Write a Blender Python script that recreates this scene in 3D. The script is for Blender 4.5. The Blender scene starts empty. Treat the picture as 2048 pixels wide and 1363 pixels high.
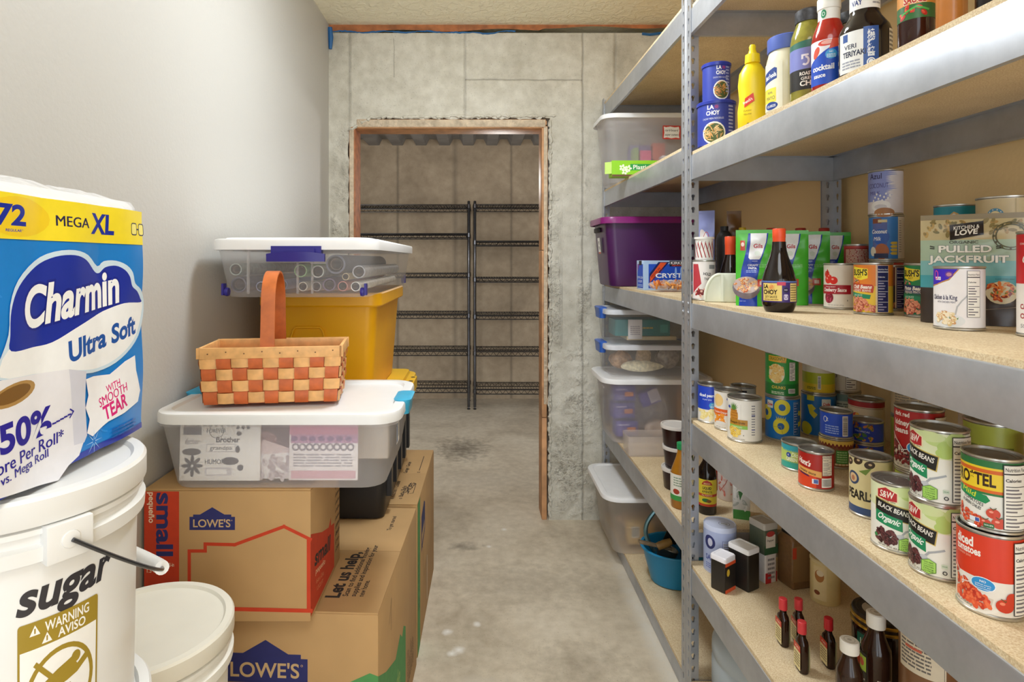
import bpy, bmesh, math, random
from mathutils import Vector, Matrix
from mathutils.geometry import tessellate_polygon
PI = math.pi
COL = bpy.context.scene.collection
RND = random.Random(11)
EYE, FPX, VX, VY = 1.35, 1200.0, 953.0, 520.0     # eye height (m), focal length and principal point of the camera (px)

def at(px, py, z, dy=0.0):
    """the point of the horizontal surface at height z that stands at a photo pixel"""
    Y = (EYE - z) * FPX / (py - VY) + dy
    return ((px - VX) / FPX * Y, Y, z)

# ------------------------------------------------------------------ materials
_mats = {}
def lin(h):
    h = h.lstrip('#'); h = ''.join(c * 2 for c in h) if len(h) == 3 else h
    o = []
    for i in (0, 2, 4):
        c = int(h[i:i+2], 16) / 255
        o.append(c / 12.92 if c <= .04045 else ((c + .055) / 1.055) ** 2.4)
    return (o[0], o[1], o[2], 1)

def M(hexc, rough=.5, metal=0.0, var=.05, scale=30.0, bump=0.0, bscale=200.0, alpha=1.0, spec=.5, trans=0.0):
    key = (hexc, rough, metal, var, scale, bump, bscale, alpha, spec, trans)
    if key in _mats: return _mats[key]
    m = bpy.data.materials.new('surface_' + hexc.lstrip('#')); m.use_nodes = True
    nt = m.node_tree; N = nt.nodes; L = nt.links
    b = N['Principled BSDF']
    c = lin(hexc)
    b.inputs['Roughness'].default_value = rough
    b.inputs['Metallic'].default_value = metal
    b.inputs['Specular IOR Level'].default_value = spec
    if var > 0:
        tc = N.new('ShaderNodeTexCoord'); no = N.new('ShaderNodeTexNoise')
        no.inputs['Scale'].default_value = scale; no.inputs['Detail'].default_value = 2
        L.new(tc.outputs['Object'], no.inputs['Vector'])
        r = N.new('ShaderNodeValToRGB')
        r.color_ramp.elements[0].position = .3; r.color_ramp.elements[1].position = .7
        r.color_ramp.elements[0].color = tuple(x * (1 - var) for x in c[:3]) + (1,)
        r.color_ramp.elements[1].color = tuple(min(1, x * (1 + var)) for x in c[:3]) + (1,)
        L.new(no.outputs['Fac'], r.inputs['Fac']); L.new(r.outputs['Color'], b.inputs['Base Color'])
    else:
        b.inputs['Base Color'].default_value = c
    if bump > 0:
        tc = N.new('ShaderNodeTexCoord'); n2 = N.new('ShaderNodeTexNoise'); n2.inputs['Scale'].default_value = bscale
        n2.inputs['Detail'].default_value = 3
        L.new(tc.outputs['Object'], n2.inputs['Vector'])
        bp = N.new('ShaderNodeBump'); bp.inputs['Strength'].default_value = bump; bp.inputs['Distance'].default_value = .01
        L.new(n2.outputs['Fac'], bp.inputs['Height']); L.new(bp.outputs['Normal'], b.inputs['Normal'])
    if alpha < 1 or trans > 0:
        out = N['Material Output']
        src = b.outputs['BSDF']
        if trans > 0:      # milky plastic: some light passes through the wall
            tl = N.new('ShaderNodeBsdfTranslucent'); tl.inputs['Color'].default_value = c
            mx = N.new('ShaderNodeMixShader'); mx.inputs['Fac'].default_value = trans
            L.new(src, mx.inputs[1]); L.new(tl.outputs['BSDF'], mx.inputs[2]); src = mx.outputs['Shader']
        if alpha < 1:
            tp = N.new('ShaderNodeBsdfTransparent')
            mx = N.new('ShaderNodeMixShader'); mx.inputs['Fac'].default_value = alpha
            L.new(tp.outputs['BSDF'], mx.inputs[1]); L.new(src, mx.inputs[2]); src = mx.outputs['Shader']
        L.new(src, out.inputs['Surface'])
    _mats[key] = m
    return m

def plain(h): return M(h, .42, 0, .02, 60)          # printed paper and film
TIN = lambda: M('#c9c6be', .3, .9, .06, 60)
STEEL = lambda: M('#b9b9ba', .36, .85, .1, 9)
WHITEP = lambda: M('#eeeeec', .4, 0, .02)
CLEAR = lambda: M('#e9e9ee', .28, 0, .03, 12, alpha=.34)
MILKY = lambda: M('#e6e4e6', .35, 0, .03, 12, alpha=.62, trans=.4)

# ------------------------------------------------------------------ flat artwork (label prints) that is wrapped on surfaces
_tc = bpy.data.curves.new('lettering', 'FONT'); _to = bpy.data.objects.new('lettering', _tc)
_tcache = {}
def glyphs(s, bold=0.0, shear=0.0, res=2):
    k = (s, bold, shear, res)
    if k not in _tcache:
        _tc.body = s; _tc.offset = bold; _tc.shear = shear; _tc.resolution_u = res; _tc.size = 1
        me = bpy.data.meshes.new_from_object(_to)
        v = [(p.co.x, p.co.y) for p in me.vertices]; f = [tuple(p.vertices) for p in me.polygons]
        bpy.data.meshes.remove(me)
        _tcache[k] = (v, f)
    return _tcache[k]

class Art:
    """printed shapes in a flat (u, v) plane, metres; every call lies a hair above the one before"""
    STEP = 2.5e-5
    def __init__(s): s.v = []; s.f = []; s.c = []; s.k = 0
    def _add(s, vs, fs, c, lift=None):
        o = len(s.v); l = s.k * s.STEP if lift is None else lift
        s.v += [(x, y, l) for x, y in vs]; s.f += [tuple(i + o for i in f) for f in fs]; s.c += [c] * len(fs)
    def poly(s, pts, c):
        tri = tessellate_polygon([[Vector((x, y, 0)) for x, y in pts]])
        s._add(pts, tri, c); s.k += 1; return s
    def rect(s, u0, v0, u1, v1, c):
        s._add([(u0, v0), (u1, v0), (u1, v1), (u0, v1)], [(0, 1, 2, 3)], c); s.k += 1; return s
    def rrect(s, u0, v0, u1, v1, r, c, n=4):
        p = []
        for cx, cy, a in ((u1 - r, v1 - r, 0), (u0 + r, v1 - r, 90), (u0 + r, v0 + r, 180), (u1 - r, v0 + r, 270)):
            for i in range(n + 1):
                t = math.radians(a + 90 * i / n); p.append((cx + r * math.cos(t), cy + r * math.sin(t)))
        return s.poly(p, c)
    def ell(s, u, v, ru, rv, c, rot=0, n=20):
        cs, sn = math.cos(rot), math.sin(rot)
        p = [(u + ru * math.cos(t) * cs - rv * math.sin(t) * sn, v + ru * math.cos(t) * sn + rv * math.sin(t) * cs)
             for t in (2 * PI * i / n for i in range(n))]
        s._add(p, [tuple(range(n))], c); s.k += 1; return s
    def ring(s, u, v, ru, rv, w, c, n=28, a0=0, a1=2 * PI):
        p = []; f = []
        for i in range(n + 1):
            t = a0 + (a1 - a0) * i / n
            p += [(u + ru * math.cos(t), v + rv * math.sin(t)), (u + (ru - w) * math.cos(t), v + (rv - w) * math.sin(t))]
        for i in range(n): f.append((2 * i, 2 * i + 2, 2 * i + 3, 2 * i + 1))
        s._add(p, f, c); s.k += 1; return s
    def line(s, pts, w, c):
        for a, b in zip(pts, pts[1:]):
            d = Vector((b[0] - a[0], b[1] - a[1])); 
            if d.length < 1e-9: continue
            d.normalize(); n = Vector((-d.y, d.x)) * w / 2; e = d * w / 2
            s._add([(a[0] - e.x - n.x, a[1] - e.y - n.y), (b[0] + e.x - n.x, b[1] + e.y - n.y), (b[0] + e.x + n.x, b[1] + e.y + n.y), (a[0] - e.x + n.x, a[1] - e.y + n.y)], [(0, 1, 2, 3)], c)
            s.k += 1
        return s
    def txt(s, t, u, v, h, c, w=None, al='c', rot=0.0, bold=.012, shear=0.0, outline=None):
        """t with cap height h, its baseline at v; al: c/l/r about u; w fits the width; rot in degrees"""
        twice = 'M' in t and bold > .02; bold = min(bold, 0.0 if 'M' in t else .016 if any(q in t for q in 'NWw') else .034)
        vs, fs = glyphs(t, bold, shear, 6 if h > .015 else 3 if h > .008 else 2)
        if outline: s._outl(t, u, v, h, outline[0], w, al, rot, bold, outline[1], shear)
        if not vs: return s
        x0 = min(p[0] for p in vs); x1 = max(p[0] for p in vs)
        k = h / .69; kx = (w / (x1 - x0)) if w else k
        off = {'c': (x0 + x1) / 2, 'l': x0, 'r': x1}[al]
        r = math.radians(rot); cs, sn = math.cos(r), math.sin(r)
        o = []
        for x, y in vs:
            a = (x - off) * kx; b = y * k
            o.append((u + a * cs - b * sn, v + a * sn + b * cs))
        s._add(o, fs, c); s.k += 1
        if twice:       # a heavier stroke for letters whose fattened outline would cross itself
            d = .03 * kx; s._add([(x + d * cs, y + d * sn) for x, y in o], fs, c); s.k += 1
        return s
    def _outl(s, t, u, v, h, c, w, al, rot, bold, grow, shear):
        """the same letters, fattened, laid under them"""
        vs, fs = glyphs(t, bold, shear, 3); g = glyphs(t, bold + grow, shear, 3)
        if not vs: return
        x0 = min(p[0] for p in vs); x1 = max(p[0] for p in vs); k = h / .69; kx = (w / (x1 - x0)) if w else k
        off = {'c': (x0 + x1) / 2, 'l': x0, 'r': x1}[al]; r = math.radians(rot); cs, sn = math.cos(r), math.sin(r)
        s._add([(u + (x - off) * kx * cs - y * k * sn, v + (x - off) * kx * sn + y * k * cs) for x, y in g[0]], g[1], c); s.k += 1
    def pile(s, u0, v0, u1, v1, n, size, cols, seed=1, asp=.62, inside=None):
        """a heap of beans, noodles, fruit pieces: many small ovals"""
        r = random.Random(seed); base = s.k * s.STEP
        for i in range(n):
            u = r.uniform(u0, u1); v = v0 + (v1 - v0) * (1 - (i + r.random()) / (n + 1))
            if inside and not inside(u, v): continue
            a = r.uniform(0, PI); m = 8; q = size * r.uniform(.75, 1.2)
            for sc, col in ((1.0, r.choice(cols)), (.45, cols[0])):
                du = 0 if sc == 1 else -q * .25; dv = 0 if sc == 1 else q * .22
                p = [(u + du + q * sc * math.cos(t) * math.cos(a) - q * sc * asp * math.sin(t) * math.sin(a), v + dv + q * sc * math.cos(t) * math.sin(a) + q * sc * asp * math.sin(t) * math.cos(a)) for t in (2 * PI * j / m for j in range(m))]
                s._add(p, [tuple(range(m))], col, base + i * 1.2e-5 + (0 if sc == 1 else 6e-6))
        s.k += 2 + int(n * 1.2e-5 / s.STEP); return s
    def nutri(s, u0, v0, u1, v1, bg='#f2efe8', ink='#26232a', head=True, seed=3):
        r = random.Random(seed); W = u1 - u0; H = v1 - v0
        s.rect(u0, v0, u1, v1, ink); e = .03 * W
        s.rect(u0 + e, v0 + e, u1 - e, v1 - e, bg)
        y = v1
        if head:
            s.txt('Nutrition Facts', u0 + .07 * W, v1 - .1 * H, min(.06 * H, .14 * W), ink, w=.86 * W, al='l', bold=.03); y = v1 - .13 * H
            s.rect(u0 + e, y - .02 * H, u1 - e, y, ink)
            s.txt('Calories', u0 + .07 * W, v1 - .26 * H, min(.055 * H, .12 * W), ink, al='l', bold=.03); y = v1 - .3 * H
        base = s.k
        n = 12
        for i in range(n):
            yy = y - (y - v0) * (i + .7) / (n + .5); hh = (y - v0) / n * (.42 if i % 4 else .2)
            s.k = base; s.rect(u0 + .08 * W, yy, u0 + W * (r.uniform(.45, .88) if i % 4 else .93), yy + hh, ink if i % 4 == 0 else '#77737a' if bg > '#8' else '#a9a9c9')
        return s
    def lines(s, u0, v0, u1, v1, n, c, seed=5, fill=.5):
        r = random.Random(seed); k = s.k
        for i in range(n):
            y = v1 - (v1 - v0) * (i + .8) / n; s.k = k
            u = u0
            while u < u1 - .001:
                w = min(u1 - u, (u1 - u0) * r.uniform(.08, .3)); s.rect(u, y, u + w * .86, y + (v1 - v0) / n * fill, c); s.k = k; u += w
        s.k += 1; return s
    def barcode(s, u0, v0, u1, v1, seed=2, vert=False):
        r = random.Random(seed); s.rect(u0, v0, u1, v1, '#f3f1ec'); k = s.k
        a0, a1 = (v0, v1) if vert else (u0, u1)
        m = (a1 - a0) * .07; a = a0 + m
        while a < a1 - m:
            w = (a1 - a0) * r.uniform(.012, .04)
            if vert: s.rect(u0 + (u1 - u0) * .1, a, u1 - (u1 - u0) * .1, a + w, '#1d1b1b')
            else: s.rect(a, v0 + (v1 - v0) * .12, a + w, v1 - (v1 - v0) * .1, '#1d1b1b')
            s.k = k; a += w + (a1 - a0) * r.uniform(.012, .035)
        s.k += 1; return s

def cylmap(r, sx=1.0, sy=1.0):
    return lambda u, v, l: ((r + l) * math.sin(u / r) * sx, -(r + l) * math.cos(u / r) * sy, v)
def planemap(o, U, V):
    o, U, V = Vector(o), Vector(U).normalized(), Vector(V).normalized(); N = U.cross(V)
    return lambda u, v, l: tuple(o + U * u + V * v + N * (l + 2e-4))

# ------------------------------------------------------------------ mesh building
def smooth_loop(pts, n=4):
    o = []; m = len(pts)
    for i in range(m):
        p0, p1, p2, p3 = (Vector(pts[(i + d) % m]) for d in (-1, 0, 1, 2))
        for k in range(n):
            t = k / n; o.append(tuple(.5 * ((2 * p1) + (p2 - p0) * t + (2 * p0 - 5 * p1 + 4 * p2 - p3) * t * t + (3 * p1 - p0 - 3 * p2 + p3) * t ** 3)))
    return o
class MB:
    def __init__(s): s.v = []; s.f = []; s.m = []; s.mats = []
    def mi(s, m):
        if m not in s.mats: s.mats.append(m)
        return s.mats.index(m)
    def add(s, vs, fs, m, xf=None):
        o = len(s.v); i = s.mi(m)
        s.v += [tuple(xf @ Vector(p)) if xf else tuple(p) for p in vs]
        s.f += [tuple(j + o for j in f) for f in fs]; s.m += [i] * len(fs); return s
    def box(s, x0, y0, z0, x1, y1, z1, m, xf=None):
        v = [(x0, y0, z0), (x1, y0, z0), (x1, y1, z0), (x0, y1, z0), (x0, y0, z1), (x1, y0, z1), (x1, y1, z1), (x0, y1, z1)]
        return s.add(v, [(3, 2, 1, 0), (4, 5, 6, 7), (0, 1, 5, 4), (1, 2, 6, 5), (2, 3, 7, 6), (3, 0, 4, 7)], m, xf)
    def loft(s, loops, m, cap0=True, cap1=True, xf=None):
        n = len(loops[0]); v = [p for l in loops for p in l]; f = []
        for k in range(len(loops) - 1):
            for i in range(n):
                j = (i + 1) % n; f.append((k * n + i, k * n + j, (k + 1) * n + j, (k + 1) * n + i))
        if cap0: f.append(tuple(reversed(range(n))))
        if cap1: f.append(tuple((len(loops) - 1) * n + i for i in range(n)))
        return s.add(v, f, m, xf)
    def lathe(s, prof, m, seg=36, sx=1.0, sy=1.0, xf=None, cap0=False, cap1=False):
        loops = [[(max(r, 1e-5) * math.cos(2 * PI * i / seg) * sx, max(r, 1e-5) * math.sin(2 * PI * i / seg) * sy, z) for i in range(seg)] for r, z in prof]
        return s.loft(loops, m, cap0, cap1, xf)
    def tube(s, pts, r, m, seg=8, closed=False, xf=None):
        P = [Vector(p) for p in pts]; n = len(P); loops = []
        up = None
        for i in range(n):
            if closed: d = P[(i + 1) % n] - P[i - 1]
            else: d = P[min(i + 1, n - 1)] - P[max(i - 1, 0)]
            d.normalize()
            if up is None:
                up = Vector((0, 0, 1)) if abs(d.z) < .9 else Vector((1, 0, 0))
            a = (up - d * up.dot(d)).normalized(); up = a; b = d.cross(a)
            rr = r[i] if isinstance(r, (list, tuple)) else r
            loops.append([P[i] + a * rr * math.cos(2 * PI * k / seg) + b * rr * math.sin(2 * PI * k / seg) for k in range(seg)])
        if closed: loops.append(loops[0])
        return s.loft(loops, m, not closed, not closed, xf)
    def prism(s, pts, m, fn0, fn1):
        """outline pts (2D) swept between two placements"""
        return s.loft([[fn0(*p) for p in pts], [fn1(*p) for p in pts]], m)
    def art(s, A, mapf, du=None, dv=None, matf=plain):
        """lay flat artwork on a curved surface: cut along a grid and its diagonals so that every layer shares the same facets"""
        bm = bmesh.new(); cols = []
        vs = [bm.verts.new(p) for p in A.v]
        for f, c in zip(A.f, A.c):
            if c not in cols: cols.append(c)
            try: q = bm.faces.new([vs[i] for i in f])
            except ValueError: continue
            q.material_index = cols.index(c)
        us = [p[0] for p in A.v] or [0]; ws = [p[1] for p in A.v] or [0]
        def cut(co, no):
            bmesh.ops.bisect_plane(bm, geom=bm.verts[:] + bm.edges[:] + bm.faces[:], plane_co=co, plane_no=no, dist=1e-7)
        if du:
            for i in range(math.ceil(min(us) / du), math.floor(max(us) / du) + 1): cut((i * du, 0, 0), (1, 0, 0))
        if dv:
            for i in range(math.ceil(min(ws) / dv), math.floor(max(ws) / dv) + 1): cut((0, i * dv, 0), (0, 1, 0))
            lo, hi = min(us) / du - max(ws) / dv, max(us) / du - min(ws) / dv
            for i in range(math.ceil(lo), math.floor(hi) + 1): cut((i * du, 0, 0), Vector((1 / du, -1 / dv, 0)).normalized())
        def facet(u, v, l):
            if not du: return mapf(u, v, l)
            i = math.floor(u / du + 1e-6); fu = u / du - i
            if not dv:
                a, b = Vector(mapf(i * du, v, l)), Vector(mapf((i + 1) * du, v, l)); return tuple(a.lerp(b, fu))
            j = math.floor(v / dv + 1e-6); fv = v / dv - j
            P = lambda a, b: Vector(mapf((i + a) * du, (j + b) * dv, l))
            if fu > fv: return tuple(P(0, 0) + (P(1, 0) - P(0, 0)) * fu + (P(1, 1) - P(1, 0)) * fv)
            return tuple(P(0, 0) + (P(0, 1) - P(0, 0)) * fv + (P(1, 1) - P(0, 1)) * fu)
        bm.verts.index_update()
        o = len(s.v); s.v += [facet(*v.co) for v in bm.verts]
        idx = [s.mi(matf(c)) for c in cols]
        for f in bm.faces:
            s.f.append(tuple(v.index + o for v in f.verts)); s.m.append(idx[f.material_index])
        bm.free(); return s
    def build(s, name, parent=None, bevel=0.0, bseg=2, smooth=35, loc=None, rot=None):
        me = bpy.data.meshes.new(name); me.from_pydata(s.v, [], s.f)
        for m in s.mats: me.materials.append(m)
        me.polygons.foreach_set('material_index', s.m)
        if bevel > 0:
            bm = bmesh.new(); bm.from_mesh(me)
            ed = [e for e in bm.edges if len(e.link_faces) == 2 and e.calc_face_angle(0) > .5]
            bmesh.ops.bevel(bm, geom=ed, offset=bevel, segments=bseg, affect='EDGES', profile=.5, clamp_overlap=True)
            bm.to_mesh(me); bm.free()
        me.update()
        if smooth:
            me.shade_smooth(); me.set_sharp_from_angle(angle=math.radians(smooth))
        o = bpy.data.objects.new(name, me); COL.objects.link(o)
        if parent is not None: o.parent = parent
        if loc: o.location = loc
        if rot: o.rotation_euler = rot
        return o

def thing(name, label, cat, loc=(0, 0, 0), rz=0.0, group=None, rot=None):
    o = bpy.data.objects.new(name, None); COL.objects.link(o)
    o.empty_display_size = .05
    o.location = loc; o.rotation_euler = rot or (0, 0, rz)
    o['label'] = label; o['category'] = cat
    if group: o['group'] = group
    return o
def tag(o, label, cat, group=None):
    o['label'] = label; o['category'] = cat
    if group: o['group'] = group
    return o
def struct(o, label=None):
    o['kind'] = 'structure'
    if label: o['label'] = label
    return o
def rr(w, d, r, z, n=5, cx=0.0, cy=0.0):
    """rounded rectangle loop"""
    r = min(r, w / 2 - 1e-4, d / 2 - 1e-4); p = []
    for sx, sy, a in ((1, 1, 0), (-1, 1, 90), (-1, -1, 180), (1, -1, 270)):
        for i in range(n + 1):
            t = math.radians(a + 90 * i / n)
            p.append((cx + sx * (w / 2 - r) + r * math.cos(t), cy + sy * (d / 2 - r) + r * math.sin(t), z))
    return p
def face_cam(x, y): return math.atan2(-x, y)      # rotation that turns a thing's front (-Y) towards the camera
# ------------------------------------------------------------------ the room
XL, XR, YB, ZC, YN = -.768, 1.125, 3.12, 2.575, -1.6
def node_mat(name):
    m = bpy.data.materials.new(name); m.use_nodes = True
    return m, m.node_tree.nodes, m.node_tree.links, m.node_tree.nodes['Principled BSDF']

def concrete(name, ca, cb, cc, lines=(), holes=None, scale=2.2, rough=.85, bump=.25, specks=0.0, blotch=()):
    """poured concrete: cloudy tones, fine pores; lines = form-board joints (axis, pos, halfwidth, lo, hi); blotch = stains (x, y, rx, ry, colour)"""
    m, N, L, b = node_mat(name)
    tc = N.new('ShaderNodeTexCoord'); sep = N.new('ShaderNodeSeparateXYZ'); L.new(tc.outputs['Object'], sep.inputs[0])
    def noise(sc, det=4, dist=0.0, ro=.55):
        n = N.new('ShaderNodeTexNoise'); n.inputs['Scale'].default_value = sc; n.inputs['Detail'].default_value = det
        n.inputs['Roughness'].default_value = ro; n.inputs['Distortion'].default_value = dist; L.new(tc.outputs['Object'], n.inputs['Vector']); return n
    def math_(op, a, c=None, clamp=False):
        n = N.new('ShaderNodeMath'); n.operation = op; n.use_clamp = clamp
        for i, x in enumerate((a, c)):
            if x is None: continue
            if isinstance(x, (int, float)): n.inputs[i].default_value = x
            else: L.new(x, n.inputs[i])
        return n.outputs[0]
    def ramp(src, stops):
        r = N.new('ShaderNodeValToRGB'); e = r.color_ramp.elements
        e[0].position, e[0].color = stops[0]; e[1].position, e[1].color = stops[-1]
        for p, c in stops[1:-1]:
            q = e.new(p); q.color = c
        L.new(src, r.inputs['Fac']); return r.outputs['Color']
    def mix(f, a, c, mode='MIX'):
        n = N.new('ShaderNodeMix'); n.data_type = 'RGBA'; n.blend_type = mode
        for i, x in ((0, f), (6, a), (7, c)):
            if isinstance(x, (int, float)): n.inputs[i].default_value = x
            elif isinstance(x, tuple): n.inputs[i].default_value = x
            else: L.new(x, n.inputs[i])
        return n.outputs[2]
    n1 = noise(scale, 6, .6, .62); n2 = noise(scale * 9, 5); n3 = noise(160, 2)
    col = ramp(n1.outputs['Fac'], [(.3, lin(cb)), (.5, lin(ca)), (.68, lin(cc))])
    col = mix(.35, col, ramp(n2.outputs['Fac'], [(.3, lin(cb)), (.7, lin(cc))]))
    pore = ramp(n3.outputs['Fac'], [(.27, (.45, .42, .38, 1)), (.36, (1, 1, 1, 1))])
    col = mix(.6, col, pore, 'MULTIPLY')
    wob = noise(14, 3); height = math_('MULTIPLY', n2.outputs['Fac'], .35)
    height = math_('ADD', height, math_('MULTIPLY', n3.outputs['Fac'], .25))
    for ax, pos, hw, lo, hi, dark in lines:
        A = sep.outputs[ax]; B = sep.outputs[2 if ax == 0 else 0]
        d = math_('ABSOLUTE', math_('SUBTRACT', A, math_('ADD', pos - .006, math_('MULTIPLY', wob.outputs['Fac'], .012))))
        k = math_('SUBTRACT', 1.0, math_('DIVIDE', d, hw), True)
        k = math_('MULTIPLY', k, math_('GREATER_THAN', B, lo)); k = math_('MULTIPLY', k, math_('LESS_THAN', B, hi))
        k = math_('MULTIPLY', k, math_('MULTIPLY_ADD', n2.outputs['Fac'], 1.1, True)) if False else k
        col = mix(math_('MULTIPLY', k, dark), col, lin('#4d473c'))
        height = math_('SUBTRACT', height, math_('MULTIPLY', k, .5))
    for bx, by, rx, ry, c, st in blotch:
        dx = math_('DIVIDE', math_('SUBTRACT', sep.outputs[0], bx), rx); dy = math_('DIVIDE', math_('SUBTRACT', sep.outputs[1], by), ry)
        d = math_('SQRT', math_('ADD', math_('MULTIPLY', dx, dx), math_('MULTIPLY', dy, dy)))
        d = math_('ADD', d, math_('MULTIPLY', math_('SUBTRACT', n2.outputs['Fac'], .5), 1.6))
        k = math_('SUBTRACT', 1.0, d, True)
        col = mix(math_('MULTIPLY', k, st), col, lin(c))
    if specks:
        vo = N.new('ShaderNodeTexVoronoi'); vo.inputs['Scale'].default_value = 9; L.new(tc.outputs['Object'], vo.inputs['Vector'])
        n4 = noise(2.3, 2)
        k = math_('LESS_THAN', math_('ADD', vo.outputs['Distance'], math_('MULTIPLY', n2.outputs['Fac'], .12)), .085 + specks)
        k = math_('MULTIPLY', k, math_('GREATER_THAN', n4.outputs['Fac'], .53))
        col = mix(k, col, lin('#eceae4'))
    if holes:      # honeycombed rough patches: (x0, x1, z0, z1)
        n5 = noise(55, 3, 0, .7); n6 = noise(6, 3)
        tot = None
        for x0, x1, z0, z1 in holes:
            k = math_('SUBTRACT', 1.0, math_('DIVIDE', math_('ABSOLUTE', math_('SUBTRACT', sep.outputs[0], (x0 + x1) / 2)), (x1 - x0) / 2), True)
            q = math_('SUBTRACT', 1.0, math_('DIVIDE', math_('ABSOLUTE', math_('SUBTRACT', sep.outputs[2], (z0 + z1) / 2)), (z1 - z0) / 2), True)
            k = math_('MULTIPLY', k, q); k = math_('MULTIPLY', k, 4, True)
            tot = k if tot is None else math_('MAXIMUM', tot, k)
        gate = math_('MULTIPLY', math_('SUBTRACT', n6.outputs['Fac'], .42), 7, True)
        tot = math_('MULTIPLY', tot, gate)
        pit = ramp(n5.outputs['Fac'], [(.36, (1, 1, 1, 1)), (.5, (0, 0, 0, 1))])
        k = math_('MULTIPLY', tot, pit)
        col = mix(math_('MULTIPLY', k, .45), col, lin('#5f584b'))
        height = math_('ADD', height, math_('MULTIPLY', math_('MULTIPLY', n5.outputs['Fac'], tot), 3.2))
    L.new(col, b.inputs['Base Color']); b.inputs['Roughness'].default_value = rough
    bp = N.new('ShaderNodeBump'); bp.inputs['Strength'].default_value = bump; bp.inputs['Distance'].default_value = .012
    L.new(height, bp.inputs['Height']); L.new(bp.outputs['Normal'], b.inputs['Normal'])
    return m

CONC = concrete('poured_concrete', '#ccc8ba', '#9f998a', '#dedbd0',
    lines=[(0, -.06, .011, 2.06, 2.6, .3), (0, .552, .008, 0, 2.6, .45), (0, -.66, .012, 1.9, 2.6, .3), (2, 2.287, .006, -.06, .55, .4), (0, -.43, .003, 2.3, 2.5, .2), (0, .72, .012, 2.2, 2.6, .3)],
    holes=[(.36, .66, -.1, .95), (.30, .45, .3, 2.05), (.52, .60, .4, 2.0), (-.76, -.62, .9, 2.1)], bump=.55)
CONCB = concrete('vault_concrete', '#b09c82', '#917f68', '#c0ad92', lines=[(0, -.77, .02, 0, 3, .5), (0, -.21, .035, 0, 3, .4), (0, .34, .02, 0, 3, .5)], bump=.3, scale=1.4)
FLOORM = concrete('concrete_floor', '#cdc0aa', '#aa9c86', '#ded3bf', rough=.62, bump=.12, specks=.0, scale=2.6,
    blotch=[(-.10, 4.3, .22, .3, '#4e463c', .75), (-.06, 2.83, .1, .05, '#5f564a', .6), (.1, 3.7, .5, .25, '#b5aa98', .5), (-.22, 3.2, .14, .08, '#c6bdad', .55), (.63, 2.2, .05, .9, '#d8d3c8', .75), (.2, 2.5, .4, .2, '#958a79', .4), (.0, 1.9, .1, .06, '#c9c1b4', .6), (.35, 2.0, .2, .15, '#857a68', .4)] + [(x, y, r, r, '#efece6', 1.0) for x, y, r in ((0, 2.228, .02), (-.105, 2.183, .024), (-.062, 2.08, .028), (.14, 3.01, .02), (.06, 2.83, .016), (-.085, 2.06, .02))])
def paint(name, h, bump=.08, bscale=90):
    return M(h, .55, 0, .015, 1.5, bump=bump, bscale=bscale)
WALLM = paint('wall_paint', '#bcbab5')
WALLR = M('#e6cb98', .6, 0, .02, 2, bump=.06, bscale=90)
def stucco():
    m, N, L, b = node_mat('knockdown_ceiling')
    tc = N.new('ShaderNodeTexCoord'); n = N.new('ShaderNodeTexNoise'); n.inputs['Scale'].default_value = 30; n.inputs['Detail'].default_value = 4; n.inputs['Distortion'].default_value = .8
    L.new(tc.outputs['Object'], n.inputs['Vector'])
    r = N.new('ShaderNodeValToRGB'); r.color_ramp.elements[0].position = .42; r.color_ramp.elements[1].position = .58
    L.new(n.outputs['Fac'], r.inputs['Fac'])
    bp = N.new('ShaderNodeBump'); bp.inputs['Strength'].default_value = .55; bp.inputs['Distance'].default_value = .006
    L.new(r.outputs['Color'], bp.inputs['Height']); L.new(bp.outputs['Normal'], b.inputs['Normal'])
    b.inputs['Base Color'].default_value = lin('#f3ebd0'); b.inputs['Roughness'].default_value = .7
    return m
WOOD = M('#c69468', .6, 0, .25, 14, bump=.2, bscale=60)
WOODP = M('#a9683d', .65, 0, .3, 22, bump=.2, bscale=60)
MORT = M('#c9b8a0', .85, 0, .22, 25, bump=.9, bscale=70)

mb = MB(); mb.box(-2.2, YN, -.1, 2.2, 6.1, 0, FLOORM); struct(mb.build('floor'))
mb = MB(); mb.box(XL - .1, YN, 0, XL, YB, ZC, WALLM); struct(mb.build('wall_left'))
mb = MB(); mb.box(XR, YN, 0, XR + .1, YB, ZC, WALLR); struct(mb.build('wall_right'))
mb = MB(); mb.box(XL - .1, YN, ZC, XR + .1, YB + .15, ZC + .1, stucco()); struct(mb.build('ceiling'))
# back wall with a doorway broken through it: the edge of the break is ragged
T = .15
DX0, DX1, DZ = -.632, .340, 2.036            # clear opening between the timber linings
r_ = random.Random(4)
def ragged(p0, p1, n, amp, nx, nz):
    o = []
    for i in range(n):
        t = i / n; j = r_.uniform(-amp, amp)
        o.append((p0[0] + (p1[0] - p0[0]) * t + nx * j, p0[1] + (p1[1] - p0[1]) * t + nz * j))
    return o
hx0, hx1, hz = DX0 - .032, DX1 + .036, DZ + .052
edge = ragged((hx0, 0), (hx0, hz - .05), 70, .006, 1, 0) + ragged((hx0, hz - .05), (hx0 + .12, hz), 8, .006, 0, 1) + ragged((hx0 + .12, hz), (hx1, hz), 60, .008, 0, 1) + ragged((hx1, hz), (hx1, 0), 80, .007, 1, 0) + [(hx1, 0)]
mb = MB()
zt = ZC - .045
outer = [(XL - .1, 0), (XL - .1, zt), (XR + .1, zt), (XR + .1, 0)]
full = outer + list(reversed(edge))
tri = tessellate_polygon([[Vector((x, z, 0)) for x, z in full]])
mb.add([(x, YB, z) for x, z in full], tri, CONC)
ed = [(x, YB, z) for x, z in edge]; ed2 = [(x * 1.0 - (.004 if x < 0 else -.004), YB + .02, z) for x, z in edge]; ed3 = [(x, YB + T, z) for x, z in edge]
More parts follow.
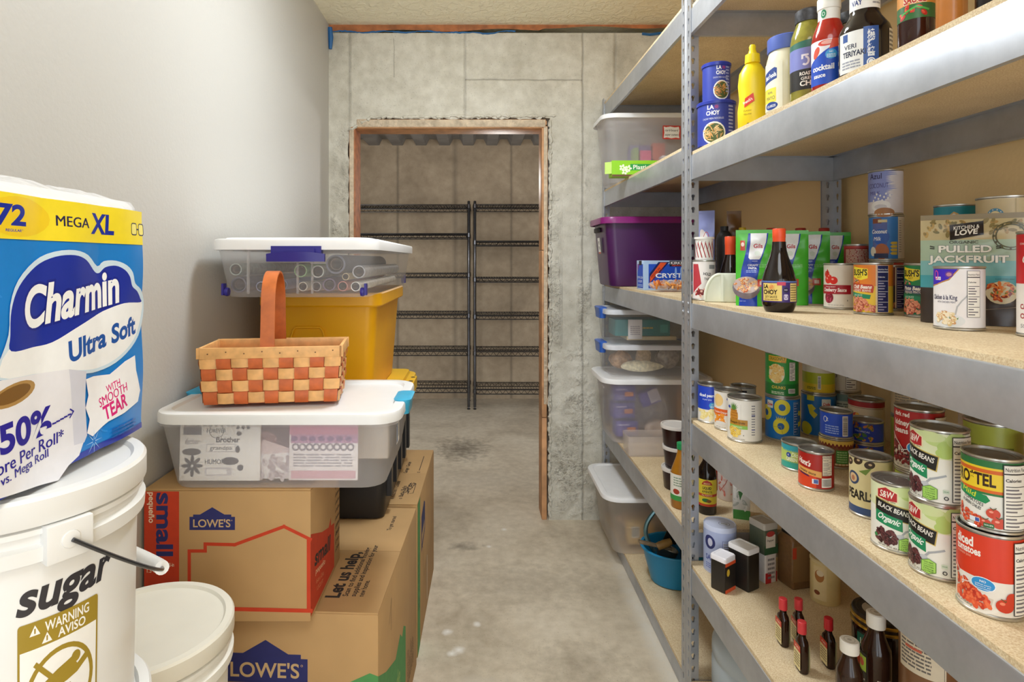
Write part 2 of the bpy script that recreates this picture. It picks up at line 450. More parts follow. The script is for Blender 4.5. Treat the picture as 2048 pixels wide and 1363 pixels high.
n = len(ed)
mb.add(ed + ed2 + ed3, [(i, i + 1, n + i + 1, n + i) for i in range(n - 1)] + [(n + i, n + i + 1, 2 * n + i + 1, 2 * n + i) for i in range(n - 1)], CONC)
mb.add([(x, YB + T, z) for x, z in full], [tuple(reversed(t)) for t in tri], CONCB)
mb.box(XL - .1, YB, zt, XR + .1, YB + T, zt + .001, CONC)
struct(mb.build('wall_back', smooth=0))
# rough ridge of broken concrete around the opening
def ridge(pts, name, w=.012, seed=1):
    r = random.Random(seed); g = MB(); loops = []
    P = []
    for a, b in zip(pts, pts[1:]):
        k = max(1, int((Vector(b) - Vector(a)).length / .012))
        for i in range(k): P.append(Vector(a).lerp(Vector(b), i / k))
    rad = [w * r.uniform(.25, 1.0) for _ in P]
    P = [p + Vector((r.uniform(-.005, .005), 0, r.uniform(-.005, .005))) for p in P]
    g.tube(P, rad, CONC, 6)
    return struct(g.build(name, smooth=0))
ridge([(hx0 - .004, YB - .0, 2.07 - .05), (hx0 + .12, YB, hz + .006), (hx1 + .05, YB, hz + .012)], 'trim_1', .012, 3)
ridge([(hx1 + .006, YB - .0, .02), (hx1 + .008, YB, hz)], 'trim_2', .011, 6)
# timber lining of the doorway, mortar smeared on its face
mb = MB(); mb.box(DX0 - .026, YB + .004, 0, DX0, YB + T, DZ + .02, WOODP); mb.box(DX0 - .030, YB - .002, .9, DX0 - .004, YB + .006, DZ + .0, MORT); jl = struct(mb.build('trim_3', bevel=.002))
mb = MB()
for z0, z1 in ((0, .53), (.533, 1.40), (1.403, DZ + .02)):
    mb.box(DX1, YB + .002, z0, DX1 + .026, YB + T, z1, WOOD)
mb.box(DX1 + .008, YB - .002, .6, DX1 + .03, YB + .006, DZ + .01, MORT)
struct(mb.build('trim_4', bevel=.002))
mb = MB(); mb.box(DX0 - .026, YB + .002, DZ, DX1 + .026, YB + T, DZ + .04, WOOD); mb.box(DX0 + .01, YB - .004, DZ + .004, DX1 + .02, YB + .006, DZ + .045, MORT); struct(mb.build('trim_5', bevel=.002))
# timber plate and blue foam sill seal between wall and ceiling
mb = MB()
pts = []
for i in range(60):
    x = XL + (XR - XL) * i / 59
    pts.append((x, .032 + .006 * math.sin(i * .4) - (.018 if x > .35 else .012 * max(0, x + .3))))
for i in range(59):
    (xa, ha), (xb, hb) = pts[i], pts[i + 1]
    mb.add([(xa, YB + .004, ZC - max(ha, .004)), (xb, YB + .004, ZC - max(hb, .004)), (xb, YB + .004, ZC), (xa, YB + .004, ZC)], [(0, 1, 2, 3)], WOODP)
struct(mb.build('trim_6'))
BLUE = M('#22639f', .5)
mb = MB(); P = []
for i in range(90):
    x = XL + .02 + (.95) * i / 89
    P.append((x, YB - .002, zt + .006 + .004 * math.sin(i * .31) + r_.uniform(-.002, .002) - (.006 if -.1 < x < .1 else 0)))
mb.tube(P, [.002 + .0025 * abs(math.sin(i * .23)) for i in range(90)], BLUE, 6)
mb.tube([(XL + .008, YB - .01, ZC - .02), (XL + .012, YB - .008, ZC - .07), (XL + .01, YB - .006, ZC - .13)], [.012, .014, .008], BLUE, 8)
mb.tube([(.86, YB - .004, zt - .004), (.9, YB - .006, zt - .01), (1.0, YB - .004, zt + .004)], .007, BLUE, 6)
struct(mb.build('trim_7'))

# the dark vault behind the doorway
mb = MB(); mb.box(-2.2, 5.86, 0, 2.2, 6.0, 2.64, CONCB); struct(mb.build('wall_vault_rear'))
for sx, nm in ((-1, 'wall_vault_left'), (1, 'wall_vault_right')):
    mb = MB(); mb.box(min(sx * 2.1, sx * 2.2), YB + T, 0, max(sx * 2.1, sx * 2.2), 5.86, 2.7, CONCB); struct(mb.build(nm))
DECK = M('#8f8c89', .8, .0, .15, 6)
mb = MB(); pro = []
x = -2.2
while x < 2.2:
    for dx, z in ((0, 2.47), (.10, 2.47), (.13, 2.53), (.20, 2.53)): pro.append((x + dx, z))
    x += .23
k = len(pro)
mb.add([(a, YB + T, b) for a, b in pro] + [(a, 6.0, b) for a, b in pro], [(i, i + 1, k + i + 1, k + i) for i in range(k - 1)], DECK)
mb.box(-2.2, YB + T, 2.62, 2.2, 6.0, 2.66, DECK)
struct(mb.build('ceiling_vault', smooth=0))
# ------------------------------------------------------------------ steel shelving with particle-board decks
def particle():
    m, N, L, b = node_mat('particle_board')
    tc = N.new('ShaderNodeTexCoord'); n = N.new('ShaderNodeTexNoise'); n.inputs['Scale'].default_value = 380; n.inputs['Detail'].default_value = 2
    n2 = N.new('ShaderNodeTexNoise'); n2.inputs['Scale'].default_value = 7; n2.inputs['Detail'].default_value = 4
    L.new(tc.outputs['Object'], n.inputs['Vector']); L.new(tc.outputs['Object'], n2.inputs['Vector'])
    r = N.new('ShaderNodeValToRGB'); e = r.color_ramp.elements
    e[0].position, e[0].color = .3, lin('#cdb189'); e[1].position, e[1].color = .68, lin('#ecdcba')
    L.new(n.outputs['Fac'], r.inputs['Fac'])
    r2 = N.new('ShaderNodeValToRGB'); e = r2.color_ramp.elements
    e[0].position, e[0].color = .35, (.86, .84, .8, 1); e[1].position, e[1].color = .65, (1, 1, 1, 1)
    L.new(n2.outputs['Fac'], r2.inputs['Fac'])
    x = N.new('ShaderNodeMix'); x.data_type = 'RGBA'; x.blend_type = 'MULTIPLY'; x.inputs[0].default_value = 1
    L.new(r.outputs['Color'], x.inputs[6]); L.new(r2.outputs['Color'], x.inputs[7]); L.new(x.outputs[2], b.inputs['Base Color'])
    b.inputs['Roughness'].default_value = .75
    return m
BOARD = particle()
def galv():
    m, N, L, b = node_mat('galvanised_steel')
    tc = N.new('ShaderNodeTexCoord'); n = N.new('ShaderNodeTexNoise'); n.inputs['Scale'].default_value = 5; n.inputs['Detail'].default_value = 6; n.inputs['Roughness'].default_value = .65
    L.new(tc.outputs['Object'], n.inputs['Vector'])
    r = N.new('ShaderNodeValToRGB'); e = r.color_ramp.elements
    e[0].position, e[0].color = .3, lin('#a6a9af'); e[1].position, e[1].color = .7, lin('#c6c9cf')
    L.new(n.outputs['Fac'], r.inputs['Fac']); L.new(r.outputs['Color'], b.inputs['Base Color'])
    b.inputs['Metallic'].default_value = .65; b.inputs['Roughness'].default_value = .4
    return m
GALV = galv()
XF, XB = .645, 1.10         # front and rear faces of the shelving

def post_mesh(z1, sx, sy):
    """slotted angle post: corner at the origin, legs along +sx X and +sy Y; keyhole slots punched through"""
    mb = MB(); W, Pt, t = .038, .0381, .0022
    n = int(z1 / Pt)
    hole = [(.0, .0095), (.0045, .0075), (.0058, .003), (.0036, -.002), (.003, -.0095), (-.003, -.0095), (-.0036, -.002), (-.0058, .003), (-.0045, .0075)]
    hole = [hole[i] for i in (8, 0, 1, 2, 3, 4, 5, 6, 7)]
    def leg(fn):
        for k in range(n):
            zc = (k + .5) * Pt; c = W / 2 + .002; H = Pt / 2
            out = [(0, H), (c, H), (W, H), (W, .3 * H), (W, -.3 * H), (W, -H), (0, -H), (0, -.3 * H), (0, .3 * H)]
            inn = [(c + a, b) for a, b in hole]
            ang = lambda p: math.atan2(p[1], p[0] - c)
            m = 9
            F = [fn(a, zc + b, 0) for a, b in out] + [fn(a, zc + b, 0) for a, b in inn]
            B = [fn(a, zc + b, t) for a, b in out] + [fn(a, zc + b, t) for a, b in inn]
            fs = []
            for i in range(m):
                j = (i + 1) % m
                fs.append((i, j, m + j, m + i)); fs.append((2 * m + j, 2 * m + i, 3 * m + i, 3 * m + j)); fs.append((m + i, m + j, 3 * m + j, 3 * m + i))
            fs += [(2, 3, 2 * m + 3, 2 * m + 2), (3, 4, 2 * m + 4, 2 * m + 3), (4, 5, 2 * m + 5, 2 * m + 4)]
            mb.add(F + B, fs, GALV)
    leg(lambda a, z, d: (sx * a, sy * d, z)); leg(lambda a, z, d: (sx * d, sy * a, z))
    # rounded outer corner bead
    mb.tube([(sx * .0012, sy * .0012, 0), (sx * .0012, sy * .0012, n * Pt)], .0022, GALV, 6)
    return mb
BEAM = [(0, -.075), (.011, -.075), (.011, -.072), (.0025, -.072), (.0025, -.003), (.022, -.003), (.022, 0), (.003, .0), (.001, -.0008), (0, -.003)]

def unit(label, y0, y1, levels, top, joint=True):
    u = thing('shelving_unit', label, 'shelves', (0, 0, 0), group='steel shelving units')
    for (x, sx) in ((XF, 1), (XB, -1)):
        for (y, sy) in ((y0, 1), (y1, -1)):
            p = post_mesh(top, sx, sy).build('post', u, smooth=20, loc=(x, y, 0))
            s = MB(); s.box(min(0, sx * .042), min(0, sy * .0405), -.0012, max(0, sx * .042) , max(0, sy * .0405), .0012, GALV)
            s = MB()
            for dz in (-.014, .014):
                for q in ((-sx * .001, sy * .021),):
                    rv = Matrix.Translation((q[0], q[1], 1.205 + dz)); s.lathe([(.005, 0), (.0045, .002), (.0025, .0034), (0, .0038)], GALV, 12, xf=rv @ Matrix.Rotation(-sx * PI / 2, 4, 'Y'))
            s.build('rivet', p)
    for z in levels:
        h = min(.075, z - .002)
        B = [(a, max(b, -h)) for a, b in BEAM]
        for x, sx in ((XF + .003, 1), (XB - .003, -1)):
            mb = MB(); mb.prism(B, GALV, lambda a, b: (x + sx * a, y0 + .004, z + b), lambda a, b: (x + sx * a, y1 - .004, z + b)); mb.build('side_beam', u)
        for y, sy in ((y0 + .004, 1), (y1 - .004, -1)):
            mb = MB(); mb.prism(B, GALV, lambda a, b: (XF + .006, y + sy * a, z + b), lambda a, b: (XB - .006, y + sy * a, z + b)); mb.build('end_beam', u)
        mb = MB(); mb.box(XF + .006, y0 + .007, z - .002, XB - .006, y1 - .007, z + .0095, BOARD); mb.build('deck_board', u)
    return u
YP = 1.848
S1, S2R, S2L, S3, S4R, S4L, S5R, S5L = 2.14, 1.668, 1.697, 1.2205, .858, .508, .42, .052
D = .0102                       # deck surface above the beam lip
unit('galvanised steel shelving unit at the far end, beside the doorway', YP + .002, 3.075, [S1, S2L, S3, S4L, S5L], 2.20)
unit('galvanised steel shelving unit nearest the camera, crowded with canned food', .625, YP - .002, [S1 - .03, S2R, S3, S4R, S5R, S5L], 2.20)

# ------------------------------------------------------------------ black wire racks in the vault
BLK = M('#5c5c60', .2, .9, .1, 30)
def wire_rack(label, x0, x1, levels, top, y0=5.42, y1=5.78):
    u = thing('wire_rack', label, 'rack', ((x0 + x1) / 2, (y0 + y1) / 2, 0), group='black wire racks')
    cx, cy = (x0 + x1) / 2, (y0 + y1) / 2; w = (x1 - x0) / 2; d = (y1 - y0) / 2
    for sx in (-1, 1):
        for sy in (-1, 1):
            mb = MB(); px, py = sx * (w - .015), sy * (d - .015)
            mb.lathe([(.004, .02), (.0128, .022), (.0128, top), (.009, top + .006), (0, top + .006)], BLK, 10, xf=Matrix.Translation((px, py, 0)))
            for k in range(1, 18): mb.lathe([(.0128, k * .105), (.0122, k * .105 + .002), (.0128, k * .105 + .004)], BLK, 10, xf=Matrix.Translation((px, py, 0)))
            p = mb.build('post', u)
            mb = MB(); mb.lathe([(0, 0), (.014, 0), (.016, .006), (.008, .012), (.006, .024)], BLK, 10, xf=Matrix.Translation((px, py, 0))); mb.build('foot', p)
    for z in levels:
        mb = MB(); a, b = w - .015, d - .015
        for y in (-b, b):
            for dz in (0, -.038): mb.tube([(-a, y, z + dz), (a, y, z + dz)], .0048, BLK, 5)
            zig = []; k = 0; x = -a
            while x <= a: zig.append((x, y, z - (.038 if k % 2 else 0))); k += 1; x += .028
            mb.tube(zig, .0034, BLK, 4)
        for x in (-a, a):
            for dz in (0, -.038): mb.tube([(x, -b, z + dz), (x, b, z + dz)], .0036, BLK, 5)
        for y in (-.12, 0, .12): mb.tube([(-a, y, z - .004), (a, y, z - .004)], .003, BLK, 4)
        x = -a + .024
        while x < a: mb.tube([(x, -b, z + .003), (x, b, z + .003)], .0029, BLK, 4); x += .0245
        for sx in (-1, 1):
            for sy in (-1, 1): mb.lathe([(.0135, -.034), (.018, -.03), (.0165, .006), (.0135, .008)], BLK, 10, xf=Matrix.Translation((sx * a, sy * b, z)))
        mb.build('wire_shelf', u)
    return u
zr = lambda y: EYE + (VY - y) / FPX * 5.44
wire_rack('black wire rack left of the gap, seen through the doorway', -1.30, -.055, [zr(y) for y in (409.5, 467, 547, 628, 702, 776)], zr(403))
wire_rack('black wire rack right of the gap, seen through the doorway', -.030, 1.2, [zr(y) for y in (409, 482, 556, 630, 703, 779)], zr(403))
# ------------------------------------------------------------------ storage tubs, buckets, cartons, basket and pack on the left
def tub_body(w, d, h, taper, r, t, m, steps=((0, 0),)):
    """open tub: outer and inner skin; (w, d) at the rim, narrower by taper at the base"""
    mb = MB(); L = []
    b = 1 - taper
    L.append(rr(w * b - .02, d * b - .02, r, 0)); L.append(rr(w * b - .006, d * b - .006, r, .002)); L.append(rr(w * b, d * b, r, .010))
    for k in range(1, 5):
        q = k / 5; L.append(rr(w * (b + taper * q), d * (b + taper * q), r, .010 + (h - .022) * q))
    L.append(rr(w, d, r, h - .012)); L.append(rr(w + .012, d + .012, r, h - .011)); L.append(rr(w + .012, d + .012, r, h)); L.append(rr(w - 2 * t, d - 2 * t, r, h)); L.append(rr(w - 2 * t, d - 2 * t, r, h - .012))
    mb.loft(L, m, True, False); return mb
def lid_mesh(w, d, r, m, over=.016, thick=.022, panel=.0, crown=.0):
    mb = MB(); L = []
    W, Dp = w + 2 * over, d + 2 * over
    L.append(rr(W - .006, Dp - .006, r + over, -thick)); L.append(rr(W, Dp, r + over, -thick)); L.append(rr(W, Dp, r + over, -.006)); L.append(rr(W - .004, Dp - .004, r + over, -.0015)); L.append(rr(W - .012, Dp - .012, r + over, 0))
    L.append(rr(W - .05, Dp - .05, r, 0)); L.append(rr(W - .058, Dp - .058, r, -.006 if panel == 0 else panel)); 
    if crown: L.append(rr(W - .14, Dp - .14, r, crown))
    mb.loft(L, m, False, True)
    mb.loft([rr(W - .006, Dp - .006, r + over, -thick), rr(W - .01, Dp - .01, r + over, -.004), rr(W - .06, Dp - .06, r, -.0045 - .006)], m, False, True)
    return mb

# ---- big cartons on the floor
CARD = M('#b89362', .8, 0, .05, 9); CARDD = M('#a5865b', .8, 0, .05, 9)
RED, NAVY, GREEN, INK = '#c23a17', '#262a66', '#4f9150', '#2b2422'
def shop_logo(A, u, v, w):
    """blue gabled sign with pale lettering"""
    h = w * .5
    A.poly([(u - w / 2, v), (u + w / 2, v), (u + w / 2, v + h * .58), (u + w * .42, v + h * .58), (u + w * .42, v + h * .68), (u + w * .27, v + h * .68), (u, v + h), (u - w * .27, v + h * .68), (u - w * .42, v + h * .68), (u - w * .42, v + h * .58), (u - w / 2, v + h * .58)], NAVY)
    A.txt("LOWE'S", u - .01 * w, v + h * .13, h * .33, '#c9a978', w=w * .82, bold=.035)
    A.ring(u + w * .43, v + h * .42, w * .014, w * .014, w * .005, '#c9a978', 12)
def carton(label, w, d, h, loc, rz, front=None, right=None, top=None, name='cardboard_box', group='moving boxes'):
    c = thing(name, label, 'box', loc, rz, group)
    mb = MB(); mb.box(-w / 2, -d / 2, 0, w / 2, d / 2, h - .004, CARD)
    b = mb.build('carton_body', c, bevel=.003)
    pm = lambda x: M(x, .75, 0, .06, 40)
    if front or right:
        mb = MB()
        if front: mb.art(front, planemap((-w / 2, -d / 2, 0), (1, 0, 0), (0, 0, 1)), matf=pm)
        if right: mb.art(right, planemap((w / 2, -d / 2, 0), (0, 1, 0), (0, 0, 1)), matf=pm)
        mb.build('print', b, smooth=0)
    for s, q in ((-1, 0), (1, 1)):      # the two flaps that meet in the middle
        mb = MB(); y0, y1 = (-d / 2 + .002, -.0012) if s < 0 else (.0012, d / 2 - .002)
        mb.box(-w / 2 + .001, y0, h - .004, w / 2 - .001, y1, h, CARD)
        if top and q == 0: mb.art(top, planemap((-w / 2, -d / 2, h), (1, 0, 0), (0, 1, 0)), matf=pm)
        mb.build('top_flap', c, bevel=.001)
    return c
BW, BD, BH = .51, .60, .523
CH = ['Living Room / Sala', 'Kitchen / Cocina', 'Bath / Baño', 'Bedroom / Cuarto', 'Office / Oficina', 'Garage / Garaje', 'Other / Otro']
# near carton
def cen(c, w, d, a): return (c[0] - (w / 2 * math.cos(a) + d / 2 * math.sin(a)), c[1] - (w / 2 * math.sin(a) - d / 2 * math.cos(a)), 0)
F = Art(); shop_logo(F, .241, .352, .202)
F.poly([(.40, .34), (.49, .383), (.51, .376), (.51, .15), (.40, .15)], GREEN)
Rt = Art(); Rt.poly([(0, .1), (0, .376), (.09, .325), (.22, .27), (.29, .295), (.32, .268), (.345, .285), (.38, .262), (.38, .1)], GREEN)
Rt.txt('grande', .20, .175, .05, '#8fae5c', rot=-8, w=.17)
for i, s in enumerate(CH): Rt.txt(s, .42 + .018 * i, .06, .010, INK, rot=90, al='l')
Rt.line([(.13, .42), (.16, .47), (.155, .39)], .002, INK)
Tp = Art()
Tp.txt('Let us help,', .399, .06, .034, INK, rot=90, al='l', w=.23, bold=.045)
for i, s in enumerate(('Scan to find additional moving', 'supplies and inspiration for your', 'new home.')):
    Tp.txt(s, .419 + .0195 * i, .068, .0135, INK, rot=90, al='l', bold=.02, w=(.25, .265, .075)[i])
Tp.txt('To get started', .455, .43, .012, INK, rot=90, al='l')
carton('large open-seamed cardboard box on the floor beneath the small red-printed box', BW, BD, BH, cen((-.23, 1.405), BW, BD, -.050), -.050, F, Rt, Tp)
# far carton: green strip down its near edge
Rt = Art(); Rt.rect(.002, .0, .075, BH - .004, GREEN)
Rt.txt('grande', .05, .14, .04, '#3c6f42', rot=90, al='l', w=.2)
k = Art(); shop_logo(Rt, .17, .36, .001)
Rt.poly([(.115, .30), (.23, .34), (.23, .44), (.20, .455), (.115, .43)], NAVY); Rt.poly([(.13, .325), (.215, .35), (.215, .38), (.13, .36)], '#b99a6c')
Rt.line([(.09, .42), (.12, .33), (.16, .30), (.19, .18), (.3, .2)], .002, INK)
Rt.rect(.3, .03, .315, .2, '#d8cdb8')
Tp = Art()
for i, s in enumerate(('Living Room / Sala', 'Kitchen / Cocina', 'Bath / Baño')):
    Tp.ring(.345 + .03 * i, .052, .005, .005, .002, INK, 12); Tp.txt(s, .35 + .03 * i, .068, .015, INK, rot=90, al='l', bold=.015)
for i, s in enumerate(('Bedroom / Cuarto', 'Garage / Garaje')): Tp.txt(s, .36 + .032 * i, .30, .014, INK, rot=90, al='l', bold=.015)
Tp.line([(.425, .09), (.418, .15), (.424, .2)], .002, INK); Tp.line([(.43, .095), (.442, .1), (.442, .19), (.43, .2)], .002, INK)
Tp.txt('SHOES', .425, .10, .022, INK, rot=80, al='l', bold=.01)
Tp.ring(.437, .31, .006, .006, .002, INK, 12); Tp.line([(.437, .33), (.437, .5)], .0025, INK)
carton('large cardboard box with a green strip, on the floor under the black tote', BW - .04, BD - .01, BH - .002, cen((-.200, 2.036), BW - .04, BD - .01, -.022), -.022, None, Rt, Tp)
# small carton
SW, SD, SH = .382, .29, .303
F = Art(); fx = lambda x: (x - 45) / 670 * SW; fz = lambda y: SH * (1 - (y - 530) / 570)
F.rect(0.001, 0, fx(187), SH - .005, RED)
F.txt('small', fx(98), fz(545), .036, NAVY, rot=-90, al='l', w=.145, bold=.03)
F.txt('pequeño', fx(66), fz(543), .013, '#e9d3b4', rot=-90, al='l', w=.07, bold=.02)
F.txt('16-in x 12-in x 12-in', fx(58), fz(862), .0085, '#e9d3b4', al='l', w=.062); F.txt('1.3 CU FT', fx(58), fz(888), .0098, '#e9d3b4', al='l', w=.044)
shop_logo(F, fx(320), fz(705), .104)
P = [(fx(a), fz(b)) for a, b in ((228, 1040), (228, 795), (292, 795), (292, 765), (410, 768), (608, 690), (713, 745))]
F.line(P, .0075, RED); F.line([(fx(228), fz(1040)), (SW, fz(1052))], .009, RED); F.rect(SW - .009, fz(1055), SW, fz(740), RED)
Rt = Art(); gx = lambda x: (x - 718) / 180 * SD
Rt.poly([(0, .012), (0, .2), (.10, .16), (.165, .142), (.19, .158), (.19, .136), (.225, .128), (.225, .012)], RED)
Rt.txt('small', .105, .095, .036, INK, rot=-12, w=.15, bold=.03); Rt.txt('pequeño', .085, .078, .013, '#e7bf9a', rot=-12, w=.09)
for i in range(2): Rt.txt(('16-in x 12-in', '1.3 CU FT')[i], .08, .055 - .018 * i, .010, '#d98b60', rot=-12)
for i, s in enumerate(['FRAGILE', 'Bedroom', 'Family Room', 'Dining Room', 'Basement', 'Kitchen', 'Bath', 'Misc', 'Other']):
    Rt.ring(.238, .215 - .021 * i, .0035, .0035, .0012, INK, 10); Rt.txt(s, .244, .212 - .021 * i, .009, INK, al='l', w=.04)
carton('small cardboard box with red strip reading small, under the bin of stamps', SW, SD, SH, (-.383 - SW / 2 + .004, 1.372 + SD / 2, BH + .0006), .0, F, Rt, None)

# ---- bin of stamp sheets
def sheet(name, label, cat, w, h, loc, A, base='#efedea', rz=0, tilt=0, t=.006, group=None):
    s = thing(name, label, cat, loc, rz, group, rot=(tilt, 0, rz))
    mb = MB(); mb.box(-w / 2, 0, 0, w / 2, t, h, plain(base)); mb.build('sheet_body', s, bevel=.0008)
    if A: mb = MB(); mb.art(A, planemap((-w / 2, 0, 0), (1, 0, 0), (0, 0, 1))); mb.build('print', s, smooth=0)
    return s
BX0, BX1, BY0, BY1, BZ = -.738, -.176, 1.345, 1.735, BH + SH + .0014
FROST = M('#ecebee', .3, 0, .03, 14, alpha=.3, trans=.5)
FROSTD = M('#dcdce0', .3, 0, .03, 14, alpha=.42)
bw, bd = BX1 - BX0, BY1 - BY0; bcx, bcy = (BX0 + BX1) / 2, (BY0 + BY1) / 2
u = thing('storage_bin', 'clear under-bed bin of rubber stamps with white lid, beneath the basket', 'storage bin', (bcx, bcy, BZ))
tub_body(bw - .02, bd - .02, .158, .09, .05, .003, FROST).build('bin_body', u)
lid_mesh(bw - .02, bd - .02, .05, M('#e6e6e5', .32, 0, .01), .012, .024).build('bin_lid', u, loc=(0, 0, .178))
for sx in (-1, 1):
    mb = MB(); mb.loft([rr(.03, .09, .014, -.032), rr(.032, .10, .015, -.018), rr(.04, .11, .016, 0), rr(.044, .11, .016, .005), rr(.03, .085, .012, .007)], M('#37a7cf', .35)); mb.build('latch', u, loc=(sx * (bw / 2 - .006), -.02 if sx > 0 else .06, .176), smooth=50)
mb = MB(); A = Art(); A.rrect(0, 0, .05, .055, .003, '#f2f0ee').rect(.004, .004, .02, .05, '#3a6fa8').barcode(.026, .01, .046, .045, vert=True)
mb.art(A, planemap((0, 0, 0), (0, 1, 0), (0, 0, 1))); mb.build('price_sticker', u, loc=(bw / 2 - .0135, -.12, .085))
GREY = '#55525c'
A = Art(); w, h = .19, .135
A.rect(.008, .105, .05, .125, '#76737d').txt('FOREVER', .085, .110, .009, GREY, w=.045).ring(.085, .114, .017, .017, .0012, GREY).txt('Brother', .112, .088, .012, GREY, w=.055, bold=.03)
A.txt('father', .03, .084, .012, '#a09da5', shear=.4, w=.036).rect(.062, .066, .13, .084, '#b9b6bd').rect(.0635, .0675, .1285, .0825, '#efedea').txt('grandpa', .096, .071, .009, GREY, w=.052)
A.ell(.028, .066, .022, .008, GREY).ell(.118, .045, .02, .009, GREY).txt('HUMOR', .082, .038, .011, GREY, w=.045, bold=.03).rect(.06, .012, .122, .03, '#cfccd2').rect(.064, .015, .11, .026, '#f6f5f4')
for k in range(8): A.ell(.03 + .014 * math.cos(k * PI / 4), .034 + .014 * math.sin(k * PI / 4), .011, .004, GREY, rot=k * PI / 4)
for k in range(9): A.ell(.014 + .014 * k, .129, .004, .0035, GREY, rot=k)
for k in range(3): A.ell(.135 + .012 * k, .122, .004, .004, GREY)
A.ell(.138, .108, .006, .005, GREY).ell(.142, .03, .007, .007, GREY).ell(.135, .072, .005, .008, GREY)
sheet('stamp_sheet', 'sheet of grey word stamps reading Brother and grandpa, left in the bin', 'stamps', .187, h, (BX0 + .142, BY0 + .045, BZ + .012), A, '#eeecea', 0, -.05)
A = Art(); A.rect(0, .06, .1, .135, '#7a6a70').ell(.04, .09, .03, .02, '#9c7f82').poly([(.0, .055), (.04, .09), (.1, .07), (.1, .06)], '#d8c5c6').pile(.0, .0, .1, .05, 40, .01, ['#b3a4a8', '#cfc4c6'], 3)
sheet('stamp_sheet', 'dark photo stamp sheet in the middle of the clear bin', 'stamps', .10, .135, (BX0 + .250, BY0 + .058, BZ + .012), A, '#e8e4e4', 0, -.05)
A = Art(); A.rect(0, .105, .16, .135, '#c988a0').rect(.004, .085, .16, .105, '#b98fae')
for k in range(9): A.ring(.015 + .016 * k, .076, .009, .009, .004, '#8e8890', 12)
A.lines(.01, .03, .15, .062, 5, '#a9a4aa').rect(.005, .004, .155, .022, '#d3a6b0')
for k in range(7): A.ell(.012 + .021 * k, .095, .008, .006, '#8a6f92')
sheet('stamp_sheet', 'pink and purple border stamp sheet at the right of the clear bin', 'stamps', .16, .137, (BX0 + .382, BY0 + .048, BZ + .012), A, '#ece6e6', 0, -.05)
for i in range(3):
    sheet('stamp_sheet', ('pale stamp sheets filed behind the dark photo sheet', 'white stamp sheets filed behind the word stamps', 'cream stamp sheets filed at the right end of the clear bin')[i], 'stamps', (.2, .2, .10)[i], .125, (BX0 + (.33, .17, .46)[i], BY0 + (.10, .16, .20)[i], BZ + .012), None, ('#dcd2d0', '#e2dfdd', '#d9cfc4')[i], 0, -.08, .03)

# ---- black tote with yellow lid, yellow tote on it
BT0 = BH + .0010
tw, td, th = .45, .66, .345
tcx, tcy = -.495, 1.88 + td / 2
BLKP = M('#1d1d1f', .38, 0, .1, 5)
YEL = M('#f0b008', .42, 0, .04, 5); YELD = M('#e6b822', .45, 0, .05, 6)
u = thing('storage_tote', 'black tough tote with yellow lid, standing on the large boxes', 'tote', (tcx, tcy, BT0))
mb = tub_body(tw - .02, td - .02, th, .07, .03, .004, BLKP)
for k in range(5): mb.box(tw / 2 - .028, -.26 + k * .125, .06, tw / 2 - .006, -.225 + k * .125, th - .02, BLKP)
mb.build('tote_body', u)
mb = lid_mesh(tw - .02, td - .02, .03, YELD, .028, .03, .012)
mb.box(tw / 2 + .0, -.10, -.03, tw / 2 + .035, .16, .012, YELD)
mb.build('tote_lid', u, loc=(0, 0, th + .012), bevel=0)
mb = MB()
for y in (-.07, .06, .135): mb.lathe([(0, .0128), (.009, .0128)], M('#3c3014', .6), 12, xf=Matrix.Translation((tw / 2 + .022, y, th + .012)))
mb.build('lash_hole', u)
yw, yd, yh = .385, .60, .352
YZ = BT0 + th + .0128
u = thing('storage_tote', 'yellow plastic tote under the clear bin of wrapping paper', 'tote', (-.503, 1.915 + yd / 2, YZ + .012))
mb = tub_body(yw - .02, yd - .02, yh, .12, .035, .004, YEL)
# moulded handle recess on the front: an arched raised bead
bead = []
for i in range(13):
    t = PI * i / 12; bead.append((-.04 - .055 * math.cos(t) * (1 if abs(math.cos(t)) < .8 else 1.0), -(yd - .02) / 2 + .012 - .004, .19 + .05 * min(1, 1.6 * math.sin(t))))
mb.tube(bead, .004, YEL, 6)
mb.build('tote_body', u)
mb = MB(); mb.loft([rr(yw + .004, yd + .004, .04, yh - .045), rr(yw + .012, yd + .012, .04, yh - .04), rr(yw + .012, yd + .012, .04, yh - .004), rr(yw + .004, yd + .004, .04, yh), rr(yw - .03, yd - .03, .03, yh)], YEL, False, False); mb.build('tote_rim', u)

# ---- clear bin of gift-wrap rolls
WZ = YZ + .0125 + yh
ww, wd, wh = .462, .95, .162
wcx, wcy = -.499, 1.62 + wd / 2
FILM = M('#f0f0f2', .25, 0, .02, 10, alpha=.28, trans=.4)
u = thing('storage_bin', 'long clear bin of gift-wrap rolls with white lid, on the yellow tote', 'storage bin', (wcx, wcy, WZ))
mb = tub_body(ww - .03, wd - .03, wh - .02, .07, .04, .003, FILM)
for x in (-.125, .01, .05): mb.box(x - .002, -(wd - .03) / 2 - .0, .012, x + .002, -(wd - .03) / 2 + .012, wh - .03, FILM)
mb.build('bin_body', u)
lid_mesh(ww - .03, wd - .03, .04, M('#f4f4f4', .35, 0, .01, alpha=.9), .014, .03, .004).build('bin_lid', u, loc=(0, 0, wh))
PUR = M('#2c2383', .35)
mb = MB(); y = -wd / 2
mb.loft([[(x, y - .012 - .018 * (1 - (x / .052) ** 2) * (0 if z > .1 else 1) + (.03 if q else 0), z) for x, z in ((-.052, .112), (.052, .112), (.052, .135), (-.052, .135))] for q in (0, 1)], PUR)
mb.box(-.068, y - .002, .122, .068, y + .02, .142, PUR)
L_ = []
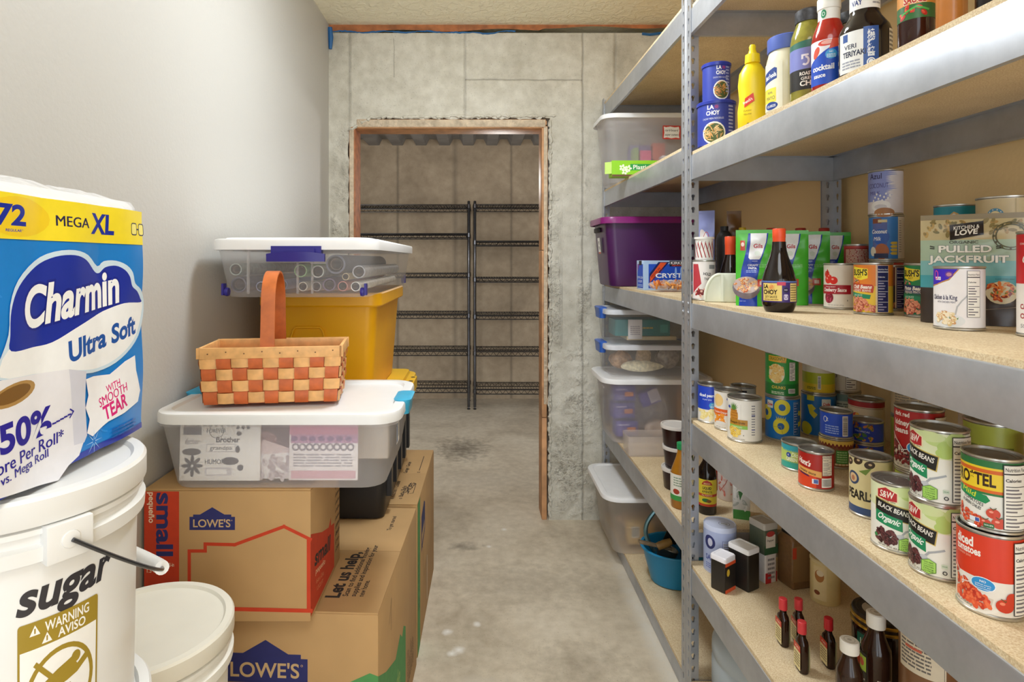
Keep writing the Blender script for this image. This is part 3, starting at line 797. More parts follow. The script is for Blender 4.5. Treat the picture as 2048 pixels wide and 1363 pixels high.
for i in range(11):
    x = -.078 + .156 * i / 10; c = 1 - (x / .078) ** 2
    L_.append([(x, y - .008 - .010 * c, .100), (x, y + .004, .100), (x, y + .004, .121), (x, y - .010 - .012 * c, .121 + .006 * c)])
mb.loft(L_, PUR); mb.build('latch', u, smooth=50, loc=(.012, 0, 0))
for sx in (-1, 1):
    for sy in (-1, 1):
        mb = MB(); mb.lathe([(0, -.005), (.011, -.005), (.0125, 0), (.011, .005), (0, .005)], PUR, 16, xf=Matrix.Translation((sx * (ww / 2 - .045), sy * (wd / 2 - .028), .017)) @ Matrix.Rotation(PI / 2, 4, 'Y'))
        mb.box(sx * (ww / 2 - .036) - .003, sy * (wd / 2 - .028) - .010, .008, sx * (ww / 2 - .036) + .003, sy * (wd / 2 - .028) + .010, .04, PUR)
        mb.build('wheel', u)
rolls = [  # photo x, y of the open end (close-up), radius, colour, what it is
    (208, 335, .017, '#9aa6a0', 'sage patterned'), (870, 350, .0175, '#c3c8c0', 'white cellophane'), (992, 300, .027, '#6a6d7c', 'wide grey'), (1150, 352, .018, '#a9abb0', 'pale grey'),
    (768, 452, .013, '#d6cfc0', 'cream'), (860, 452, .0135, '#a19c99', 'silver'), (948, 440, .018, '#6e5c78', 'mauve'), (1040, 450, .014, '#c47e72', 'red'), (1128, 452, .0135, '#e8e6df', 'ivory'),
    (630, 440, .014, '#6d78a0', 'blue'), (482, 452, .014, '#8b93b3', 'slate blue'), (752, 345, .018, '#93bd86', 'light green'), (330, 440, .022, '#5d5a66', 'charcoal patterned'), (1060, 385, .010, '#cbb98f', 'gold printed')]
for px, py, r, c, nm in rolls:
    X = (380 + px * .2934 - VX) / FPX * 1.67; Z = EYE - (440 + py * .2934 - VY) / FPX * 1.67
    Z = max(Z, WZ + .012 + r); X = min(max(X, wcx - ww / 2 + .042 + r), wcx + ww / 2 - .042 - r)
    t = thing('gift_wrap_roll', nm + ' gift-wrap roll in the clear bin', 'wrapping paper', (X, 1.672, Z), group='gift-wrap rolls in the clear bin')
    L_ = RND.uniform(.68, .76); X2 = (wcx - X) * .06
    pm = M(c, .5, 0, .25, 60)
    mb = MB(); xf = Matrix.Rotation(-PI / 2, 4, 'X')
    mb.lathe([(r * .82, .0), (r, 0), (r, L_), (r * .82, L_)], pm, 18, xf=xf); mb.lathe([(r * .82, 0), (r * .80, L_)], M('#6f6862', .7), 18, xf=xf); mb.build('paper', t)
    mb = MB(); mb.lathe([(r * .55, .01), (r * .62, .006), (r * .62, L_), (r * .55, L_), (r * .55, .01)], M('#8b7b70', .8), 14, xf=xf); mb.build('cardboard_core', t)

# ---- woven basket on the stamp bin
LT, OR = M('#e0ab6c', .5, 0, .14, 45), M('#c2602a', .5, 0, .16, 45)
KW, KD, KH = .325, .17, .138
LZ = BZ + .178 + .0005
kx, ky = -.650 + .1625 * math.cos(.13) - .085 * math.sin(.13), 1.405 + .1625 * math.sin(.13) + .085 * math.cos(.13)
bk = thing('basket', 'woven splint basket with tall wooden handle, on the white bin lid', 'basket', (kx, ky, LZ), .13)
def weave(n, rows, length, start):
    pieces = []
    cw = length / n; rh = .112 / rows
    for i in range(n):
        for j in range(rows):
            lt = (i + j + start) % 2 == 0
            pieces.append((i * cw, .004 + j * rh, cw, rh, lt))
    return pieces
mb = MB()
def patch(o, U, N, piece, taper=.955):
    u0, v0, w, h, lt = piece; o = Vector(o); U = Vector(U); N = Vector(N)
    m = 4; vs = []
    ju, jv = RND.uniform(-.001, .001), RND.uniform(-.0012, .0012)
    for a in range(m + 1):
        for b_ in range(m + 1):
            fu, fv = a / m, b_ / m
            uu = u0 + w * (fu if lt else .05 + .9 * fu) + (ju if not lt else 0); vv = v0 + h * (fv if not lt else .05 + .9 * fv) + (jv if lt else 0)
            bul = .0042 * math.sin(PI * (fu if lt else fv)) - (.0008 if lt else 0)
            if lt: uu = u0 - .04 * w + 1.08 * w * fu
            else: vv = v0 - .04 * h + 1.08 * h * fv
            k = taper + (1 - taper) * vv / .12
            vs.append(o + U * ((uu - piece_len / 2) * k) + Vector((0, 0, vv)) + N * (bul + (k - 1) * .16))
    mb.add(vs, [(a * (m + 1) + b_, (a + 1) * (m + 1) + b_, (a + 1) * (m + 1) + b_ + 1, a * (m + 1) + b_ + 1) for a in range(m) for b_ in range(m)], LT if lt else OR)
for sgn, N_, U_, ln, n_, st in ((-1, (0, -1, 0), (1, 0, 0), KW, 9, 1), (1, (0, 1, 0), (-1, 0, 0), KW, 9, 0), (-1, (-1, 0, 0), (0, -1, 0), KD, 5, 0), (1, (1, 0, 0), (0, 1, 0), KD, 5, 0)):
    piece_len = ln
    o = Vector(N_) * ((KD if ln == KW else KW) / 2)
    for p in weave(n_, 4, ln, st): patch(o, U_, N_, p)
mb.build('weave', bk, smooth=60)
mb = MB(); mb.box(-KW * .455, -KD * .43, .003, KW * .455, KD * .43, .006, OR); 
mb.loft([rr(KW * .915, KD * .87, .003, .004, 1), rr(KW * .97, KD * .955, .003, .116, 1)], OR, False, False); mb.build('base', bk)
mb = MB()
for s in (-1, 1):
    mb.box(-KW / 2 - .006, s * KD / 2 - .004, .112, KW / 2 + .006, s * KD / 2 + .004, .138, LT); mb.box(-KW / 2 + .002, s * (KD / 2 - .009) - .004, .114, KW / 2 - .002, s * (KD / 2 - .009) + .003, .137, LT)
    mb.box(s * KW / 2 - .004, -KD / 2 - .004, .112, s * KW / 2 + .004, KD / 2 + .004, .138, LT)
rim = mb.build('rim', bk, bevel=.0015)
mb = MB()
for i in range(8):
    xf = Matrix.Translation((-KW / 2 + .02 + i * .041, -KD / 2 - .0042, .124 + .004 * (i % 2))) @ Matrix.Rotation(PI / 2, 4, 'X'); mb.lathe([(0, .0005), (.0016, .0003), (.0017, 0)], M('#6b4a2c', .5, .3), 8, xf=xf)
mb.build('nail', rim)
mb = MB(); L_ = []
HT = .315
for i in range(41):
    t = i / 40
    if t < .36: y, z, ty, tz = -KD / 2 + .006 + .012 * t / .36, .10 + (HT - .10 - .078) * t / .36, .15, 1
    elif t > .64: q = (1 - t) / .36; y, z, ty, tz = KD / 2 - .006 - .012 * q, .10 + (HT - .10 - .078) * q, .15, -1
    else:
        a = PI * (1 - (t - .36) / .28); y, z = (KD / 2 - .018) * math.cos(a), HT - .078 + .078 * math.sin(a); ty, tz = math.sin(a), -math.cos(a)
    n = Vector((0, -tz, ty)).normalized() * .0022; wd_ = .0165
    c = Vector((-.01, y, z)); L_.append([c + n + Vector((-wd_, 0, 0)), c + n + Vector((wd_, 0, 0)), c - n + Vector((wd_, 0, 0)), c - n + Vector((-wd_, 0, 0))])
mb.loft(L_, M('#c0662c', .45, 0, .16, 35)); mb.build('handle', bk, smooth=50)

# ---- buckets
BKT = M('#e4e4e2', .38, 0, .02, 10); BKTY = M('#e0dccf', .42, 0, .03, 10)
def bucket(label, x, y, z, h=.345, r=.148, mat=BKT, lidm=None, art=None, rz=0, bail=False, group='white pails', rim=True):
    u = thing('bucket', label, 'bucket', (x, y, z), rz, group)
    mb = MB(); rb = r * .88
    pr = [(0, .004), (rb - .004, 0), (rb, .004)]
    f = lambda q: rb + (r - .013 - rb) * q
    pr += [(f(.77), h * .77), (f(.78) + .009, h * .78), (f(.79) + .010, h * .83), (f(.84) + .002, h * .838), (f(.87) + .002, h * .868), (f(.88) + .007, h * .874), (f(.89) + .007, h * .893), (f(.9) + .001, h * .9), (r - .013, h - .02), (r - .013, h)]
    mb.lathe(pr, mat, 72); mb.build('bucket_body', u)
    mb = MB(); lm = lidm or mat
    mb.lathe([(r - .011, h - .03), (r - .004, h - .03), (r - .003, h - .028), (r - .003, h - .002), (r - .006, h + .002), (r - .018, h + .002), (r - .022, h - .003), (r - .026, h - .004), (0, h - .004)], lm, 72)
    lid = mb.build('bucket_lid', u)
    if art:
        mb = MB(); fr = lambda v: rb + (r - .013 - rb) * (v / h)
        mb.art(art, lambda a, v, l: ((fr(v) + l + 4e-4) * math.sin(a / r), -(fr(v) + l + 4e-4) * math.cos(a / r), v), .012); mb.build('print', u)
    if bail:
        for a in (-.03, PI - .03):
            mb = MB(); xf = Matrix.Rotation(a, 4, 'Z')
            mb.box(-.024, -(r + .002), h * .765, .024, -(r - .022), h * .9, mat, xf); mb.lathe([(0, -.010), (.010, -.010), (.010, .0), (0, 0)], mat, 14, xf=xf @ Matrix.Translation((0, -(r + .004), h * .835)) @ Matrix.Rotation(PI / 2, 4, 'X')); mb.build('ear', u, bevel=.002)
        mb = MB(); pts = []
        for i in range(41):
            q = i / 40; a = -.03 + PI * q; z_ = h * .835 - .135 * math.sin(PI * q); R_ = r + .006 + .012 * math.sin(PI * q)
            pts.append((R_ * math.sin(a), -R_ * math.cos(a), z_))
        wire = mb; mb.tube(pts, .0024, M('#55565a', .3, .8)); hd = mb.build('wire_handle', u)
        mb = MB(); mb.tube([pts[i] for i in range(15, 27)], .0095, mat, 14); mb.build('grip', hd)
    return u
GOLD = '#9b8226'
A = Art()
A.txt('sugar', .004, .191, .036, '#2e2d33', w=.116, bold=.03, shear=.25, rot=2)
W = Art()
W.rrect(-.062, -.06, .055, .112, .004, GOLD)
W.rect(-.059, -.06, .052, .080, '#edece8')
W.txt('WARNING', .006, .096, .0115, '#edece8', w=.066, bold=.02); W.txt('AVISO', .012, .083, .0105, '#edece8', w=.042, bold=.02)
for x, z in ((-.04, .096), (-.024, .083)): W.poly([(x - .007, z), (x + .007, z), (x, z + .012)], '#edece8'); W.rect(x - .001, z + .002, x + .001, z + .008, GOLD)
W.ring(-.003, .022, .05, .05, .006, GOLD, 36)
W.poly([(-.03, .035), (-.01, .045), (.012, .052), (.02, .04), (.036, .05), (.04, .042), (.02, .03), (.004, .026), (-.012, .024), (-.02, .028)], GOLD); W.ell(.018, .05, .007, .007, GOLD)
W.rect(-.03, -.012, .01, .022, GOLD); W.rect(-.026, -.010, .006, .014, '#edece8'); W.lines(-.022, -.004, .002, .012, 4, GOLD)
W.line([(-.038, .06), (.034, -.014)], .006, GOLD)
W.lines(.012, -.056, .05, -.032, 4, '#7b6a30')
A._add([(x * .78 - .004, y * .95 + .072) for x, y, l in W.v], W.f, W.c[0]); A.c[-len(W.c):] = W.c
for i, p in enumerate(W.v): A.v[len(A.v) - len(W.v) + i] = (p[0] * .78 - .004, p[1] * .95 + .072, p[2] + .0003)
# sugar pail stands on another pail; the short one beside it too
bucket('bucket of the corner stack, under the pail marked sugar', -.585, .755, .387, .384, .158, BKT, rz=.5)
bucket('lowest bucket of the corner stack, standing on the floor', -.585, .755, 0, .384, .158, BKT, rz=1.1)
bucket('white pail marked sugar in black, with gold warning label', -.585, .755, .774, .316, .152, BKT, None, A, face_cam(-.585, .755) + .38, bail=True)
bucket('lowest pail of the shorter stack, standing on the floor', -.597, 1.085, 0, .34, .15, BKTY, rz=.2)
A = Art(); A.lines(.03, .11, .07, .15, 4, '#b9b6bd').ell(.09, .13, .012, .018, '#e2a8c2').txt('10', .05, .16, .02, '#b8b6bd')
bucket('cream-lidded white pail beside the pail marked sugar', -.597, 1.085, .342, .348, .151, M('#e4e2da', .4), BKTY, A, face_cam(-.6, 1.085))

# ---- plastic-wrapped pack of bathroom tissue on the sugar pail
PZ = .774 + .316 + .003
PX = -.503; PY0, PY1 = .47, .907; PH = 1.437 - PZ
pk = thing('toilet_paper_pack', 'large plastic-wrapped pack of bathroom tissue standing on the sugar pail', 'toilet paper', ((XL + PX) / 2, (PY0 + PY1) / 2, PZ))
ox, oy = (XL + PX) / 2, (PY0 + PY1) / 2
def wob(Y, z): return .0035 * abs(math.sin((Y - PY0) * PI / .1093)) + .0015 * math.sin(z * 41) * math.sin(Y * 33)
FILMW = M('#e4e4e6', .22, 0, .02, 20, bump=.15, bscale=60)
mb = MB(); nu, nv = 44, 36
H0, H1 = PZ + .012, PZ + PH - .012
def shell(i, j):
    Y = PY0 + (PY1 - PY0) * i / nu; z = PZ + PH * j / nv
    q = min(1, min(j / nv, 1 - j / nv) * 14, min(i / nu, 1 - i / nu) * 16)
    return (PX - .02 * (1 - q) ** 2 + wob(Y, z) * q - ox, Y - oy, z - PZ)
mb.add([shell(i, j) for i in range(nu + 1) for j in range(nv + 1)], [(i * (nv + 1) + j, (i + 1) * (nv + 1) + j, (i + 1) * (nv + 1) + j + 1, i * (nv + 1) + j + 1) for i in range(nu) for j in range(nv)], FILMW)
wb = (PX - .02 - (XL + .004)); 
top = []
r_ = random.Random(5)
for i in range(nu + 1):
    for j in range(9):
        t = j / 8; x = (XL + .004) + wb * t; Y = PY0 + (PY1 - PY0) * i / nu
        e = min(1, t * 6, (1 - t) * 6, i / 3, (nu - i) / 3)
        top.append((x - ox, Y - oy, PH - .001 + e * (.010 + r_.uniform(-.010, .012) * (1 - .3 * t))))
mb.add(top, [(i * 9 + j, i * 9 + j + 1, (i + 1) * 9 + j + 1, (i + 1) * 9 + j) for i in range(nu) for j in range(8)], FILMW)
mb.box(XL + .004 - ox, PY0 - oy, 0, PX - .021 - ox, PY1 - oy, PH - .002, FILMW)
mb.build('wrapper', pk, smooth=60)
A = Art()
def Fp(px, py):                       # a point of the printed face, from the photograph
    Y = -PX * FPX / (VX - px); return (Y, EYE + (VY - py) / FPX * Y)
fpoly = lambda pts: [Fp(*p) for p in pts]
BLUE_, DEEP, PALE = '#1a7fd2', '#1a2f9e', '#cfe3f2'
zb0, zb1, zy0, zy1 = Fp(290, 855)[1], Fp(290, 492)[1], Fp(290, 490)[1], Fp(290, 425)[1]
Ye = PY1 - .008; Yn = PY0 + .012
A.rect(Yn, zb0 + .004, Ye, zy1, BLUE_)
r_ = random.Random(9)
for k in range(26):
    u_, v_ = r_.uniform(Yn + .03, Ye - .04), r_.uniform(zb0 + .03, zb1 - .03); A.ring(u_, v_, .026, .02, .0025, '#2a8bdc', 16, r_.uniform(0, 3), r_.uniform(3.5, 5.5))
A.rect(Yn, zb0 + .004, Ye, zb0 + .012, DEEP)
A.rect(Yn, zy0, Ye, zy1, '#f6df2c'); A.ell(Fp(30, 430)[0], (zy0 + zy1) / 2, .05, .022, '#f2cf23')
A.txt('72', Fp(12, 450)[0], Fp(20, 449)[1], .021, DEEP, w=.046, al='c', bold=.05)
A.txt('REGULAR*', Fp(20, 460)[0], Fp(20, 463)[1], .0028, DEEP, w=.026, bold=.02)
A.txt('MEGA', Fp(140, 450)[0], Fp(140, 460)[1] + .004, .0125, '#24214a', w=.059, bold=.035)
A.txt('XL', Fp(199, 450)[0], Fp(199, 470)[1] + .002, .025, DEEP, w=.048, bold=.06)
c0 = Fp(262, 458)
for k in range(2):
    A.rrect(c0[0] - .008 + k * .021, c0[1] - .009, c0[0] + .008 + k * .021, c0[1] + .009, .004, '#1d2140'); A.rrect(c0[0] - .0065 + k * .021, c0[1] - .0075, c0[0] + .0065 + k * .021, c0[1] + .0075, .003, '#f6e97c')
A.rect(c0[0] + .007, c0[1] - .001, c0[0] + .014, c0[1] + .001, '#1d2140')
cloudo = [(-20, 740), (4, 670), (10, 610), (28, 560), (62, 522), (100, 503), (140, 500), (170, 510), (192, 532), (205, 522), (226, 521), (246, 530), (258, 545), (263, 566), (276, 578), (284, 598), (284, 632), (272, 670), (245, 706), (215, 732), (180, 745), (120, 748), (60, 756), (-20, 760)]
A.poly(smooth_loop(fpoly(cloudo), 3), PALE)
cl = [(8, 670), (12, 620), (30, 572), (64, 533), (102, 513), (140, 510), (166, 520), (186, 543), (197, 545), (208, 534), (226, 531), (242, 539), (252, 553), (257, 572), (268, 582), (276, 596), (277, 604), (240, 606), (200, 622), (150, 652), (100, 684), (60, 694), (10, 702)]
A.poly(smooth_loop(fpoly([(4, 700), (60, 692), (100, 682), (150, 650), (200, 620), (240, 604), (279, 602), (279, 630), (267, 667), (243, 700), (213, 726), (180, 738), (120, 741), (60, 748), (-10, 755)]), 3), '#f4f6f8')
A.poly(smooth_loop(fpoly(cl), 4), DEEP)
a0, a1 = Fp(44, 652), Fp(233, 596)
rot = math.degrees(math.atan2(a1[1] - a0[1], a1[0] - a0[0])); ln = math.hypot(a1[0] - a0[0], a1[1] - a0[1])
A.txt('Charmin', a0[0], a0[1] - .003, .044, '#f6f8fa', w=ln, al='l', rot=rot, bold=.05, shear=.22, outline=('#16258a', .05))
a0, a1 = Fp(131, 724), Fp(266, 664)
rot = math.degrees(math.atan2(a1[1] - a0[1], a1[0] - a0[0])); ln = math.hypot(a1[0] - a0[0], a1[1] - a0[1])
A.txt('Ultra Soft', a0[0], a0[1], .0245, '#1f55a8', w=ln, al='l', rot=rot, bold=.04, shear=.1)
# picture of a roll with a torn sheet
A.poly(fpoly([(-60, 770), (40, 752), (100, 742), (128, 738), (142, 742), (148, 800), (160, 880), (150, 910), (130, 930), (110, 960), (-60, 1010)]), '#e9e9f0')
A.poly(fpoly([(128, 738), (165, 742), (162, 800), (166, 870), (160, 884), (140, 890), (132, 800)]), '#d4d5e2')
A.ell(*Fp(20, 788), .032, .012, '#b08a50', rot=.12); A.ell(*Fp(18, 788), .026, .0085, '#7d5a2c', rot=.12)
A.poly(fpoly([(164, 758), (182, 752), (215, 748), (242, 722), (262, 710), (264, 740), (274, 780), (270, 802), (240, 825), (210, 842), (178, 872), (166, 866), (172, 838), (163, 815), (170, 790)]), '#f3f3f6')
for t, q, h, w in (('WITH', (222, 777), .0095, .028), ('SMOOTH', (222, 797), .0125, .058), ('TEAR', (226, 824), .0185, .05)):
    p = Fp(*q); A.txt(t, p[0], p[1], h, '#d82c7c', w=w, rot=11, bold=.03)
a0 = Fp(-18, 902); A.txt('50%', Fp(96, 868)[0], Fp(96, 870)[1] + .006, .029, '#2c2496', w=.078, al='r', rot=3, bold=.034)
A.txt('More Per Roll*', Fp(119, 875)[0], Fp(119, 880)[1], .0138, '#2c2496', w=.118, al='r', rot=4, bold=.03)
A.txt('vs. Mega Roll', Fp(92, 905)[0], Fp(92, 909)[1] - .002, .0098, '#2c2496', w=.076, al='r', rot=5, bold=.025)
for k in range(5):
    p = Fp(100 + k * 7, 846 - k * 4.4); A.rect(p[0] - .003, p[1] - .001, p[0] + .003, p[1] + .001, '#2c2496')
p = Fp(136, 822); A.line([(p[0] - .006, p[1] + .004), p, (p[0] - .006, p[1] - .006)], .0018, '#2c2496')
p = Fp(180, 882)
for k in range(8): A.poly([(p[0] + .003 * math.cos(k * PI / 4 + .2), p[1] + .003 * math.sin(k * PI / 4 + .2)), (p[0] + .018 * math.cos(k * PI / 4), p[1] + .018 * math.sin(k * PI / 4)), (p[0] + .003 * math.cos(k * PI / 4 - .2), p[1] + .003 * math.sin(k * PI / 4 - .2))], '#9fd0f2')
A.lines(Fp(215, 800)[0], Fp(288, 842)[1] , Ye - .02, Fp(288, 822)[1], 3, '#1560b0')
mb = MB(); mb.art(A, lambda u, v, l: (PX + wob(u, v) + l + .0012 - ox, u - oy, v - PZ), .0099, .0125, lambda c: M(c, .25, 0, .02, 60))
mb.build('print', pk, smooth=60)
# ------------------------------------------------------------------ food cans
def cuts(r): return [r * math.radians(10) * i for i in range(-18, 19)]
def can(label, x, y, z, r, h, art=None, base='#eeeae0', rz=None, tab=False, name='food_can', cat='can', group=None, tint=None):
    u = thing(name, label, cat, (x, y, z), face_cam(x, y) if rz is None else face_cam(x, y) + rz, group)
    tin = M('#c9c6be', .3, .85, .06, 60)
    mb = MB(); mb.lathe([(0, .003), (r - .004, .003), (r - .003, 0), (r, .0006), (r, .003), (r - .0016, .0045), (r - .0016, h - .0045), (r, h - .003), (r, h - .0006), (r - .0012, h), (r - .0026, h - .0006), (r - .003, h - .0045)], tin, 40)
    mb.build('can_body', u)
    mb = MB(); q = r - .003
    mb.lathe([(q, h - .0045), (q * .93, h - .0047), (q * .9, h - .0038), (q * .80, h - .0038), (q * .77, h - .0046), (q * .55, h - .0046), (q * .53, h - .0041), (0, h - .0041)], M('#8f8b86', .34, .8, .08, 60), 40); l = mb.build('can_end', u)
    if tab:
        mb = MB(); mb.loft([rr(.012, .022, .006, h - .0038, 4, 0, -q * .35), rr(.012, .022, .006, h - .0022, 4, 0, -q * .35)], tin); mb.build('pull_tab', l)
    A = Art(); W = PI * r * .999
    A.rect(-W, .005, W, h - .005, base)
    if art: art(A, r, h)
    mb = MB(); mb.art(A, cylmap(r - .0009), r * PI / 18); mb.build('paper_label', u, smooth=25)
    return u
def on(px, py, z, r=0.0):
    """where a round thing of radius r stands when the front of its base is seen at a photo pixel"""
    Y = (EYE - z) * FPX / (py - VY) + r
    return ((px - VX) / FPX * Y, Y)
BEANK = ['#6b3a3d', '#3a1a20', '#4a242a', '#2c1418', '#55302f']
BEANR = ['#e7a083', '#b4553f', '#c96f52', '#9c4030', '#d98c6c']
TOMA = ['#f0754a', '#d8452a', '#c93a22', '#e65a35', '#b93020']
def nut(A, r, h, u, w=.03, **k): A.nutri(u, h * .07, u + w, h * .93, **k)

def a_blackbeans(A, r, h):
    A.rect(-.06, h * .62, .06, h - .005, '#dfe6bd'); 
    for k, (u, v, a, b) in enumerate(((.02, .86, .016, .009), (.034, .78, .014, .01), (.01, .9, .02, .008), (.045, .88, .014, .012), (.03, .70, .012, .008))): A.ell(u, v * h, a, b, ('#c3d98a', '#b4d070', '#d2e0a4')[k % 3])
    A.poly([(-.034, .062), (.020, .050), (.023, .074), (-.034, .086)], '#c9b25c'); A.poly([(-.033, .0635), (.0185, .0515), (.0215, .0725), (-.033, .0845)], '#1c1a19')
    A.poly([(-.033, .046), (.008, .037), (.0075, .0565), (-.033, .065)], '#1d8a5a')
    A.poly([(-.031, .086), (-.031, .100), (-.016, .107), (.002, .099), (.002, .083), (-.013, .082)], '#e9dcb4'); A.poly([(-.029, .0865), (-.029, .0988), (-.016, .105), (.0, .0978), (.0, .0845), (-.013, .0838)], '#b3252b')
    A.txt('S&W', -.0145, .0885, .0105, '#f3ece0', w=.022, shear=.2, bold=.05)
    A.txt('SINCE 1896', -.012, .0815, .0022, '#5c4a2c', w=.02)
    A.txt('BLACK BEANS', -.0065, .067, .0075, '#f3f0e8', w=.046, rot=-12, bold=.03); A.txt('Organic', -.0125, .049, .0095, '#eef4ec', w=.034, rot=-12, shear=.35, bold=.03)
    A.line([(.004, .028), (.012, .038), (.03, .046)], .003, '#a9adb3'); A.ell(.001, .026, .01, .005, '#c3c6cb', .5)
    A.pile(-.030, .012, -.001, .036, 80, .0042, BEANK, 4, inside=lambda u, v: ((u + .016) / .016) ** 2 + ((v - .024) / .014) ** 2 < 1)
    A.poly([(.002, .008), (.012, .006), (.021, .010), (.021, .025), (.012, .029), (.002, .024)], '#5f8f35'); A.poly([(.003, .009), (.012, .007), (.020, .011), (.020, .0245), (.012, .028), (.003, .0235)], '#a6d765')
    for i, s in enumerate(('HIGH FIBER', 'LOW SODIUM', '7g PROTEIN', '170mg', '3.5 FREE')): A.txt(s, .0115, .0225 - .0033 * i, .0018, '#33502a', w=.0125)
    A.txt('NET WT 15 OZ (425 g)', -.012, .0075, .0028, '#3b3a36', w=.03, rot=-2)
    A.rrect(.027, .020, .0345, .0255, .001, '#cfdcc8').txt('NON BPA', .0308, .022, .0017, '#2c6a3c', w=.006); A.ring(.031, .013, .003, .003, .0012, '#222', 10).ell(-.031, .0225, .003, .003, '#3f8a4f')
    nut(A, r, h, .038, .035)
def a_rotel(A, r, h):
    A.rect(-.12, h * .80, .12, h - .005, '#2f7a42'); A.rect(-.12, h * .55, .12, h * .86, '#f3d22f'); A.rect(-.12, h * .78, .12, h * .83, '#e06a22'); A.rect(-.12, h * .52, .12, h * .56, '#e06a22'); A.rect(-.12, h * .49, .12, h * .52, '#2f7a42')
    A.txt('RO*TEL', -.010, h * .61, .0155, '#3a2013', w=.05, bold=.09)
    A.poly([(-.035, h * .44), (.004, h * .37), (.009, h * .42), (.005, h * .48), (-.035, h * .55)], '#1e9058'); A.txt('Mild', -.018, h * .445, .0072, '#d9e23e', w=.02, rot=-12, bold=.05)
    A.rect(-.02, h * .05, .12, h * .49, '#ece9e2') if False else None
    A.txt('TOMATOES', -.012, h * .355, .0045, '#2c2a2a', w=.027, rot=-15, bold=.03); A.txt('& GREEN CHILIES', -.014, h * .30, .004, '#2c2a2a', w=.026, rot=-15, bold=.03)
    A.pile(-.034, .006, .004, .030, 70, .0035, TOMA, 8, inside=lambda u, v: v < .028 - (u + .03) * .35)
    for u, v, q in ((.012, .026, .0075), (.018, .014, .008), (.004, .012, .006)): A.ell(u, v, q, q * .9, '#cf4a35').ell(u - .002, v + .002, q * .3, q * .2, '#f0a08c').line([(u - .003, v + q), (u, v + q * .7), (u + .003, v + q * 1.05)], .0009, '#3a5a2c')
    A.rect(-.014, .010, -.002, .016, '#e9ecf2').rect(-.007, .0105, -.0025, .0155, '#3f5aa8'); A.rrect(.002, .006, .013, .012, .001, '#2c6a3c').txt('NON BPA', .0075, .0082, .0022, '#e9efe6', w=.009)
    nut(A, r, h, .022, .034)
def a_diced(A, r, h):
    A.rect(-.12, h * .44, .12, h - .005, '#d93a1e'); A.rect(-.12, .005, .12, h * .44, '#ece7df')
    A.txt('diced', -.021, h * .79, .0125, '#f5efe8', w=.026, bold=.04); A.txt('tomatoes', -.017, h * .70, .0098, '#f5efe8', w=.035, bold=.03); A.txt('in tomato juice', -.022, h * .655, .004, '#f0a78f', w=.022)
    A.poly([(-.04, .006), (-.04, .045), (-.034, .046), (-.010, .030), (.014, .026), (.012, .016), (.002, .008)], '#d8cdbf')
    A.ring(-.006, .022, .030, .02, .004, '#f2efe9', 30, PI, 2 * PI)
    A.pile(-.034, .012, .010, .050, 60, .0062, TOMA, 12, .55, lambda u, v: v < .05 - (u + .034) * .55 and ((u + .012) / .026) ** 2 + ((v - .034) / .024) ** 2 < 1.3)
    A.line([(-.036, .058), (-.022, .043), (-.020, .036), (-.0225, .033), (-.023, .037), (-.014, .039), (-.008, .043)], .0012, '#f4eee8')
    A.ell(.003, .043, .0135, .0095, '#f4f6f8').ell(.003, .043, .0125, .0085, '#2d93d6').txt('NO', .003, .0452, .003, '#f4f6f8', bold=.04)
    for i, s in enumerate(('artificial colors,', 'flavors or', 'preservatives')): A.txt(s, .003, .0417 - .0027 * i, .0016, '#f4f6f8', w=.017)
    A.ell(.026, .020, .010, .009, '#cf3c22').ell(.023, .023, .003, .002, '#f08a6c').line([(.022, .029), (.026, .026), (.030, .030)], .001, '#4a5a2a'); A.ell(.034, .03, .007, .008, '#cf3c22')
    A.txt('NET WT 14.5 OZ (411 g)', -.022, .0085, .0024, '#3a3835', w=.026, rot=-4)
    nut(A, r, h, .036, .034)
def a_kidney(A, r, h):
    A.rect(-.12, h * .12, .12, h - .005, '#b3161c'); A.rect(-.12, .005, .12, h * .14, '#cfc6b6')
    for i, (s, w) in enumerate((('dark red', .03), ('kidney', .03), ('beans', .028))): A.txt(s, -.026 + (w - .03) / 2, h * (.86 - .12 * i) - (.003 if i else 0), (.0075, .0095, .0095)[i], '#f6ece8', w=w, bold=.035)
    A.poly([(-.045, .014), (-.045, .058), (-.020, .036), (.03, .026), (.035, .014)], '#d9cdbc')
    A.pile(-.043, .014, .02, .05, 110, .0045, ['#8d2a2c', '#5e1216', '#74191c', '#450c10'], 5, .6, lambda u, v: v < .054 - (u + .043) * .5)
    A.line([(-.044, .064), (-.026, .045), (-.020, .036), (-.023, .033), (-.024, .037), (-.014, .040)], .0012, '#f4eee8')
    A.ell(.000, .044, .015, .0115, '#f4f6f8').ell(.0, .044, .0138, .0105, '#2490d8').txt('NO', .0, .0465, .0035, '#f4f6f8', bold=.04).txt('preservatives', .0, .0425, .0018, '#f4f6f8', w=.018).txt('flavors', .0, .0395, .0018, '#f4f6f8', w=.01)
    A.txt('NET WT 15.5 OZ (439 g)', -.016, .0085, .003, '#4a443c', w=.034)
    A.nutri(.026, h * .1, .058, h * .9)
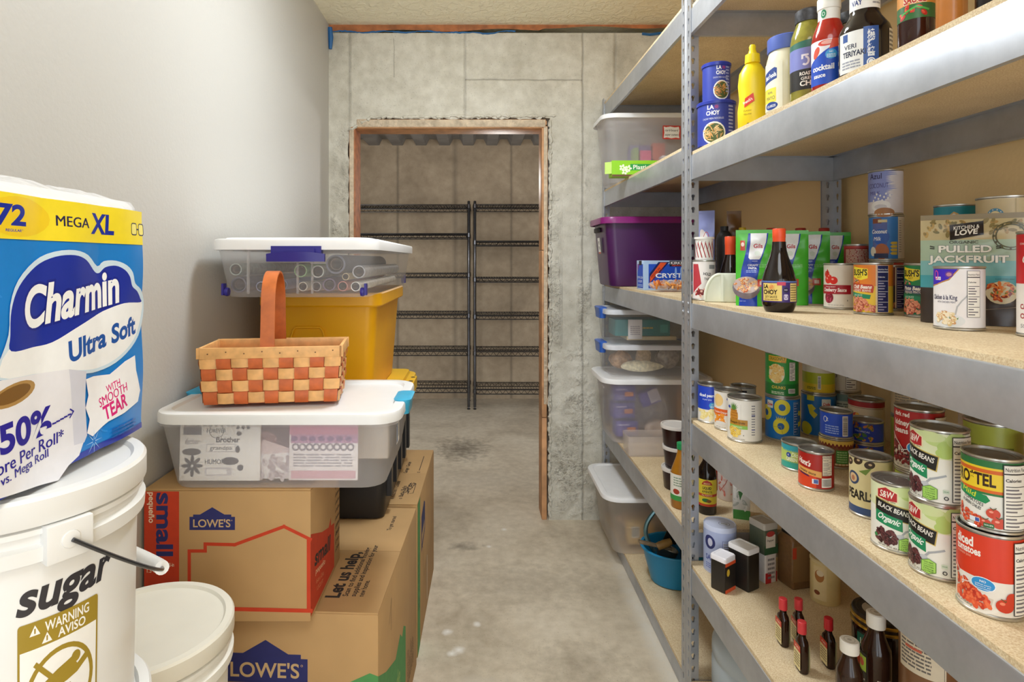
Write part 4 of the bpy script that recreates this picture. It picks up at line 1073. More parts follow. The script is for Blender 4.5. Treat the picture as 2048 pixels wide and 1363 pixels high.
def a_pineapple(A, r, h):
    A.lines(.026, .02, .036, h * .88, 12, '#7a7a84', 4, .4); A.rect(.026, h * .62, .036, h * .64, '#2f3f8f').rect(.026, h * .3, .036, h * .315, '#2f3f8f')
    A.ell(-.020, .068, .0125, .019, '#d59a3c')
    for i in range(5):
        for j in range(4): A.ell(-.027 + .0048 * j + .002 * (i % 2), .055 + .007 * i, .0022, .003, '#b5742a')
    for i in range(9): a = PI * (.12 + .095 * i); A.poly([(-.022, .084), (-.017, .084), (-.02 + .015 * math.cos(a), .086 + .020 * math.sin(a))], ('#4f7a34', '#6c9a45')[i % 2])
    A.rect(-.032, .045, .016, .060, '#b9852c'); A.txt('Pineapple Chunks', -.010, .0495, .0055, '#3c2412', w=.040, shear=.1, bold=.02)
    A.rect(-.032, .036, .016, .045, '#8cc152'); A.txt('IN PINEAPPLE JUICE', -.012, .0387, .0032, '#eef6dc', w=.03)
    A.pile(-.032, .013, -.001, .037, 40, .0048, ['#f2d878', '#dcae3c', '#e8c458'], 3, .8, lambda u, v: ((u + .016) / .018) ** 2 + ((v - .036) / .022) ** 2 < 1)
    A.txt('NET WT 20 OZ (1 LB 4 OZ) 567g', -.008, .008, .0022, '#6a6660', w=.034); A.txt('4', .006, .018, .004, '#555'); A.line([(.0, .1), (.0, .035)], .0004, '#b9b5ad')
    A.ell(-.034, .09, .004, .004, '#2f4fae')
def a_oranges(A, r, h):
    A.ell(-.018, .084, .016, .018, '#f1ce8a'); A.rect(-.05, .043, .02, .060, '#e4641f'); A.txt('Mandarin Oranges', -.012, .048, .0062, '#f8efe4', w=.044, bold=.03)
    A.pile(-.03, .02, .0, .044, 30, .006, ['#f6a43c', '#e6831f', '#f2932c'], 2, .5); A.ell(-.01, .02, .018, .006, '#e3e1de'); A.txt('NET WT 15 OZ', -.01, .008, .0025, '#777', w=.03); A.ell(.012, .09, .0045, .0045, '#2f4fae')
def a_pears(A, r, h):
    A.rect(-.12, .040, .12, h - .005, '#1d43c0'); A.txt('sliced pears', -.006, .078, .0085, '#eef2f8', w=.048, bold=.04); A.txt('in pear juice', -.004, .068, .0045, '#cfdaf2', w=.026)
    A.ell(.012, .053, .010, .009, '#35a3dc').txt('NO', .012, .055, .003, '#f2f6f8').lines(.006, .046, .018, .053, 3, '#d8ecf6'); A.pile(-.03, .012, .018, .038, 22, .009, ['#f6e9b4', '#ecd88a', '#f2e29c'], 2, .55)
def a_dragonfly(A, r, h):
    A.rect(-.12, .005, .12, h - .005, '#2f9a3c'); A.rect(-.12, .005, .12, .036, '#1f7a34')
    A.poly([(-.04, h * .80), (.006, h * .78), (.008, h * .92), (-.04, h * .93)], '#e9b43a'); A.txt('DRAGONFLY', -.016, h * .83, .0085, '#3d7a2a', w=.042, bold=.05); A.txt('Brand', .0, h * .79, .003, '#8a3a1c')
    A.ell(-.018, h * .53, .021, .026, '#f0e6c4').pile(-.036, h * .32, .0, h * .73, 44, .006, ['#f3d488', '#e6b85c', '#eac678'], 6, .7, lambda u, v: ((u + .018) / .019) ** 2 + ((v - h * .53) / .024) ** 2 < 1)
    A.txt('CHUNKS', -.012, h * .19, .0075, '#e9d24a', w=.034, bold=.04); A.lines(-.03, .008, .002, .016, 2, '#d7e6c8')
    A.nutri(.014, h * .38, .032, h * .80, head=False); A.barcode(.012, .012, .031, .024)
def a_dole(A, r, h, turn=0):
    A.rect(-.14, .005, .14, h - .005, '#1673c4')
    for u, v in ((-.003, .090), (-.006, .040), (.047, .06), (-.05, .07), (.1, .09), (.1, .04)):
        A.ell(u, v, .020, .021, '#e6dc3c', n=26).ell(u, v, .0085, .009, '#1663b0')
    for k in range(5): A.poly([(-.016 + .004 * k, .056), (-.011 + .004 * k, .056), (-.018 + .006 * k, .066)], '#cfc640')
    A.line([(-.026, .036), (-.006, .040), (-.002, .022)], .001, '#b9ac2a')
    A.rrect(-.045, .085, -.026, .105, .002, '#e9ece8').txt('Dole', -.0355, .0915, .007, '#c8242c', w=.016, shear=.2, bold=.06)
    A.nutri(.026, .02, .042, .105, bg='#1a5fa6', ink='#dfe9f2', head=False)
def a_dole2(A, r, h):
    A.rect(-.14, .005, .14, h - .005, '#1673c4')
    A.poly([(-.024, .085), (-.012, .088), (-.002, .078), (-.008, .071), (.002, .062), (-.006, .050), (-.018, .062)], '#e6dc3c'); A.ell(-.03, .02, .018, .018, '#d9d038'); A.rect(-.026, .098, -.006, .112, '#d9d038')
    A.rrect(.012, .08, .036, .105, .002, '#e9ece8').txt('Dole', .024, .088, .007, '#c8242c', w=.018, shear=.2, bold=.06)
def a_yellowgreen(A, r, h):
    A.rect(-.12, .005, .12, .062, '#b9c22a'); A.rect(-.12, .005, .12, .028, '#e2c52a'); A.rect(-.12, .058, .12, .078, '#ece6d8'); A.rect(-.12, .078, .12, h - .005, '#6fae3a'); A.rect(-.034, .084, -.006, .096, '#e6d24a'); A.lines(-.03, .012, -.006, .02, 2, '#3f5a1c'); A.barcode(-.002, .014, .006, .05, vert=True)
def a_white_red(A, r, h):
    A.rect(-.036, h * .62, -.012, h * .80, '#b8283a'); A.txt('43', -.022, h * .36, .008, '#5a5560'); A.nutri(.004, .01, .034, h * .8, head=False)
def a_greytext(A, r, h):
    A.rect(-.12, .005, .12, h - .005, '#c9d2c4'); A.rect(-.12, h * .8, .12, h - .005, '#7fa0a0'); A.lines(-.03, .015, .03, h * .76, 11, '#7d8a80')
def a_bluetuna(A, r, h):
    A.rect(-.12, .005, .12, h - .005, '#1a4fd0'); A.ring(-.024, h * .68, .005, .007, .0018, '#dfe8fa'); A.txt('2', -.019, h * .62, .008, '#dfe8fa'); A.lines(-.024, .01, .006, h * .5, 4, '#9fb9f2'); A.barcode(.013, .007, .026, h * .86, vert=True)
def a_chilecan(A, r, h):
    A.rect(-.12, .005, .12, h - .005, '#7b4a22'); A.rect(-.12, h * .75, .12, h - .005, '#e2bd55')
    z = [(-.05 + .004 * i, h * (.80 if i % 2 else .70)) for i in range(26)]; A.line(z, .003, '#7a2718'); A.rect(-.0, .012, .026, h * .62, '#3f8a3a'); A.lines(.002, .014, .024, h * .6, 5, '#a9c98f'); A.lines(-.002, .006, .028, .014, 1, '#d9c9a4')
def a_greenchile(A, r, h):
    A.rect(-.12, .005, .12, h - .005, '#b9cf6a'); A.rect(-.12, h * .74, .12, h - .005, '#2f9fb0'); A.rect(-.12, .005, .12, h * .28, '#2fa59a')
    for k in range(22): A.poly([(-.04 + .004 * k, h * .74), (-.036 + .004 * k, h * .74), (-.038 + .004 * k, h * .68)], '#2f9fb0'); A.poly([(-.04 + .004 * k, h * .28), (-.036 + .004 * k, h * .28), (-.038 + .004 * k, h * .34)], '#2fa59a')
    A.ell(-.022, h * .57, .0055, .0055, '#24469a').txt('K', -.022, h * .535, .004, '#eef2f8'); A.txt('Diced', -.004, h * .52, .0095, '#eaf4d8', w=.024, shear=.3, bold=.02); A.txt('GREEN CHILES', -.002, h * .355, .0078, '#f4f6ea', w=.052, bold=.05)
def a_tomsauce(A, r, h):
    A.rect(-.12, .005, .12, h - .005, '#a81c14'); A.rect(-.12, .005, .004, h * .38, '#d9421c'); A.txt("Hunt's", -.022, h * .63, .011, '#f6ece4', w=.03, rot=-10, bold=.05, shear=.2)
    A.poly([(-.04, h * .44), (.014, h * .34), (.014, h * .50), (-.04, h * .58)], '#e0a558'); A.txt('tomato sauce', -.015, h * .43, .0055, '#2c1a12', w=.036, rot=-10, bold=.02); A.poly([(-.03, h * .38), (-.008, h * .33), (-.012, h * .39), (-.03, h * .43)], '#5a1d4a')
    A.rect(-.004, .014, .008, .024, '#e9ecf2').rect(-.001, .015, .0075, .0232, '#4a66b0'); A.nutri(.015, h * .40, .038, h * .93, bg='#eadfc9', ink='#3a322c'); A.barcode(.014, .008, .036, h * .34)
def a_pearls(A, r, h):
    A.rect(-.12, .018, .12, h - .005, '#d9cc9a'); A.rect(-.12, .005, .12, .018, '#2d4a7c')
    for u, v in ((-.024, .098), (-.004, .104), (.016, .1)): A.ell(u, v, .009, .007, '#3a2c20', .4).ell(u + .001, v + .001, .003, .002, '#c9b08a')
    A.poly([(-.002, .085), (.02, .095), (.01, .08)], '#6f8a3a'); A.ell(-.014, .07, .0125, .0125, '#3a4a6a').ell(-.014, .07, .0085, .0085, '#d8b98c').ell(-.014, .069, .004, .005, '#b97a5a'); A.txt('PEARLS', -.002, .032, .0165, '#231f1c', w=.052, bold=.07)
def a_redcream(A, r, h):
    A.rect(-.12, .005, .12, h - .005, '#ddceb2'); A.rect(-.12, h * .86, .12, h - .005, '#a8262a'); A.ell(-.024, h * .66, .009, .010, '#c8452c').ell(-.02, h * .7, .005, .005, '#e6a83c'); A.line([(-.04 + .005 * i, h * .84) for i in range(18)], .001, '#7a1c20')
def a_bluetropic(A, r, h):
    A.rect(-.12, .005, .12, h - .005, '#1f3fb4'); A.pile(-.03, h * .62, .012, h * .88, 14, .005, ['#c9803c', '#8a4a2c', '#6a7a34'], 4); A.txt('TROPICAL', -.008, h * .50, .004, '#c9d6f4', w=.032, shear=.2); A.pile(-.03, h * .15, .012, h * .42, 16, .005, ['#3f7a34', '#c98a3c', '#2f5a2c'], 5)
def a_plaingreen(A, r, h): A.rect(-.12, .005, .12, h - .005, '#aebb4c'); A.lines(-.03, .02, .03, h * .7, 8, '#6a7a2c')
def a_plainred(A, r, h): A.rect(-.12, .005, .12, h - .005, '#b3202c'); A.lines(-.02, .03, .02, h * .7, 5, '#e6c9c4')
def a_plainwhite(A, r, h): A.lines(-.03, .02, .03, h * .8, 10, '#8d8880'); A.rect(-.03, h * .82, .01, h * .9, '#2d2a35')

R15, H15, R20, H20 = .0378, .113, .0435, .116
DK = S4R + D                    # deck height of the shelf
def stack(label, x, y, r, h, n, *a, **k): return can(label, x, y, DK + n + .0006, r, h, *a, **k)
x, y = on(1794, 1112, DK, R15); can('black beans can standing alone beside the two-high bean stack', x, y, DK, R15, H15, a_blackbeans, '#efeee6')
x, y = on(1876, 1166, DK, R15); can('black beans can at the bottom of the two-high stack', x, y, DK, R15, H15, a_blackbeans, '#efeee6', rz=-.62)
can('black beans can on top of the two-high stack', x - .001, y - .004, DK + H15 + .0004, R15, H15, a_blackbeans, '#efeee6', rz=-.62)
x, y = on(1980, 1244, DK, R15); can('big red can of diced tomatoes at the front of the shelf', x, y, DK, R15, H15, a_diced, '#efeae2', rz=-.28)
can('tomatoes and green chilies can stacked on the red diced tomatoes', x + .004, y + .001, DK + H15 + .0004, .0352, .101, a_rotel, '#eceae2', rz=-.32)
x, y = on(1489, 887, DK, R20); can('white pineapple chunks can, frontmost of the three at the left post', x, y, DK, R20, H20, a_pineapple, '#ece9e2', rz=-.2)
x, y = on(1456, 863, DK, R15); can('mandarin oranges can with orange band behind the pineapple chunks', x, y, DK, R15, H15, a_oranges, '#ece9e2', rz=-.3, tab=True)
x, y = .702, 1.802; can('blue and white sliced pears can beside the post', x, y, DK, .036, H15, a_pears, '#ece9e2', rz=-.15, tab=True)
can('pale can mostly hidden behind the pineapple chunks can', .80, 1.80, DK, .036, .108, a_plainwhite, '#cfc9bd', tab=True)
x, y = on(1565, 884, DK, R20); can('blue pineapple slices can with yellow rings, under the green can', x, y, DK, R20, H20, a_dole, '#1673c4', rz=.05)
can('green can of chunks with yellow banner, on the blue rings can', x - .002, y, DK + H20 + .0004, .0415, .118, a_dragonfly, '#2f9a3c', rz=.1)
x, y = on(1637, 876, DK, R20); can('blue pineapple can with cut yellow wedges, under the yellow-green can', x, y, DK, R20, H20, a_dole2, '#1673c4', rz=-.1)
can('yellow-green can with cream band on the blue wedges can', x, y, DK + H20 + .0004, .0405, .105, a_yellowgreen, '#b9c22a')
can('grey-green can of small print at the back, right of the blue pineapple cans', 1.035, 1.69, DK, .042, .116, a_greytext, '#c9d2c4')
can('white can with a red patch on the grey-green can', 1.035, 1.69, DK + .1164, .041, .112, a_white_red, '#d9d2c6')
x, y = on(1672, 938, DK, .036); can('brown and yellow chile can under the short blue can', x, y, DK, .0365, .068, a_chilecan, '#7b4a22')
can('short blue can with barcode on the brown and yellow can', x - .001, y - .002, DK + .0684, .0345, .062, a_bluetuna, '#1a4fd0')
x, y = on(1598, 945, DK, .0365); can('short green chiles can behind the red tomato sauce', x, y, DK, .0375, .062, a_greenchile, '#b9cf6a')
x, y = on(1632, 983, DK, .0345); can('small red tomato sauce can with barcode at the front', x, y, DK, .0345, .08, a_tomsauce, '#a81c14', rz=-.1)
x, y = on(1743, 940, DK, .034); can('lower of the two short blue cans behind the olives can', x, y + .02, DK, .036, .052, a_bluetropic, '#1f3fb4')
can('upper of the two short blue cans behind the olives can', x, y + .02, DK + .0524, .036, .052, a_bluetropic, '#1f3fb4')
can('cream can with red top band behind the short blue cans', x + .075, y + .135, DK, .041, .128, a_redcream, '#ddceb2')
can('yellow and black olives can beside the kidney beans stack', .752, 1.145, DK, .036, .112, a_pearls, '#d9cc9a', rz=-.5)
can('gold-banded can supporting the kidney beans can', .80, 1.085, DK, .037, .105, a_plaingreen, '#d9cba4')
can('red can of dark red kidney beans, on top of a gold-banded can', .80, 1.085, DK + .1054, R15, H15, a_kidney, '#b3161c', rz=-.08)
can('green-yellow can behind the chilies, lid in shadow', .83, .965, DK, .038, .113, a_plaingreen, '#aebb4c')
can('second green-yellow can stacked in shadow behind the chilies', .83, .965, DK + .1134, .038, .113, a_plaingreen, '#aebb4c')
can('red can at the back right under the middle shelf', .85, .875, DK, .036, .108, a_plainred, '#b3202c')
can('upper red can at the back right under the middle shelf', .85, .875, DK + .1084, .036, .108, a_plainred, '#b3202c')
can('white nutrition-panelled can behind the kidney beans', .93, 1.10, DK, .038, .113, a_plainwhite, '#d8d2c6')
can('upper white nutrition-panelled can behind the kidney beans', .93, 1.10, DK + .1134, .038, .113, a_plainwhite, '#d8d2c6')
can('dark can at the rear between the cream can and the wall', 1.03, 1.43, DK, .036, .112, a_plaingreen, '#6d6a3a')
can('pale can on the dark rear can', 1.03, 1.43, DK + .1124, .036, .1, a_plainwhite, '#c9b99a')

# ---- middle shelf
DK = S3 + D
def a_king(A, r, h):
    A.poly([(-.05, h * .66), (-.03, h * .70), (-.008, h * .78), (.006, h - .005), (-.05, h - .005)], '#b9854c'); A.poly([(-.05, h * .685), (-.03, h * .72), (-.009, h * .80), (.004, h - .005), (-.05, h - .005)], '#3c1fc0')
    A.ell(-.0085, h * .87, .0062, .0055, '#6a3a9c').ell(-.0085, h * .87, .004, .0032, '#c08a9c'); A.rect(-.034, h * .78, -.022, h * .83, '#f2f0f4').txt('VALLEY', -.027, h * .79, .0028, '#3c1fc0', w=.009)
    A.ring(-.032, h * .86, .005, .008, .0018, '#e2508c')
    A.txt('Chicken à la King', -.018, h * .475, .0078, '#2c2f58', w=.042, bold=.02); A.txt('WITH CHICKEN MEAT', -.014, h * .42, .0032, '#2c2f58', w=.03)
    A.line([(.0, .024), (.003, .04), (.009, .05), (.019, .062)], .0022, '#b9bcc2')
    A.ell(-.012, .016, .026, .012, '#dfe3e8'); 
    for k in range(7): A.poly([(-.028 + .005 * k, .02), (-.026 + .005 * k, .018), (-.03 + .0058 * k, .034 - abs(k - 2) * .003)], '#5f8a4c')
    A.pile(-.028, .010, .0, .030, 44, .0042, ['#f2e6cc', '#d9bf8c', '#e8d4a8', '#d0a070'], 6, .75, lambda u, v: ((u + .015) / .015) ** 2 + ((v - .018) / .013) ** 2 < 1)
    A.nutri(.016, h * .21, .036, h * .93)
def a_campbell(A, r, h):
    A.rect(-.12, h * .5, .12, h - .005, '#d0202a'); A.txt("Campbell's", .008, h * .70, .012, '#f6f0ec', w=.058, shear=.4, bold=.03); A.ring(.012, h * .5, .009, .009, .002, '#b99a4c').ell(.012, h * .5, .007, .007, '#d9c07a')
    A.txt('CONDENSED', -.016, h * .87, .003, '#f6e2de', w=.02); A.txt('Cream of', -.008, h * .26, .0075, '#a82030', w=.034, bold=.04); A.txt('Chicken', -.010, h * .17, .0075, '#a82030', w=.03, bold=.04); A.txt('SOUP', -.014, h * .08, .006, '#9a9aa0', w=.02)
def a_cran(A, r, h):
    for u, v, q in ((-.026, .085, .008), (-.022, .072, .010), (-.008, .070, .0095), (-.018, .078, .006)): A.ell(u, v, q, q, '#dc2b22').ell(u - .002, v + .003, q * .3, q * .25, '#f7b0a0')
    A.poly([(-.03, .085), (-.024, .098), (-.018, .088)], '#c8241c'); A.ell(-.020, .028, .012, .014, '#8a1430').pile(-.03, .016, -.010, .04, 24, .002, ['#c8486a', '#6a0c22'], 2)
    A.rect(-.05, .037, .030, .059, '#a8142a'); A.txt('WHOLE BERRY', -.016, .053, .0026, '#f4e4e6', w=.026); A.txt('Cranberry Sauce', -.008, .043, .0085, '#f8f0f0', w=.056, bold=.04, shear=.15); A.txt('NET WT 14 OZ (397g)', -.004, .009, .0025, '#9a9690', w=.036); A.txt('6', .022, .020, .004, '#555')
def bush(bg, bg2, band, band2, l1, l2, pal, ribbon='#1d8a62'):
    def f(A, r, h):
        A.rect(-.12, .005, .12, h - .005, bg); A.rect(-.12, .005, .12, h * .55, bg2)
        A.poly([(-.036, h * .80), (-.036, h * .93), (-.018, h * .90), (.002, h * .88), (.002, h * .70), (-.012, h * .66), (-.036, h * .72)], '#f2df3c'); A.txt("BUSH'S", -.017, h * .755, .0128, '#1f1d1a', w=.036, bold=.06); A.txt('BEST', -.016, h * .70, .004, '#7a4a1c', w=.011)
        A.pile(-.034, h * .60, -.012, h * .67, 9, .003, ['#f0e8dc', '#c83a2c', '#2f6a3c'], 3)
        A.poly([(-.045, h * .46), (.012, h * .42), (.014, h * .54), (.010, h * .58), (-.045, h * .60)], band); A.txt(l1, -.012, h * .50, .0075, '#f6f0e8', w=.044, shear=.25, bold=.04); A.txt(l2, -.012, h * .44, .005, '#f2e8dc', w=.04, bold=.03)
        A.poly([(-.045, h * .34), (.006, h * .30), (.008, h * .38), (-.045, h * .43)], ribbon); A.txt('MILD SAUCE', -.02, h * .355, .0036, '#e9f4ea', w=.022)
        A.pile(-.036, .008, .018, h * .32, 70, .0052, pal, 7, .6, lambda u, v: v < h * .32 - max(0, u + .01) * .6)
        A.rect(.017, .005, .0185, h - .005, '#e9e2c4'); A.nutri(.0195, .006, .042, h - .006, bg='#1b2460', ink='#dfe2f0')
    return f
def a_coco1(A, r, h):
    A.rect(-.12, .005, .12, h - .005, '#e6e2ea'); A.rect(-.12, h * .30, -.004, h - .005, '#8f9cdc'); r_ = random.Random(4)
    for k in range(18): v = h * (.34 + .62 * k / 18); A.poly([(-.006, v), (.004 + r_.random() * .022, v + .003), (-.006, v + .005)], '#8f9cdc')
    A.txt('Azul', -.026, h * .80, .014, '#3c3a6a', w=.03, bold=.01); A.txt('COCONUT', -.020, h * .60, .0115, '#55529a', w=.046, bold=.0); A.txt('MILK', -.027, h * .45, .009, '#55529a', w=.026)
    A.ell(-.014, h * .20, .022, .014, '#f4f4f6').ell(-.014, h * .18, .014, .006, '#d7d7e0')
    for k in range(10): A.ell(-.03 + .004 * k, h * .32 + .004 * ((k * 7) % 5), .002, .0028, '#f6f6f8')
    A.ell(-.006, .006, .022, .012, '#b07a4c')
def a_coco2(A, r, h):
    A.rect(-.12, .005, .12, h - .005, '#3f86d6'); A.rect(-.034, .02, .0, h * .86, '#5a6ab0'); A.rect(-.034, h * .82, -.012, h - .008, '#8a4a2c'); A.rect(-.02, h * .84, .0, h * .9, '#e6d8a8'); A.ell(-.014, h * .52, .019, .02, '#2f62c0')
    A.txt('Coconut', -.018, h * .60, .0095, '#f2f4f8', w=.036, shear=.2, bold=.04); A.txt('Milk', -.022, h * .44, .0095, '#f2f4f8', w=.018, shear=.2, bold=.04); A.ell(-.012, h * .20, .016, .02, '#b9683a'); A.ell(-.033, h * .2, .008, .012, '#e8e2d6'); A.rect(-.03, .006, .002, .018, '#1c2a5a')
    for k in range(4): A.poly([(.006, .018 + k * .0085), (.010, .0215 + k * .0085), (.022, .0215 + k * .0085), (.022, .0145 + k * .0085), (.010, .0145 + k * .0085)], '#e2c54a')
    A.rect(.024, .005, .06, h - .005, '#d9cfc0'); A.lines(.027, .02, .034, h * .9, 14, '#8a8078', 3, .35)
def a_heinz(A, r, h):
    A.rect(-.12, .005, .12, h - .005, '#1f8fa8'); A.poly([(-.04, h * .52), (.0, h * .46), (.006, h * .62), (.002, h * .82), (-.006, h * .86), (-.014, h * .80), (-.04, h * .78)], '#cfae6a'); A.poly([(-.04, h * .54), (-.002, h * .49), (.004, h * .62), (.0, h * .79), (-.006, h * .83), (-.014, h * .77), (-.04, h * .75)], '#eceae4'); A.txt('HEINZ', -.017, h * .60, .011, '#2c2a2a', w=.034, bold=.05)
def a_circle(A, r, h):
    A.rect(-.14, .005, .14, h - .005, '#cdbb92'); 
    A.ring(-.022, h * .70, .0135, .0135, .005, '#4f8fb0', 30, 0, PI); A.ring(-.022, h * .70, .0135, .0135, .005, '#7a9a44', 30, PI, 2 * PI); A.ell(-.022, h * .70, .008, .008, '#e8d8a4'); A.ell(-.022, h * .70, .0045, .0045, '#d9a33c')
    for k in range(10): A.rect(-.022 + .0109 * math.cos(k * .63) - .0008, h * .70 + .0109 * math.sin(k * .63) - .0012, -.022 + .0109 * math.cos(k * .63) + .0008, h * .70 + .0109 * math.sin(k * .63) + .0012, '#f2efe6')
    A.lines(.004, h * .66, .022, h * .74, 2, '#8a7a5a'); A.rect(.008, .005, .0095, h - .005, '#b9a67a')
def a_dark(A, r, h): A.rect(-.12, .005, .12, h - .005, '#9b2a28'); A.rect(-.12, h * .82, .12, h - .005, '#b93a34'); A.lines(-.03, .01, .03, h * .78, 10, '#d9c9b4')
x, y = on(1918, 662, DK, R15); can('white chicken à la king can in front of the pouch', x, y, DK, .0365, .109, a_king, '#eceaee', rz=-.15)
x, y = on(2090, 678, DK, .034); can('red and white soup can at the right end of the middle shelf', x, y, DK, .0345, .165, a_campbell, '#f2efec', rz=-.25)
x, y = on(1681, 619, DK, R15); can('white cranberry sauce can with crimson band', x, y, DK, .0372, .112, a_cran, '#e6e0d6', rz=-.2)
x, y = on(1746, 630, DK, R15); can('orange and yellow chili beans can with navy panel', x, y, DK, .038, .114, bush('#e8852a', '#efc83c', '#c4452a', '#c4452a', 'Chili Beans', 'KIDNEY BEANS', BEANR), '#e8852a', rz=-.32)
x, y = on(1806, 625, DK, R15); can('dark brown canned baked beans between the orange and green bean cans', x, y + .05, DK, .0365, .108, bush('#7a3a1c', '#2c1a14', '#5a2238', '#5a2238', 'Sugar Cured', 'BAKED BEANS', ['#c9803c', '#8a4a24', '#a8622e'], '#1c1614'), '#6a3018', rz=-.1)
x, y = on(1850, 636, DK, R15); can('green pinto beans can left of the jackfruit pouch', x, y, DK, .0372, .113, bush('#1d8a50', '#17694a', '#22386e', '#22386e', 'Pinto Beans', 'FRIJOLES PINTOS', BEANR), '#1d8a50', rz=-.3)
# back row
can('dark red can under the coconut milk tower', 1.045, 1.53, DK, .038, .118, a_dark, '#9b2a28')
can('second dark red can behind the chili beans', 1.03, 1.625, DK, .038, .1, a_dark, '#9b2a28')
can('white-labelled can with red top, behind the green pouches', 1.03, 1.625, DK + .1004, .031, .062, a_dark, '#d8cdb8')
can('blue coconut milk can, middle of the tower', 1.045, 1.53, DK + .1184, .0385, .114, a_coco2, '#3f86d6', rz=.05)
can('lilac coconut milk can at the top of the tower', 1.043, 1.53, DK + .2328, .0385, .114, a_coco1, '#e6e2ea', rz=.08)
can('dark can in the row behind the jackfruit pouch', 1.055, 1.32, DK, .038, .122, a_dark, '#7a3a34')
can('teal can with pale keystone label, above the jackfruit pouch', 1.055, 1.32, DK + .1224, .0405, .118, a_heinz, '#1f8fa8', rz=.06)
can('brown can supporting the tan can behind the pouch', 1.045, 1.184, DK, .043, .119, a_dark, '#5f4a34')
can('tan can with round organic seal, above the jackfruit pouch', 1.045, 1.184, DK + .1194, .0475, .124, a_circle, '#cdbb92', rz=.12)

# ---- stand-up pouches
def pouch(label, x, y, z, w, h, d, art, base, back=None, rz=None, name='food_pouch', lean=0.0, wav=.002, metal=False):
    rot = face_cam(x, y) if rz is None else face_cam(x, y) + rz
    u = thing(name, label, 'pouch', (x, y, z), rot)
    r_ = random.Random(int(x * 1000)); ph = r_.random() * 6
    def surf(s):
        def f(a, v, l):
            q = max(0, min(1, v / h)); t = max(-1, min(1, a / (w / 2)))
            g = (d / 2) * (1 - q) ** .75 * (1 - t * t) ** .5 + wav * (math.sin(a * 130 + v * 60 + ph) * .6 + math.sin(v * 140 - a * 40 + ph)) * (1 - t * t) * min(1, q * 5) * (1 if q < .9 else (1 - q) * 10)
            return (a, s * (g + .0006 + l) + lean * v, v - .004 * (1 - abs(t)) * 0)
        return f
    uc, vc = w / 18, h / 22
    A = Art(); A.rect(-w / 2, 0, w / 2, h, base)
    mt = lambda c: M(c, .25, 0, .03, 60)
    mb = MB(); B = Art(); B.rect(-w / 2, 0, w / 2, h, back or base); mb.art(B, surf(1), uc, vc, mt); mb.art(A, surf(-1), uc, vc, mt)
    bot = [(t * w / 2, -(d / 2) * (1 - t * t) ** .5, 0) for t in [i / 8 - 1 for i in range(17)]]; bot += [(p[0], -p[1], 0) for p in reversed(bot[1:-1])]
    mb.add(bot, [tuple(range(len(bot)))], mt(base)); b = mb.build('pouch_body', u, smooth=70)
    P = Art(); art(P, w, h); mb = MB(); mb.art(P, lambda a, v, l: surf(-1)(a, v, l + .0003), uc, vc, mt); mb.build('print', b, smooth=70)
    T = MB(); T.box(-w / 2, -.0009 + lean * h, h - .001, w / 2, .0009 + lean * h, h + .009, mt(base)); T.build('seal', u)
    return u
def a_gils(A, w, h):
    def s(x, y): return ((x / 450 - .5) * w, h * (1 - y / 1010))     # design coordinates
    P = lambda *pts: [s(*p) for p in pts]
    A.poly(P((140, 0), (360, 0), (345, 120), (270, 400), (230, 620), (225, 1010), (30, 1010), (40, 700), (60, 500), (110, 250)), '#1d3fae')
    A.poly(P((165, 0), (345, 0), (330, 130), (275, 330), (255, 365), (150, 365), (135, 340), (160, 150)), '#eef0f2')
    A.txt('Gils', *s(245, 205), h * .055, '#b8243a', w=w * .22, bold=.03); A.ell(*s(235, 280), w * .07, h * .035, '#dce6dc')
    A.rect(*s(48, 240), *s(100, 100), '#c8452c'); A.ell(*s(74, 155), w * .04, h * .03, '#f2d8d0')
    A.txt('ORGANIC', *s(205, 395), h * .012, '#dfe6f6', w=w * .14); A.txt('CREAMY', *s(185, 460), h * .028, '#f2f4f8', w=w * .26, bold=.05); A.txt('PASTA', *s(180, 500), h * .026, '#f2f4f8', w=w * .2, bold=.05); A.lines(*s(110, 550), *s(220, 510), 2, '#9fb4e6')
    A.ell(*s(110, 760), w * .33, h * .155, '#7a6e74'); A.ell(*s(112, 720), w * .31, h * .115, '#c8b4b0'); 
    c = s(112, 720); A.pile(c[0] - w * .3, c[1] - h * .11, c[0] + w * .3, c[1] + h * .11, 75, w * .042, ['#f2cfa0', '#d98a4c', '#e8b47a', '#c8633a'], 5, .6, lambda u, v: ((u - c[0]) / (w * .28)) ** 2 + ((v - c[1]) / (h * .1)) ** 2 < 1)
    A.rect(*s(232, 740), *s(330, 640), '#c84a34'); A.rect(*s(255, 715), *s(310, 665), '#e8d2c8'); A.lines(*s(250, 480), *s(380, 430), 3, '#8fd880'); A.txt('NET WT', *s(70, 950), h * .01, '#cfd8f2', w=w * .14)
x, y = on(1507, 612, DK, .01); GY = y
for i, (px, py, dz, lab, rz) in enumerate(((1512, 612, 0, 'green and blue pasta pouch at the left end of the four', .12), (1578, 614, 0, 'green and blue pasta pouch right behind the soy sauce bottle', .1), (1622, 614, 0, 'third green and blue pasta pouch from the left', .12))):
    y = (1.578, 1.612, 1.667)[i]; x = (px - VX) / FPX * y; pouch(lab, x, y, DK, .098 if i == 0 else .092, .19, .045, a_gils, '#4fbb38', '#3f9a2c', rz)
pouch('fourth pasta pouch, set back beside the shelf post', 1.025, 1.722, DK, .085, .19, .04, a_gils, '#48b532', '#3f9a2c', .15)
